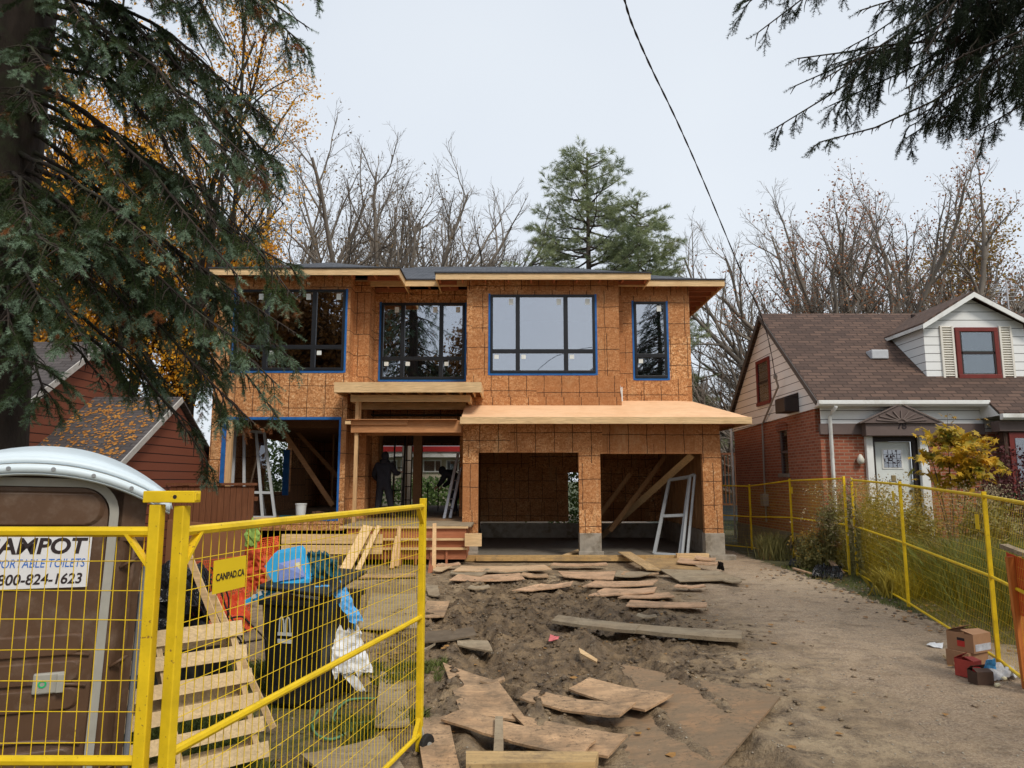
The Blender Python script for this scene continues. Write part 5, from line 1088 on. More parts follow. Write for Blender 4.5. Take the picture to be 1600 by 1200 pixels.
# brown hoarding and orange barrier mesh
a = at(262, 812, 10.6); b = at(402, 826, 11.4); w = MB(); w.prism([(a.x, a.y, .1), (b.x, b.y, .1), (b.x, b.y, b.z), (a.x, a.y, a.z)], (.02, .03, 0)); single('brown_hoarding', w, BRN, 'plain brown painted sheet standing in front of the new house foundation', 'hoarding')
def meshnet(label, pts, seed, nu=34, nv=24, th=.006, name='barrier_mesh', sag=.04, dense=.35):
    a, b, c, d = [Vector(p) for p in pts]; w = MB(); nn = (b - a).cross(d - a).normalized()
    P = lambda u, v: (a.lerp(b, u)).lerp(d.lerp(c, u), v) + nn * sag * (mnoise.noise(Vector((u * 4, v * 4, seed))) + mnoise.noise(Vector((u * 9, v * 9, seed))) * .5)
    for i in range(nu + 1): w.tube([P(min(1, max(0, i / nu + (k / 12 - .5) * dense * .3)), k / 12) for k in range(13)], th, 3, False)
    for j in range(nv + 1): w.tube([P(k / 12, j / nv) for k in range(13)], th * 1.2, 3, False)
    return single(name, w, ORG, label, 'barrier mesh', 'orange plastic barrier mesh')
meshnet('orange plastic mesh hanging behind the bin and the sign plate', [at(296, 880, 7.6), at(385, 868, 8.2), at(392, 985, 8.0), at(300, 1010, 7.4)], 1)
meshnet('orange plastic mesh draped on the post behind the carton', [at(384, 845, 9.3), at(437, 838, 9.6), at(432, 880, 9.4), at(380, 915, 9.2)], 2, 22, 16)
drape('orange red cloth hanging on the mesh behind the carton', 'orange_cloth', 'cloth', [at(389, 822, 9), at(404, 818, 9), at(418, 912, 9), at(385, 925, 9)], ORGC, 21, amp=.06)
drape('crumpled orange sheet on the ground left of the bin', 'orange_sheet', 'plastic sheet', [at(335, 935, 7.0), at(382, 925, 7.2), at(395, 985, 6.8), at(345, 990, 6.6)], ORGC, 22, amp=.09)
w = blob(at(395, 835, 9.0), (.09, .05, .16), 31, .5, 20, 14); single('work_glove', w, m_noise('lime fabric', (.30, .46, .10), .3, 14, .8, .2), 'lime green glove hooked over the top of the orange cloth', 'glove')
w = MB(); a = at(283, 838, 5.6); b = at(352, 1010, 5.6); w.bar(a, b, .05, .02, (0, 1, 0)); single('thin_batten', w, LUM, 'thin pale batten leaning diagonally behind the sign plate', 'batten')
w = MB(); a = at(330, 925, 5.9); b = at(428, 1120, 5.9); w.bar(a, Vector((b.x, b.y, .05)), .05, .02, (0, 1, 0)); single('thin_batten', w, LUM, 'second thin batten crossing behind the slats of the pallet', 'batten')
for i in range(1): 
    w = MB()
    for k in range(7):
        s = rnd.uniform(270, 330); p = [at(s + j * rnd.uniform(8, 16), 905 + 18 * j + 25 * sin(k + j), 6.2 + .05 * k) for j in range(7)]; w.tube(crom(p, 4), .008, 5)
    single('tangled_cable', w, WIRE, 'tangle of thin black cable beside the bin liner', 'cable')
# garden hose on the grass
w = MB(); hp_ = [gnd(*p, .02) for p in ((655, 1112), (620, 1118), (580, 1128), (540, 1130), (520, 1122), (545, 1094), (600, 1092))]; w.tube(crom(hp_, 8), .011, 6); single('garden_hose', w, HOSE, 'thin green hose curling over the grass behind the gate', 'hose', smooth=True)
w = MB(); hp_ = [gnd(*p, .02) for p in ((552, 1140), (520, 1155), (495, 1148), (488, 1130), (497, 1110))]; w.tube(crom(hp_, 8), .011, 6); single('garden_hose', w, HOSE, 'short curved end of green hose nearest the pallet', 'hose', smooth=True)
# ---------------------------------------------------------------- loose boards in the yard
def board(label, px, mat=OSBD, th=.018, z=.045, lift=None, warp=.014, name='loose_board', cat='board', n=9, group='loose boards lying in the yard', notch=.007, bury=False):
    """px: four corner pixels (near-left, near-right, far-right, far-left); laid on the ground"""
    zz = lift or (z,) * 4; c = [gnd(*p, h + .025) for p, h in zip(px, zz)]; V = []; s = rnd.uniform(0, 50)
    for j in range(4):
        for i in range(n + 1):
            u, v = i / n, j / 3; p = c[0].lerp(c[1], u).lerp(c[3].lerp(c[2], u), v)
            e = mnoise.noise(Vector((u * 5 + s, v * 3, 0))); out = (v - .5) * 2
            p = p + Vector((0, 1, 0)) * notch * mnoise.noise(Vector((u * 9 + s, j * 7.0, 1))) * abs(out) + Vector((1, 0, 0)) * notch * 1.5 * mnoise.noise(Vector((v * 9, s, 3))) * (1 if i in (0, n) else 0)
            p.z += warp * (4 * (u - .5) ** 2 - .33 + .5 * e); V.append(p)
    pen = sorted(hz(v.x, v.y) + th + .006 - v.z for v in V); up_ = 0 if bury else max(0, pen[int(len(pen) * .88)]); V = [v + Vector((0, 0, up_)) for v in V]
    N = (n + 1) * 4; W_ = [Vector(v) - Vector((0, 0, th)) for v in V]; F_ = []
    g = lambda j, i: j * (n + 1) + i
    for j in range(3):
        for i in range(n): F_.append((g(j, i), g(j, i + 1), g(j + 1, i + 1), g(j + 1, i))); F_.append((N + g(j, i), N + g(j + 1, i), N + g(j + 1, i + 1), N + g(j, i + 1)))
    for i in range(n): F_.append((g(0, i), N + g(0, i), N + g(0, i + 1), g(0, i + 1))); F_.append((g(3, i), g(3, i + 1), N + g(3, i + 1), N + g(3, i)))
    for j in range(3): F_.append((g(j, 0), g(j + 1, 0), N + g(j + 1, 0), N + g(j, 0))); F_.append((g(j, n), N + g(j, n), N + g(j + 1, n), g(j + 1, n)))
    w = MB(); w.add(V + W_, F_); return single(name, w, mat, label, cat, group)
B = board
B('large muddy plywood sheet lying flat at the lower right of the yard', [(860, 1290), (1110, 1215), (1219, 1088), (960, 1035)], m_wood('mud caked plywood', (.36, .225, .125), .85, 0, .25, (.22, .16, .10), 1.1, 10), .02, lift=(-.07, .04, .06, -.05), warp=.0, n=14, bury=True)
B('pointed muddy osb offcut nearest the gate in the foreground', [(718, 1112), (823, 1126), (778, 1065), (692, 1036)], OSBD, lift=(.05, .05, .07, .09))
B('upright running osb board with its near end by the caster wheel', [(664, 1215), (722, 1215), (700, 1118), (650, 1122)], OSBD, lift=(.05, .05, .06, .06), n=5)
B('long muddy osb plank crossing the foreground below the pointed offcut', [(688, 1125), (906, 1185), (931, 1158), (722, 1110)], OSBD, lift=(.09, .08, .09, .1), warp=.02)
B('osb plank half under the long foreground plank on its right', [(840, 1160), (950, 1186), (981, 1152), (800, 1118)], OSBD, lift=(.04, .05, .06, .05))
B('curved osb plank above the foreground planks in the middle of the yard', [(812, 1098), (968, 1127), (994, 1106), (832, 1084)], OSBD, lift=(.05, .06, .07, .06), warp=.035)
B('wide osb piece with a mud clod on it right of the curved plank', [(888, 1078), (1008, 1111), (1052, 1086), (920, 1060)], OSBD, lift=(.05, .06, .06, .06), warp=.018)
B('short wood cleat crossing the long foreground plank', [(771, 1180), (787, 1180), (786, 1119), (774, 1119)], PLYD, .035, lift=(.10, .10, .13, .13), warp=.0, n=3)
B('thick pale timber beam at the bottom edge of the yard', [(728, 1200), (930, 1197), (935, 1180), (728, 1179)], m_wood('yellowish muddy beam', (.50, .34, .16), .8, 0, .25, (.15, .11, .075), .45, 16), .08, z=.10, warp=.0, notch=.003)
B('grey muddy scaffold plank left half in the middle of the mud', [(862, 970), (992, 986), (1002, 976), (872, 961)], PLYD, .04, z=.09, warp=.01)
B('grey muddy scaffold plank right half ending by the drive', [(985, 984), (1158, 999), (1160, 986), (1000, 976)], PLYD, .045, z=.085, warp=.01)
B('square pale board offcut just right of the gate end', [(653, 964), (694, 963), (703, 939), (668, 939)], OSBD, z=.05, warp=.01, n=4)
B('dark upturned board corner above the square offcut', [(670, 930), (688, 931), (684, 915), (664, 912)], PLYD, .02, lift=(.05, .06, .1, .1), n=3)
B('small pale osb flap at the foot of the leaning stakes', [(676, 891), (690, 893), (711, 882), (690, 880)], m_wood('fresh osb scrap', (.55, .40, .24), .8, 0), z=.06, n=4)
B('reddish osb strip right of centre near the garage sill', [(978, 947), (1104, 949), (1105, 942), (985, 938)], OSBR, z=.05)
B('reddish osb strip second from the scaffold plank', [(920, 931), (1022, 926), (1026, 918), (945, 920)], OSBR, z=.07, warp=.022)
B('short reddish strip under the end of the second strip', [(965, 934), (1055, 933), (1045, 926), (990, 926)], OSBR, z=.045)
B('long reddish strip third from the scaffold plank', [(910, 917), (1020, 914), (1028, 907), (930, 908)], OSBR, z=.08, warp=.022)
B('reddish strip left of centre bent up at its left end', [(800, 924), (892, 916), (896, 909), (840, 914)], OSBR, lift=(.05, .1, .1, .08), warp=.03)
B('long osb strip lying left in front of the garage sill', [(702, 907), (820, 906), (812, 896), (716, 898)], OSBR, z=.07, warp=.022)
B('dark thin strip left in front of the garage sill', [(704, 896), (752, 900), (760, 895), (706, 891)], PLYD, z=.08)
B('long pale strip nearest the left half of the garage sill', [(708, 893), (862, 890), (850, 883), (720, 885)], m_wood('pale strip', (.58, .40, .24), .8, 0, dirt=(.2, .15, .1), amt=.25), z=.10, warp=.022)
B('osb strip in the middle in front of the garage sill', [(880, 901), (958, 906), (962, 893), (872, 893)], OSBR, z=.09)
B('osb strip right of the middle in front of the garage sill', [(960, 900), (1000, 901), (1030, 893), (965, 892)], PLYD, z=.09)
B('greyish plywood sheet tipped down from the garage sill', [(1062, 908), (1165, 905), (1120, 891), (1030, 889)], PLYD, .02, lift=(.06, .09, .16, .15), warp=.0)
B('plywood ramp sheet leaning on the sill below the stored window frames', [(1000, 888), (1095, 889), (1072, 872), (1010, 872)], m_wood('ochre plywood', (.40, .26, .12), .8, 0, dirt=(.15, .11, .07), amt=.4), .02, lift=(.12, .12, .2, .2), warp=.0)
B('long pale board pointing out of the right garage door', [(1010, 889), (1032, 890), (985, 862), (966, 862)], m_wood('yellow board', (.50, .34, .17), .8, 1, dirt=(.2, .15, .1), amt=.3), .025, lift=(.16, .16, .2, .2), warp=.0)
B('reddish splintered board in front of the right garage pier', [(1058, 879), (1122, 883), (1124, 879), (1062, 871)], OSBR, z=.2)
B('upper reddish board in front of the right garage pier', [(1085, 873), (1118, 876), (1119, 872), (1088, 868)], OSBR, z=.24)
B('short wood scrap at the right end of the tipped plywood', [(1108, 899), (1130, 903), (1130, 896), (1112, 891)], OSBD, z=.08, n=4)
B('tiny pale stick in the middle of the churned mud', [(906, 1020), (932, 1034), (934, 1030), (905, 1012)], LUM, z=.07, n=4, warp=0)
B('dark muddy batten left in the mud beside the gate end', [(652, 1020), (676, 1008), (680, 1005), (655, 1015)], PLYD, .03, z=.05, n=4)
B('thin board poking out of the left garage door', [(878, 867), (884, 868), (906, 861), (903, 858)], LUM, .03, z=.06, n=4, warp=0)
B('flat muddy board on the left of the yard behind the gate', [(660, 1010), (745, 998), (738, 985), (668, 992)], m_noise('mud covered board', (.14, .105, .07), .3, 6, .85, .5), z=.03)
B('buried pale board edge in the mud left of centre', [(715, 1008), (770, 1018), (762, 1002), (712, 996)], PLYD, z=.03, n=5)
B('long muddy board along the foot of the gate', [(560, 1260), (640, 1215), (600, 1150), (470, 1180)], PLYD, z=.03, n=6)
B('flat plywood path board seen through the gate wires', [(585, 1135), (640, 1132), (632, 1050), (594, 1050)], PLYD, z=.03, n=6)
B('second plywood path board farther from the gate', [(560, 985), (655, 985), (650, 930), (580, 930)], PLYD, z=.025, n=6)
B('cross batten on the path in front of the porch', [(520, 902), (650, 900), (650, 896), (520, 897)], OSBD, .03, z=.06, n=6)
for i, (px, py, l, a, lab) in enumerate(((742, 902, 60, -3, 'narrow reddish strip second row left below the sill'), (790, 889, 70, 2, 'thin strip tucked under the pale strip by the left garage door'), (835, 896, 46, -8, 'short tilted strip between the two piers'), (905, 880, 90, 1, 'long thin lath lying along the sill in the middle'),
                                 (748, 915, 36, 6, 'tiny osb chip at the left edge of the churned mud'), (1000, 893, 60, 4, 'grey lath below the pale board of the right door'), (1078, 914, 50, 0, 'muddy lath under the tipped plywood sheet'), (1145, 905, 30, -10, 'small pale chip at the right end of the tipped plywood'), (860, 912, 40, 5, 'small curled strip above the bent reddish strip'), (700, 880, 40, 8, 'pale strip by the foot of the concrete block'), (1010, 960, 34, -6, 'small muddy chip below the reddish strips'), (770, 1060, 40, 12, 'half buried chip beside the pointed offcut'))):
    c_ = cos(R(a)); s_ = sin(R(a)) * .35; hgt_ = 3.2 + i % 3
    B(lab, [(px - l / 2 * c_, py + l / 2 * s_ + hgt_), (px + l / 2 * c_, py - l / 2 * s_ + hgt_), (px + l / 2 * c_ - 3, py - l / 2 * s_), (px - l / 2 * c_ + 5, py + l / 2 * s_)], (OSBR, PLYD, OSBD)[i % 3], z=.07 + .012 * (i % 2), warp=.025, n=6)
# leaning stakes and steps in front of the porch
def lean(label, p, q, wd=.09, h=.03, mat=LUM, name='leaning_plank', cat='plank', group='planks leaning on the porch', up=(0, 1, 0)):
    w = MB(); w.bar(p, q, wd, h, up); return single(name, w, mat, label, cat, group, bevel=.003)
lean('left wide plank leaning on the porch box', gnd(537, 895, .03), at(575, 822, PY - .1), .24)
lean('second plank leaning on the porch box right of the wide one', gnd(556, 897, .03), at(592, 822, PY - .1), .11)
lean('upright stake near the middle of the porch box', gnd(620, 885, .02), at(624, 822, PY - .1), .1, mat=LUMZ, up=(0, 1, 0))
lean('short inner stake between the planks and the gate end', gnd(612, 888, .02), at(620, 838, PY - .2), .09, mat=LUMZ)
lean('tall stake standing right of the gate end', gnd(678, 893, .0), at(679, 818, PY - .2), .09, mat=LUMZ)
lean('short stake beside the tall one right of the gate end', gnd(672, 896, .0), at(675, 868, PY - .35), .1, mat=PLYR)
single('cinder_block', (lambda w: w.box(ax(725, 860, YG) - .02, ax(745, 860, YG) + .05, YG - .5, YG - .15, 0, .2))(MB()), CONC, 'concrete block between the porch and the left garage door', 'block', bevel=.01)
# ---------------------------------------------------------------- carton boxes by the right fence
def carton(label, px, py, w_, d_, h_, rz, mat, z=0.0, mark=None, open_=True, name='cardboard_box'):
    c = gnd(px, py); t = thing(name, label, 'box', (c.x, c.y, z), 0, None); Mx = Matrix.Translation((c.x, c.y, z)) @ Matrix.Rotation(R(rz), 4, 'Z')
    w = MB(); a, b = w_ / 2, d_ / 2; k = .006
    w.box(-a, a, -b, -b + k, 0, h_); w.box(-a, a, b - k, b, 0, h_); w.box(-a, -a + k, -b + k, b - k, 0, h_); w.box(a - k, a, -b + k, b - k, 0, h_); w.box(-a + k, a - k, -b + k, b - k, 0, k)
    w.v = [tuple(Mx @ Vector(p)) for p in w.v]; part('box_body', w, mat, t)
    w = MB(); f = b * .9
    if open_: w.prism([(-a, -b, h_), (a, -b, h_), (a, -b + f, h_ + .02), (-a, -b + f, h_ + .03)], (0, 0, .005)); w.prism([(-a, b, h_), (a, b, h_), (a * .9, b - f * .7, h_ + .05), (-a * .9, b - f * .7, h_ + .04)], (0, 0, .005))
    else: w.box(-a, a, -b, b, h_, h_ + .005)
    w.v = [tuple(Mx @ Vector(p)) for p in w.v]; part('flap', w, mat, t)
    if mark:
        for (x0, x1, z0, z1, m, side) in mark:
            w = MB()
            if side == 'f': w.box(x0, x1, -b - .003, -b - .0005, z0, z1)
            else: w.box(-a - .003, -a - .0005, x0, x1, z0, z1)
            w.v = [tuple(Mx @ Vector(p)) for p in w.v]; part('label_patch', w, m, t)
    return t
GREYP = m_noise('grey printed label', (.45, .47, .52), .35, 18, .6, 0)
REDL = m_noise('red print', (.50, .04, .03), .1, 8, .6, 0)
carton('brown cardboard box under the tilted box by the right fence', 1512, 1040, .30, .26, .16, 22, CARD, open_=False)
carton('topmost open cardboard box with red and black mark beside the fence post', 1517, 1040, .31, .29, .19, 26, CARD, z=.168, mark=[(-.05, .03, .05, .11, REDL, 's'), (-.05, .03, .112, .14, INK, 's'), (-.13, .14, .02, .09, GREYP, 'f')])
carton('red printed carton standing open in front of the cardboard boxes', 1514, 1057, .13, .20, .17, 25, CARDR)
carton('small dark brown carton nearest the camera by the right fence', 1533, 1068, .17, .14, .12, 4, CARDD)
c = gnd(1531, 1067); w = MB(); w.lathe((c.x - .02, c.y + .0, .075), [(.034, 0), (.038, .008), (.038, .07), (.034, .075), (.03, .073)], 16); single('tin_can', w, m_noise('red can', (.55, .02, .03), .1, 5, .3, 0), 'red tin with white lid sitting in the dark brown carton', 'tin')
drape('crumpled grey plastic wrap spilling right of the small dark carton', 'plastic_wrap', 'plastic wrap', [gnd(1545, 1062, .03), gnd(1590, 1058, .02), gnd(1585, 1040, .05), gnd(1540, 1035, .12)], m_noise('dirty clear wrap', (.42, .42, .43), .3, 8, .35, .5), 41, amp=.05)
drape('blue and white snack wrapper under the topmost box', 'food_wrapper', 'wrapper', [gnd(1538, 1045, .1), gnd(1556, 1045, .1), gnd(1556, 1030, .2), gnd(1540, 1030, .2)], BAGBL, 42, amp=.04, n=12)
for i, (px, py) in enumerate(((1558, 1070), (1568, 1060))):
    c = gnd(px, py, .02); w = MB(); w.tube([c - Vector((.03, .02, 0)), c + Vector((.03, .01, 0))], .017, 10); single('foam_scrap', w, m_noise('cream foam', (.62, .58, .40), .1, 5, .8, .1), ['rounded cream foam scrap nearest the small dark carton', 'rounded cream foam scrap nearer the fence rail'][i], 'foam scrap', bevel=.008)
drape('small white tissue scrap lying on the drive left of the boxes', 'tissue_scrap', 'tissue', [gnd(1448, 1008, .02), gnd(1472, 1012, .02), gnd(1474, 1005, .05), gnd(1452, 1003, .02)], BAGW, 43, amp=.02, n=10)
w = MB(); a = gnd(1480, 1025, .03); b = gnd(1512, 1046, .03); w.bar(a, b, .09, .03); single('wood_offcut', w, PAL, 'pale wood offcut sticking out under the cardboard boxes', 'offcut')
drape('crushed red and white drink packet in the churned mud', 'drink_packet', 'packet', [gnd(857, 1001, .05), gnd(872, 999, .06), gnd(874, 993, .1), gnd(860, 991, .09)], m_noise('pink packet', (.62, .16, .16), .3, 20, .5, .1), 44, amp=.02, n=8)
drape('pale blue plastic scrap in front of the grey scaffold plank', 'plastic_chip', 'plastic scrap', [gnd(1060, 998, .04), gnd(1074, 998, .04), gnd(1076, 992, .06), gnd(1064, 992, .05)], m_noise('pale blue scrap', (.42, .52, .58), .1, 9, .5, 0), 45, amp=.01, n=8)
# black felt and rubble by the fence kink
drape('black roofing felt sheet lying at the foot of the right fence', 'roofing_felt', 'roofing felt', [gnd(1232, 884, .04), gnd(1302, 892, .05), gnd(1296, 876, .1), gnd(1236, 872, .1)], TARP, 51, amp=.05)
drape('crumpled black plastic in the rubble beside the roofing felt', 'black_plastic', 'plastic sheet', [gnd(1268, 902, .03), gnd(1318, 904, .03), gnd(1315, 884, .15), gnd(1275, 884, .12)], BAGB, 52, amp=.09)
for i, (p, q, zz) in enumerate((((1300, 878), (1318, 896), .22), ((1240, 888), (1266, 896), .05), ((1296, 875), (1306, 892), .26))):
    w = MB(); w.bar(gnd(*p, zz), gnd(*q, .04), .07, .03); single('wood_scrap', w, OSBR, ['reddish wood scrap leaning in the rubble at the fence kink', 'flat wood scrap left of the black plastic', 'upright broken wood scrap behind the black plastic'][i], 'wood scrap')
drape('small black rag hanging on the boards by the right pier', 'black_rag', 'rag', [gnd(1120, 888, .05), gnd(1132, 890, .03), gnd(1130, 880, .3), gnd(1122, 878, .28)], BLKC, 53, amp=.03, n=10)
struct('rubble', rocks(420, (5.0, 7.4), (10.5, 16.2), .012, .05, lambda x, y: np.exp(-((x - (6.2 + (y - 12) * .02)) / .5) ** 2), 14), m_noise('mixed rubble', (.20, .16, .12), .5, 6, .9, .5), 'stuff')
# orange timber at the right edge
OT = thing('orange_timber_frame', 'orange stained timber frame with grey cap at the right edge behind the fence', 'timber frame', at(1590, 900, 6.9) * 1)
a = at(1568, 853, 7.2); b = at(1640, 880, 6.7); w = MB(); w.bar(a, b, .09, .04, (0, 0, 1)); part('cap', w, PLYD, OT)
w = MB(); w.bar(at(1583, 870, 7.15), (at(1583, 870, 7.15).x + .05, 7.15, 0), .14, .04, (0, 1, 0)); w.bar(at(1625, 880, 6.8), (at(1625, 880, 6.8).x + .05, 6.8, 0), .14, .04, (0, 1, 0)); part('post', w, ORW, OT)
w = MB(); c1 = at(1572, 858, 7.23); c2 = at(1640, 884, 6.73); w.prism([c1 - Vector((0, 0, .03)), c2 - Vector((0, 0, .03)), c2 - Vector((0, 0, .6)), c1 - Vector((0, 0, .6))], (.01, .02, 0)); part('panel', w, ORGC, OT)
# ---------------------------------------------------------------- things stored in the house
def frame_unit(label, a, b, c, d, fw=.07, th=.05, mull=(), trans=(), mat=FRW, name='window_unit', cat='window unit', glass=True):
    """a frame with corners bottom-left a, bottom-right b, top-right c, top-left d"""
    t = thing(name, label, cat, (a + b) / 2); nn = (b - a).cross(d - a).normalized(); w = MB(); U = (b - a).normalized(); V = (d - a).normalized()
    w.bar(a, d, fw, th, tuple(nn)); w.bar(b, c, fw, th, tuple(nn)); w.bar(a + V * .001, b + V * .001, fw, th * .98, tuple(nn)); w.bar(d, c, fw, th * .98, tuple(nn))
    for m in mull: w.bar(a.lerp(b, m), d.lerp(c, m), fw, th * .9, tuple(nn))
    for m in trans: w.bar(a.lerp(d, m), b.lerp(c, m), fw, th * .88, tuple(nn))
    part('frame', w, mat, t)
    if glass: w = MB(); e = .03; w.quad(a, b, c, d); part('pane', w, GLASS2, t)
    return t
z = FL + .03
def pt(px, py, Y, zz=None): v = at(px, py, Y); return v if zz is None else Vector((v.x, v.y, zz))
frame_unit('pale grey window unit leaning inside the left ground floor opening', pt(361, 803, 19.55, z), pt(430, 803, 19.55, z), pt(413, 676, 20.15), pt(368, 672, 20.15), .07, .06, (.3, .72), (.28,))
frame_unit('outer grey window frame stored in the right garage bay', pt(1022, 855, 19.5, .02), pt(1062, 864, 19.1, .02), pt(1078, 745, 19.6), pt(1046, 750, 20.0), .08, .06, (), (.5,), glass=False)
frame_unit('narrow grey window frame leaning against the stored frame in the right garage bay', pt(1066, 866, 19.0, .02), pt(1074, 866, 18.95, .02), pt(1086, 742, 19.4), pt(1079, 744, 19.5), .06, .1, (), (), glass=False)
w = MB(); w.lathe((at(470, 800, 19.8).x, 19.8, FL), [(.12, 0), (.15, .36), (.16, .37), (.16, .40)], 18); single('white_bucket', w, WHT, 'white plastic bucket on the floor of the left ground floor opening', 'bucket')
single('floor_clutter_board', (lambda w: w.box(at(375, 800, 19.2).x, at(430, 800, 19.2).x, 19.18, 19.3, FL + .001, FL + .05))(MB()), LUM, 'board lying on the sill of the left ground floor opening', 'board')
single('floor_clutter_board', (lambda w: w.box(at(437, 800, 19.4).x, at(482, 800, 19.4).x, 19.4, 19.55, FL + .001, FL + .09))(MB()), TEAL, 'dark blue tool tray left of the white bucket', 'tray')
w = blob((at(497, 803, 19.6).x, 19.6, FL + .09), (.22, .12, .1), 61); single('tool_bag', w, m_noise('brown canvas', (.10, .05, .03), .4, 9, .9, .3), 'brown tool bag right of the white bucket', 'tool bag')
# aluminium ladders
def ladder(label, a, b, wd, mat=ALU, rung=.28, name='ladder', rail=(.03, .08)):
    a = Vector(a); b = Vector(b); t = thing(name, label, 'ladder', a); d = (b - a).normalized(); s = Vector((wd, 0, 0)) if isinstance(wd, (int, float)) else Vector(wd)
    for k in (0, 1): w = MB(); w.bar(a + s * k, b + s * k, rail[1], rail[0], tuple(s)); part('rail', w, mat, t)
    n = int((b - a).length / rung)
    for i in range(1, n): p = a + d * (i * rung); w = MB(); w.tube([p, p + s], .016, 6); part('rung', w, mat, t)
    return t
ladder('aluminium extension ladder leaning in the porch opening', pt(694, 816, 19.6, FL), pt(716, 708, 20.3), (.14, .28, 0))
ladder('dark step ladder standing between the two workers in the porch opening', pt(612, 800, 23.0, FL), pt(618, 682, 23.2), .32, m_noise('dark ladder metal', (.06, .06, .065), .1, 8, .5, 0), .36)
ladder('second dark ladder beside the middle post inside the porch opening', pt(630, 800, 22.6, FL), pt(634, 682, 22.9), .22, m_noise('dark ladder metal two', (.06, .05, .045), .1, 8, .5, 0), .42)
# generator and clutter behind
w = MB(); x = at(668, 795, 24).x; w.tube([(x, 24, FL), (x, 24, FL + .95), (x + .35, 24, FL + .95), (x + .35, 24, FL)], .02, 6); single('hand_truck', w, INK, 'black hand truck frame silhouetted behind the ladder', 'hand truck')
w = MB(); w.lathe((x - .35, 24.2, FL), [(.1, 0), (.17, .06), (.17, .25), (.08, .32)], 12); single('round_canister', w, m_noise('orange canister', (.35, .12, .03), .2, 9, .5, 0), 'orange round canister on the porch floor inside', 'canister')
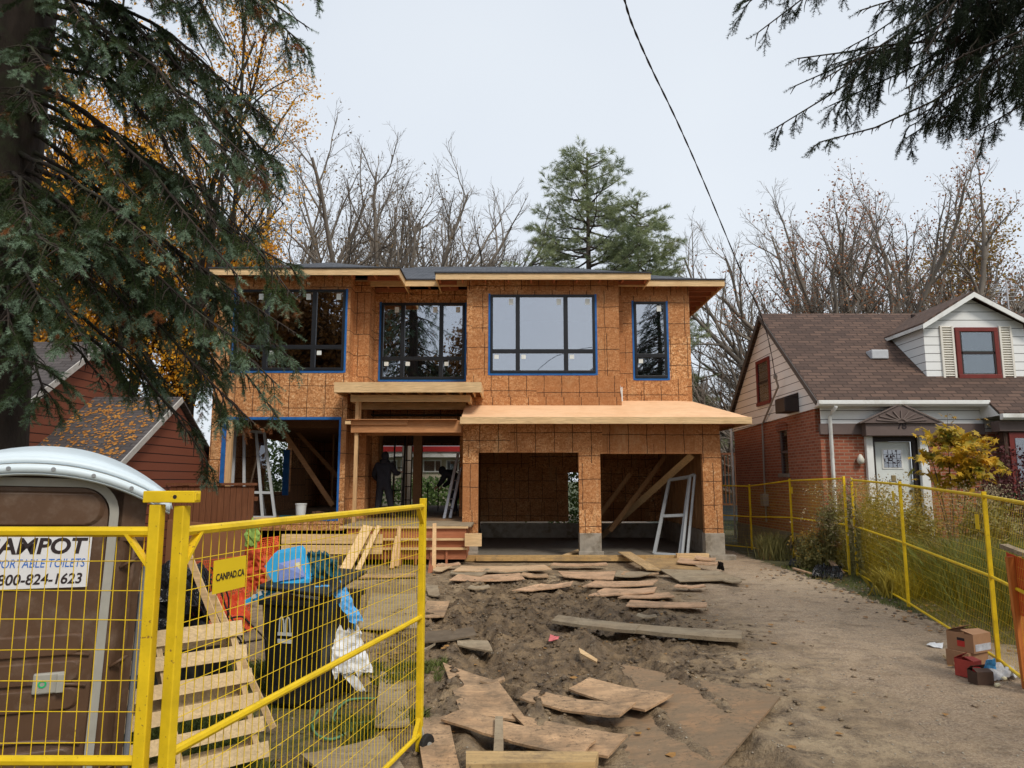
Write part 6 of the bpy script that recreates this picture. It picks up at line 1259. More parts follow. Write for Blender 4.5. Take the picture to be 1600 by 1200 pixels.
# ---------------------------------------------------------------- the two workers
def person(label, loc, rz, J, hood=True, clothes=BLKC, name='person'):
    """J: joint name -> local position (x right, y forward, z up); one skinned body with clothing and head parts"""
    t = thing(name, label, 'person', loc, rz); Mx = wmat(t)
    def skin(nm, chains, rad, mat, parent, sub=2):
        vs = []; ed = []; ids = {}
        for ch in chains:
            for a in ch:
                if a not in ids: ids[a] = len(vs); vs.append(J[a])
            ed += [(ids[ch[i]], ids[ch[i + 1]]) for i in range(len(ch) - 1)]
        me = bpy.data.meshes.new(nm); me.from_pydata(vs, ed, []); o = bpy.data.objects.new(nm, me); COL.objects.link(o); o.parent = parent
        sk = o.modifiers.new('skin', 'SKIN'); sk.use_smooth_shade = True; o.modifiers.new('sub', 'SUBSURF').levels = sub; o.modifiers['sub'].render_levels = sub
        for k, i in ids.items(): r = rad[k] if k in rad else .05; r = r if isinstance(r, tuple) else (r, r); me.skin_vertices[0].data[i].radius = r; me.skin_vertices[0].data[i].use_root = (i == 0)
        me.materials.append(mat); return o
    rad = dict(pel=(.19, .15), bel=(.20, .15), chest=(.23, .17), neck=(.07, .07), nk2=(.055, .055), shl=(.115, .115), shr=(.115, .115), ell=.08, elr=.08, wrl=.05, wrr=.05, hil=(.13, .13), hir=(.13, .13), knl=.10, knr=.10, anl=.075, anr=.075, tol=.045, tor=.045)
    body = skin('body', [('pel', 'bel', 'chest', 'neck', 'nk2'), ('chest', 'shl', 'ell', 'wrl'), ('chest', 'shr', 'elr', 'wrr'), ('pel', 'hil', 'knl', 'anl'), ('pel', 'hir', 'knr', 'anr')], rad, clothes, t)
    hd = Vector(J['head']); w = MB(); wd = blob(Mx @ hd, (.082, .10, .12), 3, .04, 18, 14); part('head', wd, SKIN, t, smooth=True)
    fw = Vector(J.get('face', (0, 1, 0))).normalized(); sd = fw.cross(Vector((0, 0, 1))).normalized(); upv = sd.cross(fw)
    w = MB(); f0 = hd + fw * .093
    w.prism([Mx @ p for p in (f0 + upv * .03, f0 + sd * .016 - upv * .022, f0 - sd * .016 - upv * .022)], (Mx.to_3x3() @ fw) * .022)
    part('nose', w, SKIN, t, bevel=.004)
    for s in (-1, 1): w = blob(Mx @ (hd + fw * .088 + sd * s * .032 + upv * .022), (.012, .008, .008), 1, .02, 8, 6); part('eye', w, INK, t, smooth=True); w = blob(Mx @ (hd + sd * s * .082), (.012, .02, .03), 2, .05, 8, 6); part('ear', w, SKIN, t, smooth=True)
    w = MB(); w.bar(Mx @ (f0 - upv * .05 - sd * .022), Mx @ (f0 - upv * .05 + sd * .022), .006, .008); part('mouth', w, MAR, t)
    # hood and cap
    w = blob(Mx @ (hd - fw * .022 + upv * .012), (.108, .112, .135), 9, .06, 18, 14); part('hood', w, clothes, t, smooth=True)
    w = blob(Mx @ (hd - fw * .05 - upv * .14), (.14, .10, .09), 12, .1, 16, 10); part('hood_collar', w, clothes, t, smooth=True)
    for s, e, wr in (('l', 'ell', 'wrl'), ('r', 'elr', 'wrr')):
        a = Vector(J[e]); b = Vector(J[wr]); d = (b - a).normalized(); u = d.cross(Vector((0, 0, 1))); u = u.normalized() if u.length > .1 else Vector((1, 0, 0)); vv = u.cross(d)
        J2 = {}; ch = [('h0', 'h1', 'h2')]; J['h0'] = tuple(b); J['h1'] = tuple(b + d * .05); J['h2'] = tuple(b + d * .09); rr = dict(h0=(.026, .02), h1=(.038, .018), h2=(.036, .016))
        for k in range(4):
            o = (k - 1.5) * .018; l = (.062, .075, .07, .055)[k]; n0, n1, n2 = f'f{k}a', f'f{k}b', f'f{k}c'
            J[n0] = tuple(b + d * .095 + u * o); J[n1] = tuple(b + d * (.095 + l * .55) + u * o * 1.1 - vv * .012); J[n2] = tuple(b + d * (.095 + l * .8) + u * o * 1.1 - vv * .035); rr[n0] = rr[n1] = .0095; rr[n2] = .0075; ch.append(('h2', n0, n1, n2))
        J['t0'] = tuple(b + d * .045 + u * .035); J['t1'] = tuple(b + d * .075 + u * .06 - vv * .01); J['t2'] = tuple(b + d * .1 + u * .06 - vv * .02); rr['t0'] = .012; rr['t1'] = .011; rr['t2'] = .009; ch.append(('h1', 't0', 't1', 't2'))
        skin('hand', ch, rr, SKIN, t, 1)
    for s in ('l', 'r'):
        a = Vector(J['an' + s]); fwd = Vector(J.get('toe' + s, (0, 1, 0))); w = MB(); J['b0'] = tuple(a + Vector((0, 0, .06))); J['b1'] = (a.x, a.y, .055); J['b2'] = tuple(Vector((a.x, a.y, .05)) + fwd * .10); J['b3'] = tuple(Vector((a.x, a.y, .04)) + fwd * .19)
        skin('boot', [('b0', 'b1', 'b2', 'b3')], dict(b0=.06, b1=(.058, .055), b2=(.052, .045), b3=(.045, .035)), BOOT, t, 1)
    return t
# standing man seen from behind, legs apart, right arm reaching to the ladder
Ja = dict(pel=(0, 0, .95), bel=(0, .0, 1.10), chest=(0, .01, 1.34), neck=(.0, .03, 1.50), nk2=(.01, .05, 1.57), head=(.015, .065, 1.70), face=(.3, 1, -.05),
          shl=(-.20, .0, 1.44), ell=(-.31, .02, 1.17), wrl=(-.24, .20, 1.02), shr=(.20, .02, 1.44), elr=(.33, .10, 1.20), wrr=(.36, .32, 1.26),
          hil=(-.10, 0, .88), knl=(-.15, .04, .50), anl=(-.19, -.02, .11), hir=(.10, 0, .88), knr=(.17, .05, .50), anr=(.24, .03, .11), toel=(-.3, .9, 0), toer=(.4, .9, 0))
pp = at(599, 790, 19.9); person('person in black hooded top seen from behind standing in the porch opening', (pp.x, 19.9, FL), R(-8), Ja)
Jb = dict(pel=(0, -.12, .88), bel=(0, -.02, 1.02), chest=(0, .20, 1.20), neck=(0, .33, 1.27), nk2=(0, .38, 1.29), head=(0, .49, 1.30), face=(0, .8, -.6),
          shl=(-.19, .24, 1.25), ell=(-.24, .36, .98), wrl=(-.15, .55, .86), shr=(.19, .24, 1.25), elr=(.25, .38, .98), wrr=(.15, .56, .84),
          hil=(-.10, -.12, .82), knl=(-.12, .06, .47), anl=(-.13, -.08, .11), hir=(.10, -.12, .82), knr=(.13, .14, .46), anr=(.14, .10, .11))
pp = at(706, 795, 20.9); person('person in dark clothes bending forward behind the aluminium ladder', (pp.x + .12, 20.9, FL), R(65), Jb)
# ---------------------------------------------------------------- trees
def tubes_np(lines, n=4):
    """fast tubes: list of (points Nx3 array, radii) -> verts, quads"""
    V = []; Q = []; b = 0; ang = np.arange(n) * 2 * pi / n; ca = np.cos(ang); sa = np.sin(ang)
    for P, r in lines:
        P = np.asarray(P, float); m = len(P); t = np.empty_like(P); t[1:-1] = P[2:] - P[:-2]; t[0] = P[1] - P[0]; t[-1] = P[-1] - P[-2]
        t /= np.linalg.norm(t, axis=1)[:, None] + 1e-9; up = np.array((.31, .17, .93)) if abs(t[0, 2]) < .9 else np.array((1, .1, 0)); a = np.cross(t, up); a /= np.linalg.norm(a, axis=1)[:, None] + 1e-9; c = np.cross(a, t)
        r = np.asarray(r, float)[:, None, None]; V.append((P[:, None] + (a[:, None] * ca[None, :, None] + c[:, None] * sa[None, :, None]) * r).reshape(-1, 3))
        i = np.arange(m - 1)[:, None] * n + np.arange(n)[None]; j = np.arange(m - 1)[:, None] * n + (np.arange(n)[None] + 1) % n; Q.append(np.stack([i, j, j + n, i + n], -1).reshape(-1, 4) + b); b += m * n
    return np.concatenate(V), np.concatenate(Q)
def nrmz(v): return v / (np.linalg.norm(v) + 1e-9)
def grow(out, tips, p, d, L, r, lev, R_, spec):
    """recursive limb: spec = per level (children, length ratio, spread, up pull, wobble)"""
    ch, lr, spread, upp, wob = spec[lev]; n = 6 if lev < 2 else (4 if lev < len(spec) - 1 else 3); P = [p]; dd = d.copy(); seg = L / n
    for i in range(n):
        dd = nrmz(dd + R_.normal(0, wob, 3) + np.array((0, 0, upp)) * .3); P.append(P[-1] + dd * seg)
    P = np.array(P); r1 = r * (.5 if lev < len(spec) - 1 else .35); rr = np.linspace(r, r1, n + 1); out.append((P, rr))
    if lev + 1 >= len(spec): tips.append((P[-1], dd)); tips.append((P[-2], dd)); return
    for k in range(ch):
        f = (.35 + .65 * (k + R_.random()) / ch) if lev > 0 or spec[0][0] > 6 else .5 + .5 * (k + R_.random()) / ch
        if k == ch - 1: f = 1.0
        x = f * n; i = min(int(x), n - 1); q = P[i] + (P[i + 1] - P[i]) * (x - i); base = nrmz(P[i + 1] - P[i]); s = spread * (1 if k < ch - 1 else .35)
        rv = R_.normal(0, 1, 3); rv -= base * rv.dot(base); nd = nrmz(base * cos(s) + nrmz(rv) * sin(s)); rc = (rr[i] * (.55 if k < ch - 1 else .85)); grow(out, tips, q, nd, L * lr * R_.uniform(.75, 1.15), max(rc, .006), lev + 1, R_, spec)
def leafset(pos, n_per, spread, s0, s1, R_, flat=.0, droop=0, long=1.0):
    m = len(pos) * n_per; c = np.repeat(pos, n_per, 0) + R_.normal(0, spread, (m, 3)); c[:, 2] -= droop * R_.random(m); a = R_.normal(0, 1, (m, 3)); a[:, 2] *= (1 - flat); a /= np.linalg.norm(a, axis=1)[:, None]
    b = R_.normal(0, 1, (m, 3)); b -= a * (a * b).sum(1)[:, None]; b /= np.linalg.norm(b, axis=1)[:, None]; s = R_.uniform(s0, s1, m)[:, None]
    v = np.stack([c - a * s * .5 * long, c + b * s * .32, c + a * s * .5 * long, c - b * s * .32], 1); return v.reshape(-1, 3), np.arange(m * 4).reshape(-1, 4)
def tree(name, label, cat, base, H_, r, spec, seed, lean=(0, 0), leaf=None, bark=BARKG, group=None, nleaf=3, ls=(.08, .16), lsp=.25, keep=1.0, d0=None, crownname='crown'):
    R_ = np.random.default_rng(seed); out = []; tips = []; t = thing(name, label, cat, base, 0, group)
    grow(out, tips, np.array(base, float), nrmz(np.array((lean[0], lean[1], 1.0))), H_, r, 0, R_, spec)
    big = [o for o in out if o[1][0] > .03]; small = [o for o in out if o[1][0] <= .03]
    v1, q1 = tubes_np(big, 7)
    if small: v2, q2 = tubes_np(small, 3); q1 = np.concatenate([q1, q2 + len(v1)]); v1 = np.concatenate([v1, v2])
    part('trunk', (v1, q1), bark, t, smooth=True)
    if leaf:
        tp_ = np.array([p for p, _ in tips]); k = R_.random(len(tp_)) < keep; v, q = leafset(tp_[k], nleaf, lsp, *ls, R_); part(crownname, (v, q), leaf, t)
    return t
def P3(px, py, Y): v = at(px, py, Y); return (v.x, Y, v.z)
def B3(px, Y): v = at(px, 760, Y); return (v.x, Y, -.1)
BRUS = m_leaf('russet leaves', (.26, .09, .04), (.46, .21, .09), 1.5, .7, .3); BYEL = m_leaf('yellow brown leaves', (.24, .15, .03), (.42, .26, .05), 1.2, .7, .3); BORG = m_leaf('orange locust leaves', (.62, .25, .014), (.92, .50, .03), .9, .6, .35)
BRNL = m_leaf('sparse brown leaves', (.13, .08, .035), (.26, .17, .07), 1.5, .7, .3)
sp5 = [(5, .62, .42, .10, .05), (6, .60, .52, .22, .11), (5, .56, .6, .15, .15), (4, .55, .7, .08, .2), (4, .5, .75, .0, .24)]
spw = [(6, .66, .62, .02, .05), (5, .62, .5, .22, .10), (4, .62, .55, .18, .13), (4, .6, .6, .10, .17), (3, .6, .6, .05, .2)]
G = 'bare trees behind the houses'
def fan(name, label, cat, px, Y, zf, a0, a1, Lf, K, seed, leaf=None, group=None, nleaf=4, ls=(.08, .17), lsp=.3, keep=1.0, r=.3, side=11, bark=BARKG, base=None, dep=.45, trunk_lean=0):
    """broad crowned tree: limbs fan out from a low fork; Lf(angle) is the reach of a limb"""
    R_ = np.random.default_rng(seed); b0 = np.array(base if base is not None else B3(px, Y), float); f = b0 + np.array((trunk_lean, 0, zf)); t = thing(name, label, cat, tuple(b0), 0, group); out = [(np.array([b0, b0 * .5 + f * .5, f]), (r, r * .85, r * .8))]; tips = []
    def limb(p, d, L, r0, lev):
        n = (9, 6, 4, 3)[lev]; P = [p]; dd = d.copy(); wob = (.10, .14, .18, .2)[lev]
        for i in range(n): dd = nrmz(dd + R_.normal(0, wob, 3) + np.array((0, 0, (.06, .09, .05, .03)[lev]))); P.append(P[-1] + dd * L / n)
        P = np.array(P); rr = np.linspace(r0, r0 * .22 + .003, n + 1); out.append((P, rr))
        if lev == 3: tips.append(P[-1]); tips.append(P[1]); return
        m = (side, 7, 4)[lev]
        for k in range(m):
            g = (.16 if lev == 0 else .12) + .86 * (k + R_.random()) / m; g = min(g, .98); x = g * n; i = int(x); q = P[i] + (P[i + 1] - P[i]) * (x - i); base_ = nrmz(P[i + 1] - P[i]); rv = R_.normal(0, 1, 3); rv -= base_ * rv.dot(base_); s_ = R_.uniform(.35, .8); nd = nrmz(base_ * cos(s_) + nrmz(rv) * sin(s_))
            limb(q, nd, L * (.40, .48, .55)[lev] * (1.15 - .65 * g) * R_.uniform(.75, 1.2), max(rr[i] * .55, .007), lev + 1)
    for k in range(K):
        a = R(a0 + (a1 - a0) * (k + .5) / K + R_.normal(0, 2)); y_ = R_.normal(0, dep); limb(f + np.array((0, 0, -R_.uniform(0, 1.2))), nrmz(np.array((sin(a), y_, cos(a)))), Lf(math.degrees(a)) * R_.uniform(.88, 1.03), r * R_.uniform(.48, .72), 0)
    big = [o for o in out if o[1][0] > .035]; small = [o for o in out if o[1][0] <= .035]; v1, q1 = tubes_np(big, 6); v2, q2 = tubes_np(small, 3); part('trunk', (np.concatenate([v1, v2]), np.concatenate([q1, q2 + len(v1)])), bark, t, smooth=True)
    if leaf: tp_ = np.array(tips); tp_ = tp_[R_.random(len(tp_)) < keep]; part('crown', leafset(tp_, nleaf, lsp, *ls, R_), leaf, t)
    return t
fan('bare_tree', 'big bare tree with sparse yellowish leaves left of the new house roof', 'tree', 490, 36, 5.0, -62, 58, lambda a: 14.3 - abs(a) * .03, 16, 21, BRNL, G, 1, (.08, .16), .3, .45, .36, 12)
fan('bare_tree', 'fan shaped bare tree spreading right above the middle of the new house roof', 'tree', 635, 35, 6.0, -22, 62, lambda a: 12.8 - abs(a) * .05, 15, 8, None, G, r=.32, side=12)
fan('bare_tree', 'bare tree with yellowing leaves behind the spruce branches', 'tree', 405, 41, 6, -60, 55, lambda a: 13, 11, 33, BYEL, G, 1, (.10, .18), .4, .4, .42)
fan('bare_tree', 'bare tree with brown leaves between the left spruce and the roof', 'tree', 560, 46, 6, -50, 50, lambda a: 14, 7, 35, BRNL, G, 1, (.09, .16), .4, .5, .32)
fan('bare_tree', 'leafless tree whose limbs sweep left behind the corner of the new house roof', 'tree', 1285, 34, 3.6, -85, 25, lambda a: 12.0, 14, 44, None, G, r=.34)
fan('bare_tree', 'leafless tree low in the gap beside the brick house gable', 'tree', 1235, 30, 1.5, -70, 5, lambda a: 7.5, 8, 47, None, G, r=.26)
fan('bare_tree', 'tall tree with russet leaves behind the ridge of the brick house', 'tree', 1370, 33, 4.0, -74, 55, lambda a: 13 - abs(a) * .04, 11, 52, BRUS, G, 2, (.07, .16), .22, .42, .36)
fan('bare_tree', 'tree with russet leaves directly behind the dormer peak', 'tree', 1500, 32, 4.0, -62, 70, lambda a: 13 - abs(a) * .04, 11, 58, BRUS, G, 2, (.07, .16), .22, .42, .36)
fan('autumn_tree', 'golden leaved tree at the right edge behind the brick house', 'tree', 1610, 38, 3.5, -45, 45, lambda a: 12, 9, 66, BYEL, None, 5, (.08, .20), .4, .9, .34)
fan('autumn_tree', 'dense orange leaved locust tree behind the left spruce', 'tree', 150, 25, 3, -60, 35, lambda a: 11 - max(a, 0) * .05, 11, 71, BORG, None, 18, (.07, .17), .34, .95, .3, 9, BARKD)
fan('autumn_tree', 'tall orange leaved locust tree reaching the top edge beside the left spruce', 'tree', 285, 27, 5.5, -60, 34, lambda a: 15.5, 11, 75, BORG, None, 7, (.07, .16), .28, .55, .3, 9, BARKD)
# ---------------------------------------------------------------- conifers: needle sprays
def twig_template(kind, R_):
    """unit twig along +x, needles as slim triangles"""
    if kind == 'spruce': L, nn, nl, w, cone = 1.0, 66, .24, .036, 1.02
    else: L, nn, nl, w, cone = 1.0, 34, .62, .040, .8
    x = R_.random(nn) ** .9 * L if kind == 'spruce' else .35 + R_.random(nn) * .65; ph = R_.uniform(0, 2 * pi, nn); tilt = cone + R_.normal(0, .15, nn); d = np.stack([np.cos(tilt), np.sin(tilt) * np.cos(ph), np.sin(tilt) * np.sin(ph)], -1)
    ll = nl * R_.uniform(.75, 1.15, nn); base = np.stack([x, 0 * x, 0 * x], -1); side = np.cross(d, R_.normal(0, 1, (nn, 3))); side /= np.linalg.norm(side, axis=1)[:, None]
    v = np.stack([base - side * w / 2, base + side * w / 2, base + d * ll[:, None]], 1).reshape(-1, 3)
    st = np.array([(0, -.022, -.01), (0, .022, -.01), (1.05, 0, 0), (0, 0, .025)]); f = np.concatenate([np.arange(nn * 3).reshape(-1, 3), np.array([(0, 1, 2), (1, 3, 2), (3, 0, 2)]) + nn * 3]); return np.concatenate([v, st]), f
_tw = {k: [twig_template(k, np.random.default_rng(100 + i)) for i in range(4)] for k in ('spruce', 'pine')}
def place_twigs(p, d, l, kind='spruce', seed=1):
    """p Nx3 origins, d Nx3 directions, l N lengths"""
    R_ = np.random.default_rng(seed); d = d / (np.linalg.norm(d, axis=1)[:, None] + 1e-9); rv = R_.normal(0, 1, d.shape); a = np.cross(d, rv); a /= np.linalg.norm(a, axis=1)[:, None] + 1e-9; b = np.cross(d, a); V = []; T = []; off = 0; which = R_.integers(0, 4, len(p))
    for k in range(4):
        m = which == k; n = m.sum()
        if not n: continue
        tv, tf = _tw[kind][k]; v = p[m][:, None] + l[m][:, None, None] * (tv[None, :, 0:1] * d[m][:, None] + tv[None, :, 1:2] * a[m][:, None] + tv[None, :, 2:3] * b[m][:, None])
        V.append(v.reshape(-1, 3)); T.append((tf[None] + (np.arange(n) * len(tv))[:, None, None]).reshape(-1, 3) + off); off += n * len(tv)
    return np.concatenate(V), np.concatenate(T)
TIP = []
def conifer_limb(lines, TP, TD, TL, p0, p1, R_, r0=.05, sag=.12, bare=.35, blen=.5, bstep=.10, tl=(.07, .12), hang=.5, tstep=.055, curl=0, dens=1.0, gap=-.35, wobk=.035):
    p0 = np.array(p0, float); p1 = np.array(p1, float); L = np.linalg.norm(p1 - p0); n = 12; t = np.linspace(0, 1, n + 1)[:, None]
    P = p0 + (p1 - p0) * t; P[:, 2] += (sag * L * np.sin(t[:, 0] * pi)) + curl * L * t[:, 0] ** 4; P += np.cumsum(R_.normal(0, wobk * L / n * 3, P.shape), 0) * (t * (1 - t) * 3); cs = R_.uniform(0, 90)
    lines.append((P, np.linspace(r0, .006, n + 1))); ax_ = nrmz(p1 - p0); side0 = nrmz(np.cross(ax_, (0, 0, 1)))
    nb = int(L / bstep * dens)
    for k in range(nb):
        f = bare * .55 + (1 - bare * .55) * (k + R_.random()) / nb; x = f * n; i = min(int(x), n - 1); q = P[i] + (P[i + 1] - P[i]) * (x - i); ax2 = nrmz(P[i + 1] - P[i]); s = 1 if k % 2 else -1
        cn = mnoise.noise(Vector((f * L * 1.5, cs, 0))) * 1.6 + R_.normal(0, .25); bl = (blen * (1.08 - f) * R_.uniform(.6, 1.2) + .14) * min(max(.85 + cn, .35), 1.7); sparse = cn < gap; d = nrmz(ax2 * R_.uniform(.5, .9) + side0 * s * R_.uniform(.4, 1.0) + np.array((0, 0, R_.uniform(-.6, .25) * hang * 1.6))); m = 5; B_ = [q]
        for j in range(m): d = nrmz(d + np.array((0, 0, -hang * .22)) + R_.normal(0, .07, 3)); B_.append(B_[-1] + d * bl / m)
        B_ = np.array(B_); lines.append((B_, np.linspace(.007, .0025, m + 1)))
        if (f < bare and R_.random() < .75) or (sparse and R_.random() < .85): continue
        nt = max(2, int(bl / tstep)); s2 = nrmz(np.cross(d, (0, 0, 1)))
        for j in range(nt):
            g = (.25 + .75 * (j + R_.random()) / nt) * m; ii = min(int(g), m - 1); c = B_[ii] + (B_[ii + 1] - B_[ii]) * (g - ii); bd = nrmz(B_[ii + 1] - B_[ii])
            for s3 in (-1, 1):
                TP.append(c); TIP.append(j >= nt - 2); TD.append(bd * .8 + s2 * s3 * R_.uniform(.3, .9) + R_.normal(0, .18, 3) + np.array((0, 0, -.12 * hang))); TL.append(R_.uniform(*tl))
        TP.append(B_[-1]); TIP.append(True); TD.append(d); TL.append(R_.uniform(*tl) * 1.1)
    TP.append(P[-1]); TIP.append(True); TD.append(ax_); TL.append(tl[1])
def finish_conifer(t, lines, TP, TD, TL, kind, leafmat, bark, trunk, seed, n=5):
    part('trunk', tubes_np([trunk], 16), bark, t, smooth=True); v, q = tubes_np(lines, 5); part('limbs', (v, q), bark, t, smooth=True)
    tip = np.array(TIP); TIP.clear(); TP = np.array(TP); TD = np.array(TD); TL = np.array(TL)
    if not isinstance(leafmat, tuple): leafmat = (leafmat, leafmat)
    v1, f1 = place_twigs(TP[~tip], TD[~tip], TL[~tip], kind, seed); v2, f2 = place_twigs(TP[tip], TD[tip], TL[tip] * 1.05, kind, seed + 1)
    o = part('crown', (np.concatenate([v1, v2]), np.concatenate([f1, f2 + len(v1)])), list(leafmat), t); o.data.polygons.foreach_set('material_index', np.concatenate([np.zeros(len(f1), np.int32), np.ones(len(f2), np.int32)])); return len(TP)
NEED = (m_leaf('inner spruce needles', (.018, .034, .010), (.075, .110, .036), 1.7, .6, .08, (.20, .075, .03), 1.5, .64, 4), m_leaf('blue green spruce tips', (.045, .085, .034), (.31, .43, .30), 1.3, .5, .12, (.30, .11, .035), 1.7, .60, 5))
NEED2 = m_leaf('dark spruce needles', (.012, .024, .012), (.05, .075, .036), 1.6, .6, .1, (.07, .04, .02), 1.2, .66, 4); NEEDP = m_leaf('pine needles', (.13, .18, .09), (.38, .42, .22), .5, .6, .2, (.26, .25, .08), .5, .62, 1.2)
R_ = np.random.default_rng(5)
TX, TYY = at(20, 200, 6.5).x, 6.5
SPR = thing('spruce_tree', 'large blue green spruce with drooping limbs filling the left of the picture', 'spruce', (TX, TYY, 0)); lines = []; TP = []; TD = []; TL = []
# limbs seen from the street: tip pixel, depth, height where they leave the trunk
vis = [(500, 25, 5.7, 8.6), (482, 72, 6.6, 8.0), (470, 118, 5.2, 8.2), (440, 60, 4.9, 8.4), (405, 188, 6.3, 7.2), (425, 235, 5.5, 7.3), (437, 300, 5.7, 6.9), (442, 348, 6.7, 6.5), (415, 330, 5.0, 6.7), (408, 400, 6.2, 6.1), (430, 430, 7.2, 6.0), (455, 452, 6.3, 5.8), (452, 500, 5.8, 5.6), (462, 560, 6.2, 5.3), (458, 600, 6.6, 5.1),
       (430, 640, 6.0, 4.9), (432, 690, 6.4, 4.6), (395, 700, 6.0, 4.5), (325, 755, 6.6, 3.9), (300, 690, 6.9, 3.8), (390, 590, 5.4, 5.1), (350, 610, 6.6, 4.7), (370, 480, 5.2, 5.8), (340, 400, 5.6, 6.3), (360, 300, 5.0, 6.8), (350, 120, 5.2, 7.9), (280, 60, 5.4, 8.0),
       (260, 440, 5.0, 5.2), (170, 415, 5.3, 4.9), (235, 360, 5.5, 5.6), (90, 425, 4.7, 4.6), (40, 370, 4.9, 4.9), (60, 500, 4.8, 4.2), (125, 560, 5.0, 4.2), (40, 600, 5.1, 3.9), (70, 645, 5.4, 3.6), (10, 540, 5.0, 4.0), (170, 620, 6.3, 3.9), (205, 520, 5.8, 4.6), (150, 480, 5.6, 4.6),
       (70, 130, 5.0, 5.9), (130, 60, 5.2, 6.9), (165, 150, 5.6, 6.4), (250, 110, 5.8, 7.4), (60, 215, 4.7, 5.5), (210, 20, 5.0, 7.5), (380, 10, 5.4, 8.6), (300, 500, 6.2, 5.5), (260, 620, 7.0, 4.4)]
for i, (px, py, Y, hz0) in enumerate(vis):
    e = P3(px, py, Y); conifer_limb(lines, TP, TD, TL, (TX, TYY, hz0), e, R_, .022 + .012 * R_.random(), R_.uniform(.03, .15), .40 if px > 250 else .33, .46, .066, (.07, .108), .85, .034, .06, 1.0, .06)
nvis = len(TP)
for i in range(120):                    # the rest of the crown, above and behind, outside the picture
    h = 3.2 + 13 * R_.random(); a = R_.uniform(0, 2 * pi); rr = (17.5 - h) / 14 * 3.6 * R_.uniform(.75, 1.1); e = np.array((TX + rr * cos(a), TYY + rr * sin(a), h - rr * .55))
    ok = True
    for f in (.3, .6, 1.0):
        q = np.array((TX, TYY, h)) * (1 - f) + e * f
        y_, z_ = q[1], q[2] - 2; dep = y_ * cos(TILT) + z_ * sin(TILT)
        if dep > .2:
            px = 800 + F * q[0] / dep; py = 600 - F * (z_ * cos(TILT) - y_ * sin(TILT)) / dep
            if px > -60 and py > -70 and py < 1200: ok = False
        if dep < 1.5: ok = ok and q[0] < -2.5
    if ok: conifer_limb(lines, TP, TD, TL, (TX, TYY, h), e, R_, .04, .05, .3, .5, .2, (.16, .24), .7, .11)
tz = np.linspace(-.1, 17.5, 30); trunk = (np.stack([TX + .03 * np.sin(tz), TYY + 0 * tz, tz], -1), np.maximum(.02, .40 * (1 - tz / 18) ** .9))
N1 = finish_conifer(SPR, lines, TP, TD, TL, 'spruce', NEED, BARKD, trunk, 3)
# spruce on the right, trunk outside the picture, limbs hanging into the top right corner
SX, SY = 8.3, 5.2; S2 = thing('spruce_tree', 'dark spruce whose bare drooping limbs hang into the top right corner', 'spruce', (SX, SY, 0)); lines = []; TP = []; TD = []; TL = []
vis2 = [(1168, 80, 6.0, 9.2), (1188, 122, 6.3, 8.9), (1230, 20, 5.6, 9.6), (1250, 165, 6.0, 8.6), (1245, 200, 6.6, 8.4), (1290, 205, 5.6, 8.5), (1216, 275, 6.2, 8.0), (1290, 295, 6.0, 7.8), (1300, 230, 6.4, 7.9), (1350, 90, 5.6, 9.0), (1360, 150, 6.1, 8.4), (1420, 208, 5.5, 7.4), (1440, 240, 6.0, 7.1), (1535, 262, 5.7, 6.7), (1480, 60, 5.8, 8.6), (1400, 30, 6.3, 9.0), (1590, 140, 5.0, 6.9), (1330, 20, 6.0, 9.3), (1500, 150, 6.2, 7.6), (1575, 30, 5.4, 7.6)]
for i, (px, py, Y, h) in enumerate(vis2):
    e = np.array(P3(px, py, Y)); s0 = np.array((SX, SY, h)); conifer_limb(lines, TP, TD, TL, s0, e, R_, .026, R_.uniform(-.02, .12), .40, .50, .095, (.07, .11), 1.15, .036, .07, 1.0, .10, .07)
    for k in range(2):
        g = R_.uniform(.35, .75); q = s0 + (e - s0) * g + np.array((0, 0, .05 * np.linalg.norm(e - s0))); e2 = q + (e - q) * R_.uniform(.35, .7) + np.array((R_.uniform(-.3, .3), R_.uniform(-.6, .6), R_.uniform(-.75, .05))); conifer_limb(lines, TP, TD, TL, q, e2, R_, .012, R_.uniform(0, .12), .15, .40, .08, (.07, .11), 1.2, .036, .08, 1.0, .05, .08)
for i in range(90):
    h = 3.5 + 10 * R_.random(); a = R_.uniform(-1.9, 1.6); rr = (16 - h) / 12 * 3.4 * R_.uniform(.75, 1.1); e = np.array((SX + rr * cos(a), SY + rr * sin(a), h - rr * .5))
    if SX + rr * cos(a) > .9 * (SY + rr * sin(a)) + .8 and e[0] > 5: conifer_limb(lines, TP, TD, TL, (SX, SY, h), e, R_, .04, .05, .3, .5, .22, (.16, .24), .7, .12)
trunk = (np.stack([SX + .03 * np.sin(tz), SY + 0 * tz, tz * .9], -1), np.maximum(.02, .34 * (1 - tz / 18) ** .9))
N2 = finish_conifer(S2, lines, TP, TD, TL, 'spruce', NEED2, BARKD, trunk, 4)
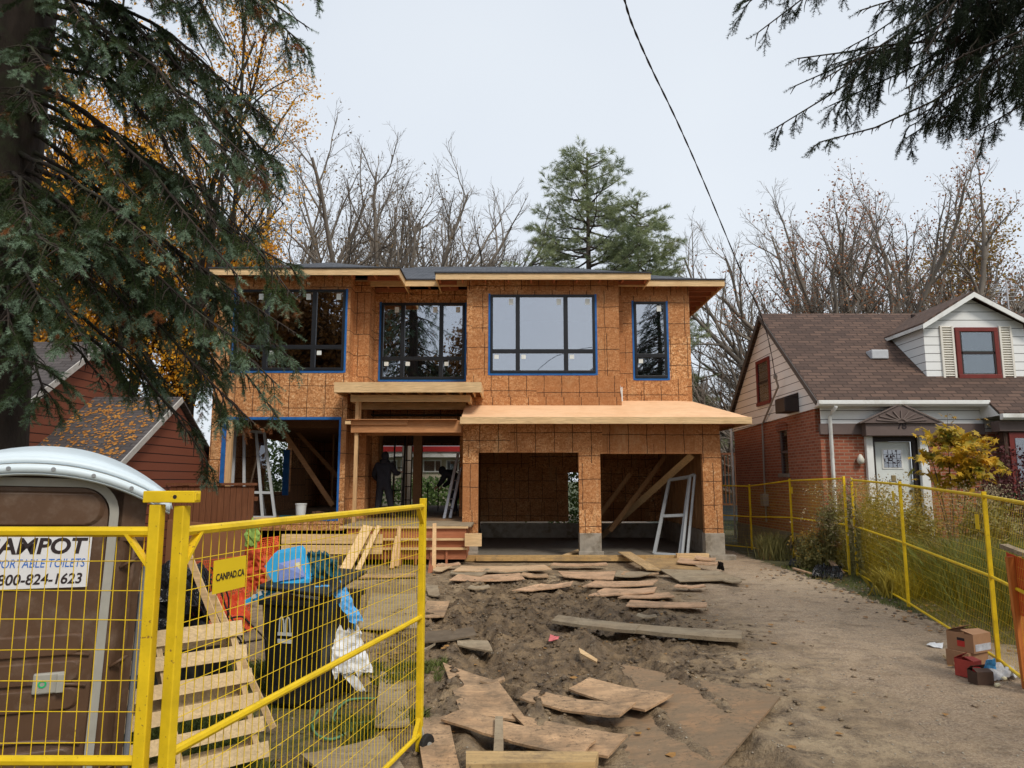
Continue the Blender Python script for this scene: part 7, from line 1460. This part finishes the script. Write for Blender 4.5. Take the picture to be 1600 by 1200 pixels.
# pine behind the roof: layered, upswept, open
def pine(label, base, H_, W_, seed, nl=46, trunks=None, group=None):
    R2 = np.random.default_rng(seed); t = thing('pine_tree', label, 'pine', base, 0, group); lines = []; TP = []; TD = []; TL = []
    for (lx, hh_, ww) in (trunks or [(0, H_, W_)]):
        for i in range(nl):
            f = (i + R2.random()) / nl; z = base[2] + hh_ * (.30 + .70 * f); rr = ww * (1.0 - f) ** .72 * R2.uniform(.65, 1.15) + .25; a = R2.uniform(0, 2 * pi); x0 = base[0] + lx * min(1, (z - base[2]) / hh_ * 1.5)
            conifer_limb(lines, TP, TD, TL, (x0, base[1], z), (x0 + rr * cos(a), base[1] + rr * sin(a), z + rr * R2.uniform(.10, .42)), R2, .06, -.07, .2, 1.0, .23, (.26, .40), .10, .20, .06, 1.0, -.4)
        zz = np.linspace(0, hh_, 14); lines.append((np.stack([base[0] + lx * np.minimum(1, zz / hh_ * 1.5), base[1] + 0 * zz, base[2] + zz], -1), np.linspace(.24, .02, 14)))
    zz = np.linspace(0, H_, 14); finish_conifer(t, lines, TP, TD, TL, 'pine', NEEDP, BARK, (np.stack([base[0] + 0 * zz, base[1] + 0 * zz, base[2] + zz], -1), np.linspace(.32, .03, 14)), seed); return len(TP)
N3 = pine('tall twin topped white pine standing behind the middle of the roof', B3(925, 33), 18.2, 4.5, 81, 104, [(0, 18.2, 5.3), (2.4, 15.6, 3.9)])
N4 = pine('small pine seen low in the gap left of the brick house', B3(1102, 31), 6.6, 1.9, 83, 22)
N5 = pine('low pine tip showing left of the tall pine above the roof', B3(800, 36), 12.1, 2.2, 84, 26)
print('twigs', nvis, N1, N2, N3)
# dark trees across the street behind the viewer (they show in the window glass)
for i, (x, y, h) in enumerate(((9.8, -6, 17), (-7.4, -6, 17))):
    R2 = np.random.default_rng(90 + i); t = thing('street_tree', ['dark conifer across the street seen only in the right window glass', 'dark conifer across the street mirrored in the window over the porch'][i], 'conifer', (x, y, 0)); lines = []; TP = []; TD = []; TL = []
    for k in range(110):
        f = k / 110; z = 2 + (h - 2) * f; rr = 4.2 * (1 - f) * R2.uniform(.7, 1.1) + .2; a = R2.uniform(0, 6.28); conifer_limb(lines, TP, TD, TL, (x, y, z), (x + rr * cos(a), y + rr * sin(a), z - rr * .35), R2, .05, .04, .2, .9, .3, (.3, .45), .6, .22)
    zz = np.linspace(0, h, 10); finish_conifer(t, lines, TP, TD, TL, 'spruce', NEED2, BARKD, (np.stack([x + 0 * zz, y + 0 * zz, zz], -1), np.linspace(.3, .03, 10)), 90 + i)
BDK = m_leaf('dull orange oak leaves', (.06, .03, .012), (.30, .14, .03), .8, .7, .2)
for i, (x, y) in enumerate(((-12.0, -5), (-16.5, -6))): fan('street_tree', ['broad oak across the street mirrored in the upper left window', 'second broad oak farther left across the street'][i], 'tree', 0, 0, 4, -60, 60, lambda a: 11.5, 9, 120 + i, BDK, None, 9, (.16, .34), .5, 1, .35, 8, BARKD, (x, y, -.1), .8)
# ---------------------------------------------------------------- garden behind the right fence
MAPL = m_leaf('golden maple leaves', (.10, .15, .02), (.80, .45, .03), 2.2, .55, .35, None, fine=4)
R2 = np.random.default_rng(17)
b = gnd(1500, 905); mp = thing('maple_sapling', 'young maple with golden yellow leaves in front of the brick house door', 'maple', (b.x, b.y, 0))
top = at(1490, 700, b.y); lines = []; LP = []
for k in range(6):
    e = np.array(P3(*[(1440, 668), (1478, 665), (1515, 690), (1545, 735), (1450, 730), (1495, 745)][k], b.y + R2.uniform(-.4, .4))); s = np.array((b.x + R2.normal(0, .05), b.y, 0)); t = np.linspace(0, 1, 7)[:, None]; P = s + (e - s) * t; P[:, :2] += (np.array((top.x, b.y)) - P[:, :2]) * (t * (1 - t)) * .5; lines.append((P, np.linspace(.02, .004, 7)))
part('trunk', tubes_np(lines, 6), BARK, mp)
nL = 780; cxm, czm = at(1490, 705, b.y).x, at(1490, 716, b.y).z
def mleaf(n, fpos, s0, s1, R_, up=.8):
    """lobed leaves: seven point fan, mostly facing up and drooping"""
    sh = np.array([(0, -.5), (.16, -.12), (.5, -.2), (.3, .1), (.42, .42), (.1, .28), (0, .62), (-.1, .28), (-.42, .42), (-.3, .1), (-.5, -.2), (-.16, -.12)]); c = fpos(n); a = R_.uniform(0, 6.28, n); s = R_.uniform(s0, s1, n); nx_ = R_.normal(0, .55, n); ny_ = R_.normal(0, .55, n) - .25
    u = sh[None, :, 0] * np.cos(a)[:, None] - sh[None, :, 1] * np.sin(a)[:, None]; v = sh[None, :, 0] * np.sin(a)[:, None] + sh[None, :, 1] * np.cos(a)[:, None]; u *= s[:, None]; v *= s[:, None]
    z = u * nx_[:, None] + v * -ny_[:, None] - (u ** 2 + v ** 2) / s[:, None] * .5; V = np.stack([c[:, None, 0] + u, c[:, None, 1] + v, c[:, None, 2] + z], -1); return V.reshape(-1, 3), np.arange(n * 12).reshape(-1, 12)
def fpos(n):
    m = 34; d = R2.normal(0, 1, (m, 3)); d /= np.linalg.norm(d, axis=1)[:, None]; cc = d * (R2.random(m) ** .5)[:, None] * np.array((.72, .55, .66)); cc[:, 0] += cc[:, 2] * -.12; w_ = R2.integers(0, m, n); s_ = R2.uniform(.10, .26, m)[w_]
    c = cc[w_] + R2.normal(0, 1, (n, 3)) * s_[:, None] * np.array((1, 1, .28)); return c + np.array((cxm, b.y, czm))
part('crown', mleaf(nL, fpos, .10, .20, R2), MAPL, mp)
# small yellow sapling leaves along two thin shoots
for i, (px, py0) in enumerate(((1480, 645), (1541, 650))):
    bb = at(px, 800, b.y + .1); sh_ = thing('maple_shoot', ['thin bare maple shoot above the middle of the golden sapling', 'thin bare maple shoot right of the golden sapling'][i], 'shoot', (bb.x, bb.y, 0)); tpz = at(px, py0, b.y + .1); zz = np.linspace(0, 1, 6)
    part('stem', tubes_np([(np.stack([bb.x + (tpz.x - bb.x) * zz, bb.y + 0 * zz, tpz.z * zz], -1), np.linspace(.008, .003, 6))], 5), BARK, sh_)
    part('leaves', mleaf(9, lambda n: np.stack([tpz.x + R2.normal(0, .1, n), bb.y + R2.normal(0, .1, n), tpz.z - R2.uniform(0, .7, n)], -1), .07, .12, R2), BYEL, sh_)
def clump(name, label, cat, px, py, hgt, wd, n, mat, seed, lean=.45, bw=.016, heads=None, Y=None):
    r = np.random.default_rng(seed); c = gnd(px, py) if Y is None else Vector((at(px, 850, Y).x, Y, 0)); t = thing(name, label, cat, (c.x, c.y, 0)); x = c.x + r.normal(0, wd * .35, n); y = c.y + r.normal(0, wd * .35, n)
    if heads:
        n = 160; x = x[:n]; y = y[:n]; v1, q1 = blades(n, x, y, hgt * .6, hgt, .008, r, .35, z=np.zeros(n)); m = 620; u = r.random(m); rad = wd * .55 * np.sqrt(u) ; an = r.uniform(0, 6.28, m)
        pos = np.stack([c.x + rad * np.cos(an), c.y + rad * np.sin(an), hgt * (.08 + .88 * r.random(m) * (1 - .35 * u))], -1); v2, q2 = leafset(pos, 6, .07, .035, .085, r, long=1.5); o = part('stems', (v1, q1), mat, t); part('foliage', (v2, q2), mat, t)
    else: part('foliage', blades(n, x, y, hgt * .55, hgt, bw, r, lean, z=np.zeros(n)), mat, t)
    if heads:
        m = heads[0]; hp = np.stack([c.x + r.normal(0, wd * .42, m), c.y + r.normal(0, wd * .42, m), hgt * r.uniform(.35, 1.08, m)], -1); part('seed_heads', leafset(hp, 9, .055, .02, .055, r), heads[1], t)
    return t
GRN = m_leaf('garden grass leaves', (.06, .11, .03), (.24, .31, .10), 3, .6, .25, (.22, .17, .07), 1.3, .6); OLV = m_leaf('olive stems', (.12, .12, .04), (.32, .28, .10), 3, .6, .25, (.18, .10, .04), 1.5, .6); FLF = m_leaf('dry flower heads', (.22, .17, .10), (.40, .32, .19), 4, .8, .2); YLF = m_leaf('yellowing hosta leaves', (.35, .27, .04), (.55, .45, .08), 3, .6, .3)
clump('garden_shrub', 'tall feathery shrub with dry seed heads in front of the white downspout', 'shrub', 1318, 895, 1.8, .8, 1300, OLV, 201, .5, .014, (320, FLF), 16.0)
clump('garden_shrub', 'tall feathery shrub with dry seed heads below the white door', 'shrub', 1378, 905, 1.85, .8, 1300, OLV, 202, .5, .014, (320, FLF), 14.6)
clump('garden_shrub', 'leafy shrub with golden leaves left of the maple sapling', 'shrub', 1435, 915, 1.6, .7, 1200, OLV, 203, .5, .014, (240, BYEL), 13.6)
clump('ornamental_grass', 'arching green ornamental grass under the maple sapling', 'grass clump', 1490, 935, 1.15, .9, 2200, GRN, 204, .9, .013, None, 12.6)
clump('ornamental_grass', 'arching green ornamental grass right of the maple sapling', 'grass clump', 1552, 945, 1.15, .9, 2200, GRN, 205, .9, .013, None, 11.6)
clump('ornamental_grass', 'arching green ornamental grass at the right edge behind the fence', 'grass clump', 1625, 945, 1.2, .8, 2000, GRN, 206, .9, .013, None, 10.2)
clump('garden_shrub', 'low shrub left of the seedhead shrubs at the brick wall', 'shrub', 1275, 885, .8, .6, 700, OLV, 207, .7, .014, (120, BYEL), 16.3)
clump('garden_shrub', 'pale dry flowering shrub behind the sapling at the fence top', 'shrub', 1545, 915, 1.75, .8, 1400, OLV, 208, .5, .014, (300, FLF), 13.2)
clump('hosta_plant', 'yellowing broad leaved plant at the foot of the fence below the door', 'plant', 1400, 930, .55, .45, 260, YLF, 209, 1.1, .035, None, 12.6)
clump('garden_shrub', 'olive shrub at the foundation in the far gap of the fence', 'shrub', 1208, 872, .8, .5, 600, OLV, 210, .6, .014, None, 18.5)
c = at(1590, 760, 15.2); PURP = m_leaf('dark purple leaves', (.05, .012, .014), (.12, .03, .03), 3, .6, .15); R3 = np.random.default_rng(33); t = thing('purple_maple', 'dark purple leaved maple shrub at the right edge by the shake wall', 'shrub', (c.x, 15.2, 0))
part('crown', leafset(np.array([(c.x + R3.normal(0, .45), 15.2 + R3.normal(0, .4), 1.1 + R3.uniform(0, 1.6)) for _ in range(160)]), 14, .09, .04, .10, R3), PURP, t); part('stem', tubes_np([(np.array([(c.x + .1 * i, 15.2, 0), (c.x + .25 * i, 15.2, 1.2), (c.x + .4 * i, 15.2, 2.2)]), (.03, .02, .01)) for i in (-1, 0, 1)], 5), BARK, t)
c = at(1560, 775, 15.6); t = thing('round_bush', 'small dark green bush between the sapling and the shake wall', 'shrub', (c.x, 15.6, 0)); part('foliage', leafset(np.array([(c.x + R3.normal(0, .3), 15.6 + R3.normal(0, .3), .3 + R3.uniform(0, 1.45)) for _ in range(120)]), 14, .09, .04, .09, R3), m_leaf('dark bush leaves', (.02, .05, .015), (.06, .11, .03), 3), t)
c = at(672, 760, 38); t = thing('back_garden_bush', 'green bush in the back garden seen through the open porch', 'bush', (c.x, 38, 0)); BUSH = m_leaf('bright bush leaves', (.05, .12, .03), (.22, .32, .10), 1.5); part('foliage', leafset(np.array([(c.x + R3.normal(0, 1.6), 38 + R3.normal(0, .5), R3.uniform(0, 1) ** .7 * 2.0) for _ in range(320)]), 12, .18, .1, .24, R3), BUSH, t)
c = at(437, 740, 33); t = thing('back_garden_bush', 'dark green evergreen seen through the left ground floor opening', 'bush', (c.x, 33, 0)); part('foliage', leafset(np.array([(c.x + R3.normal(0, .8), 33 + R3.normal(0, .5), R3.uniform(0, 5.2)) for _ in range(320)]), 12, .16, .1, .22, R3), m_leaf('evergreen leaves', (.03, .07, .02), (.10, .16, .05), 1.5), t)
c = at(898, 760, 31); t = thing('back_garden_bush', 'bright green bush seen through the door gap in the garage back wall', 'bush', (c.x, 31, 0)); part('foliage', leafset(np.array([(c.x + R3.normal(0, .6), 31 + R3.normal(0, .4), R3.uniform(0, 3.4)) for _ in range(200)]), 12, .15, .08, .2, R3), BUSH, t)
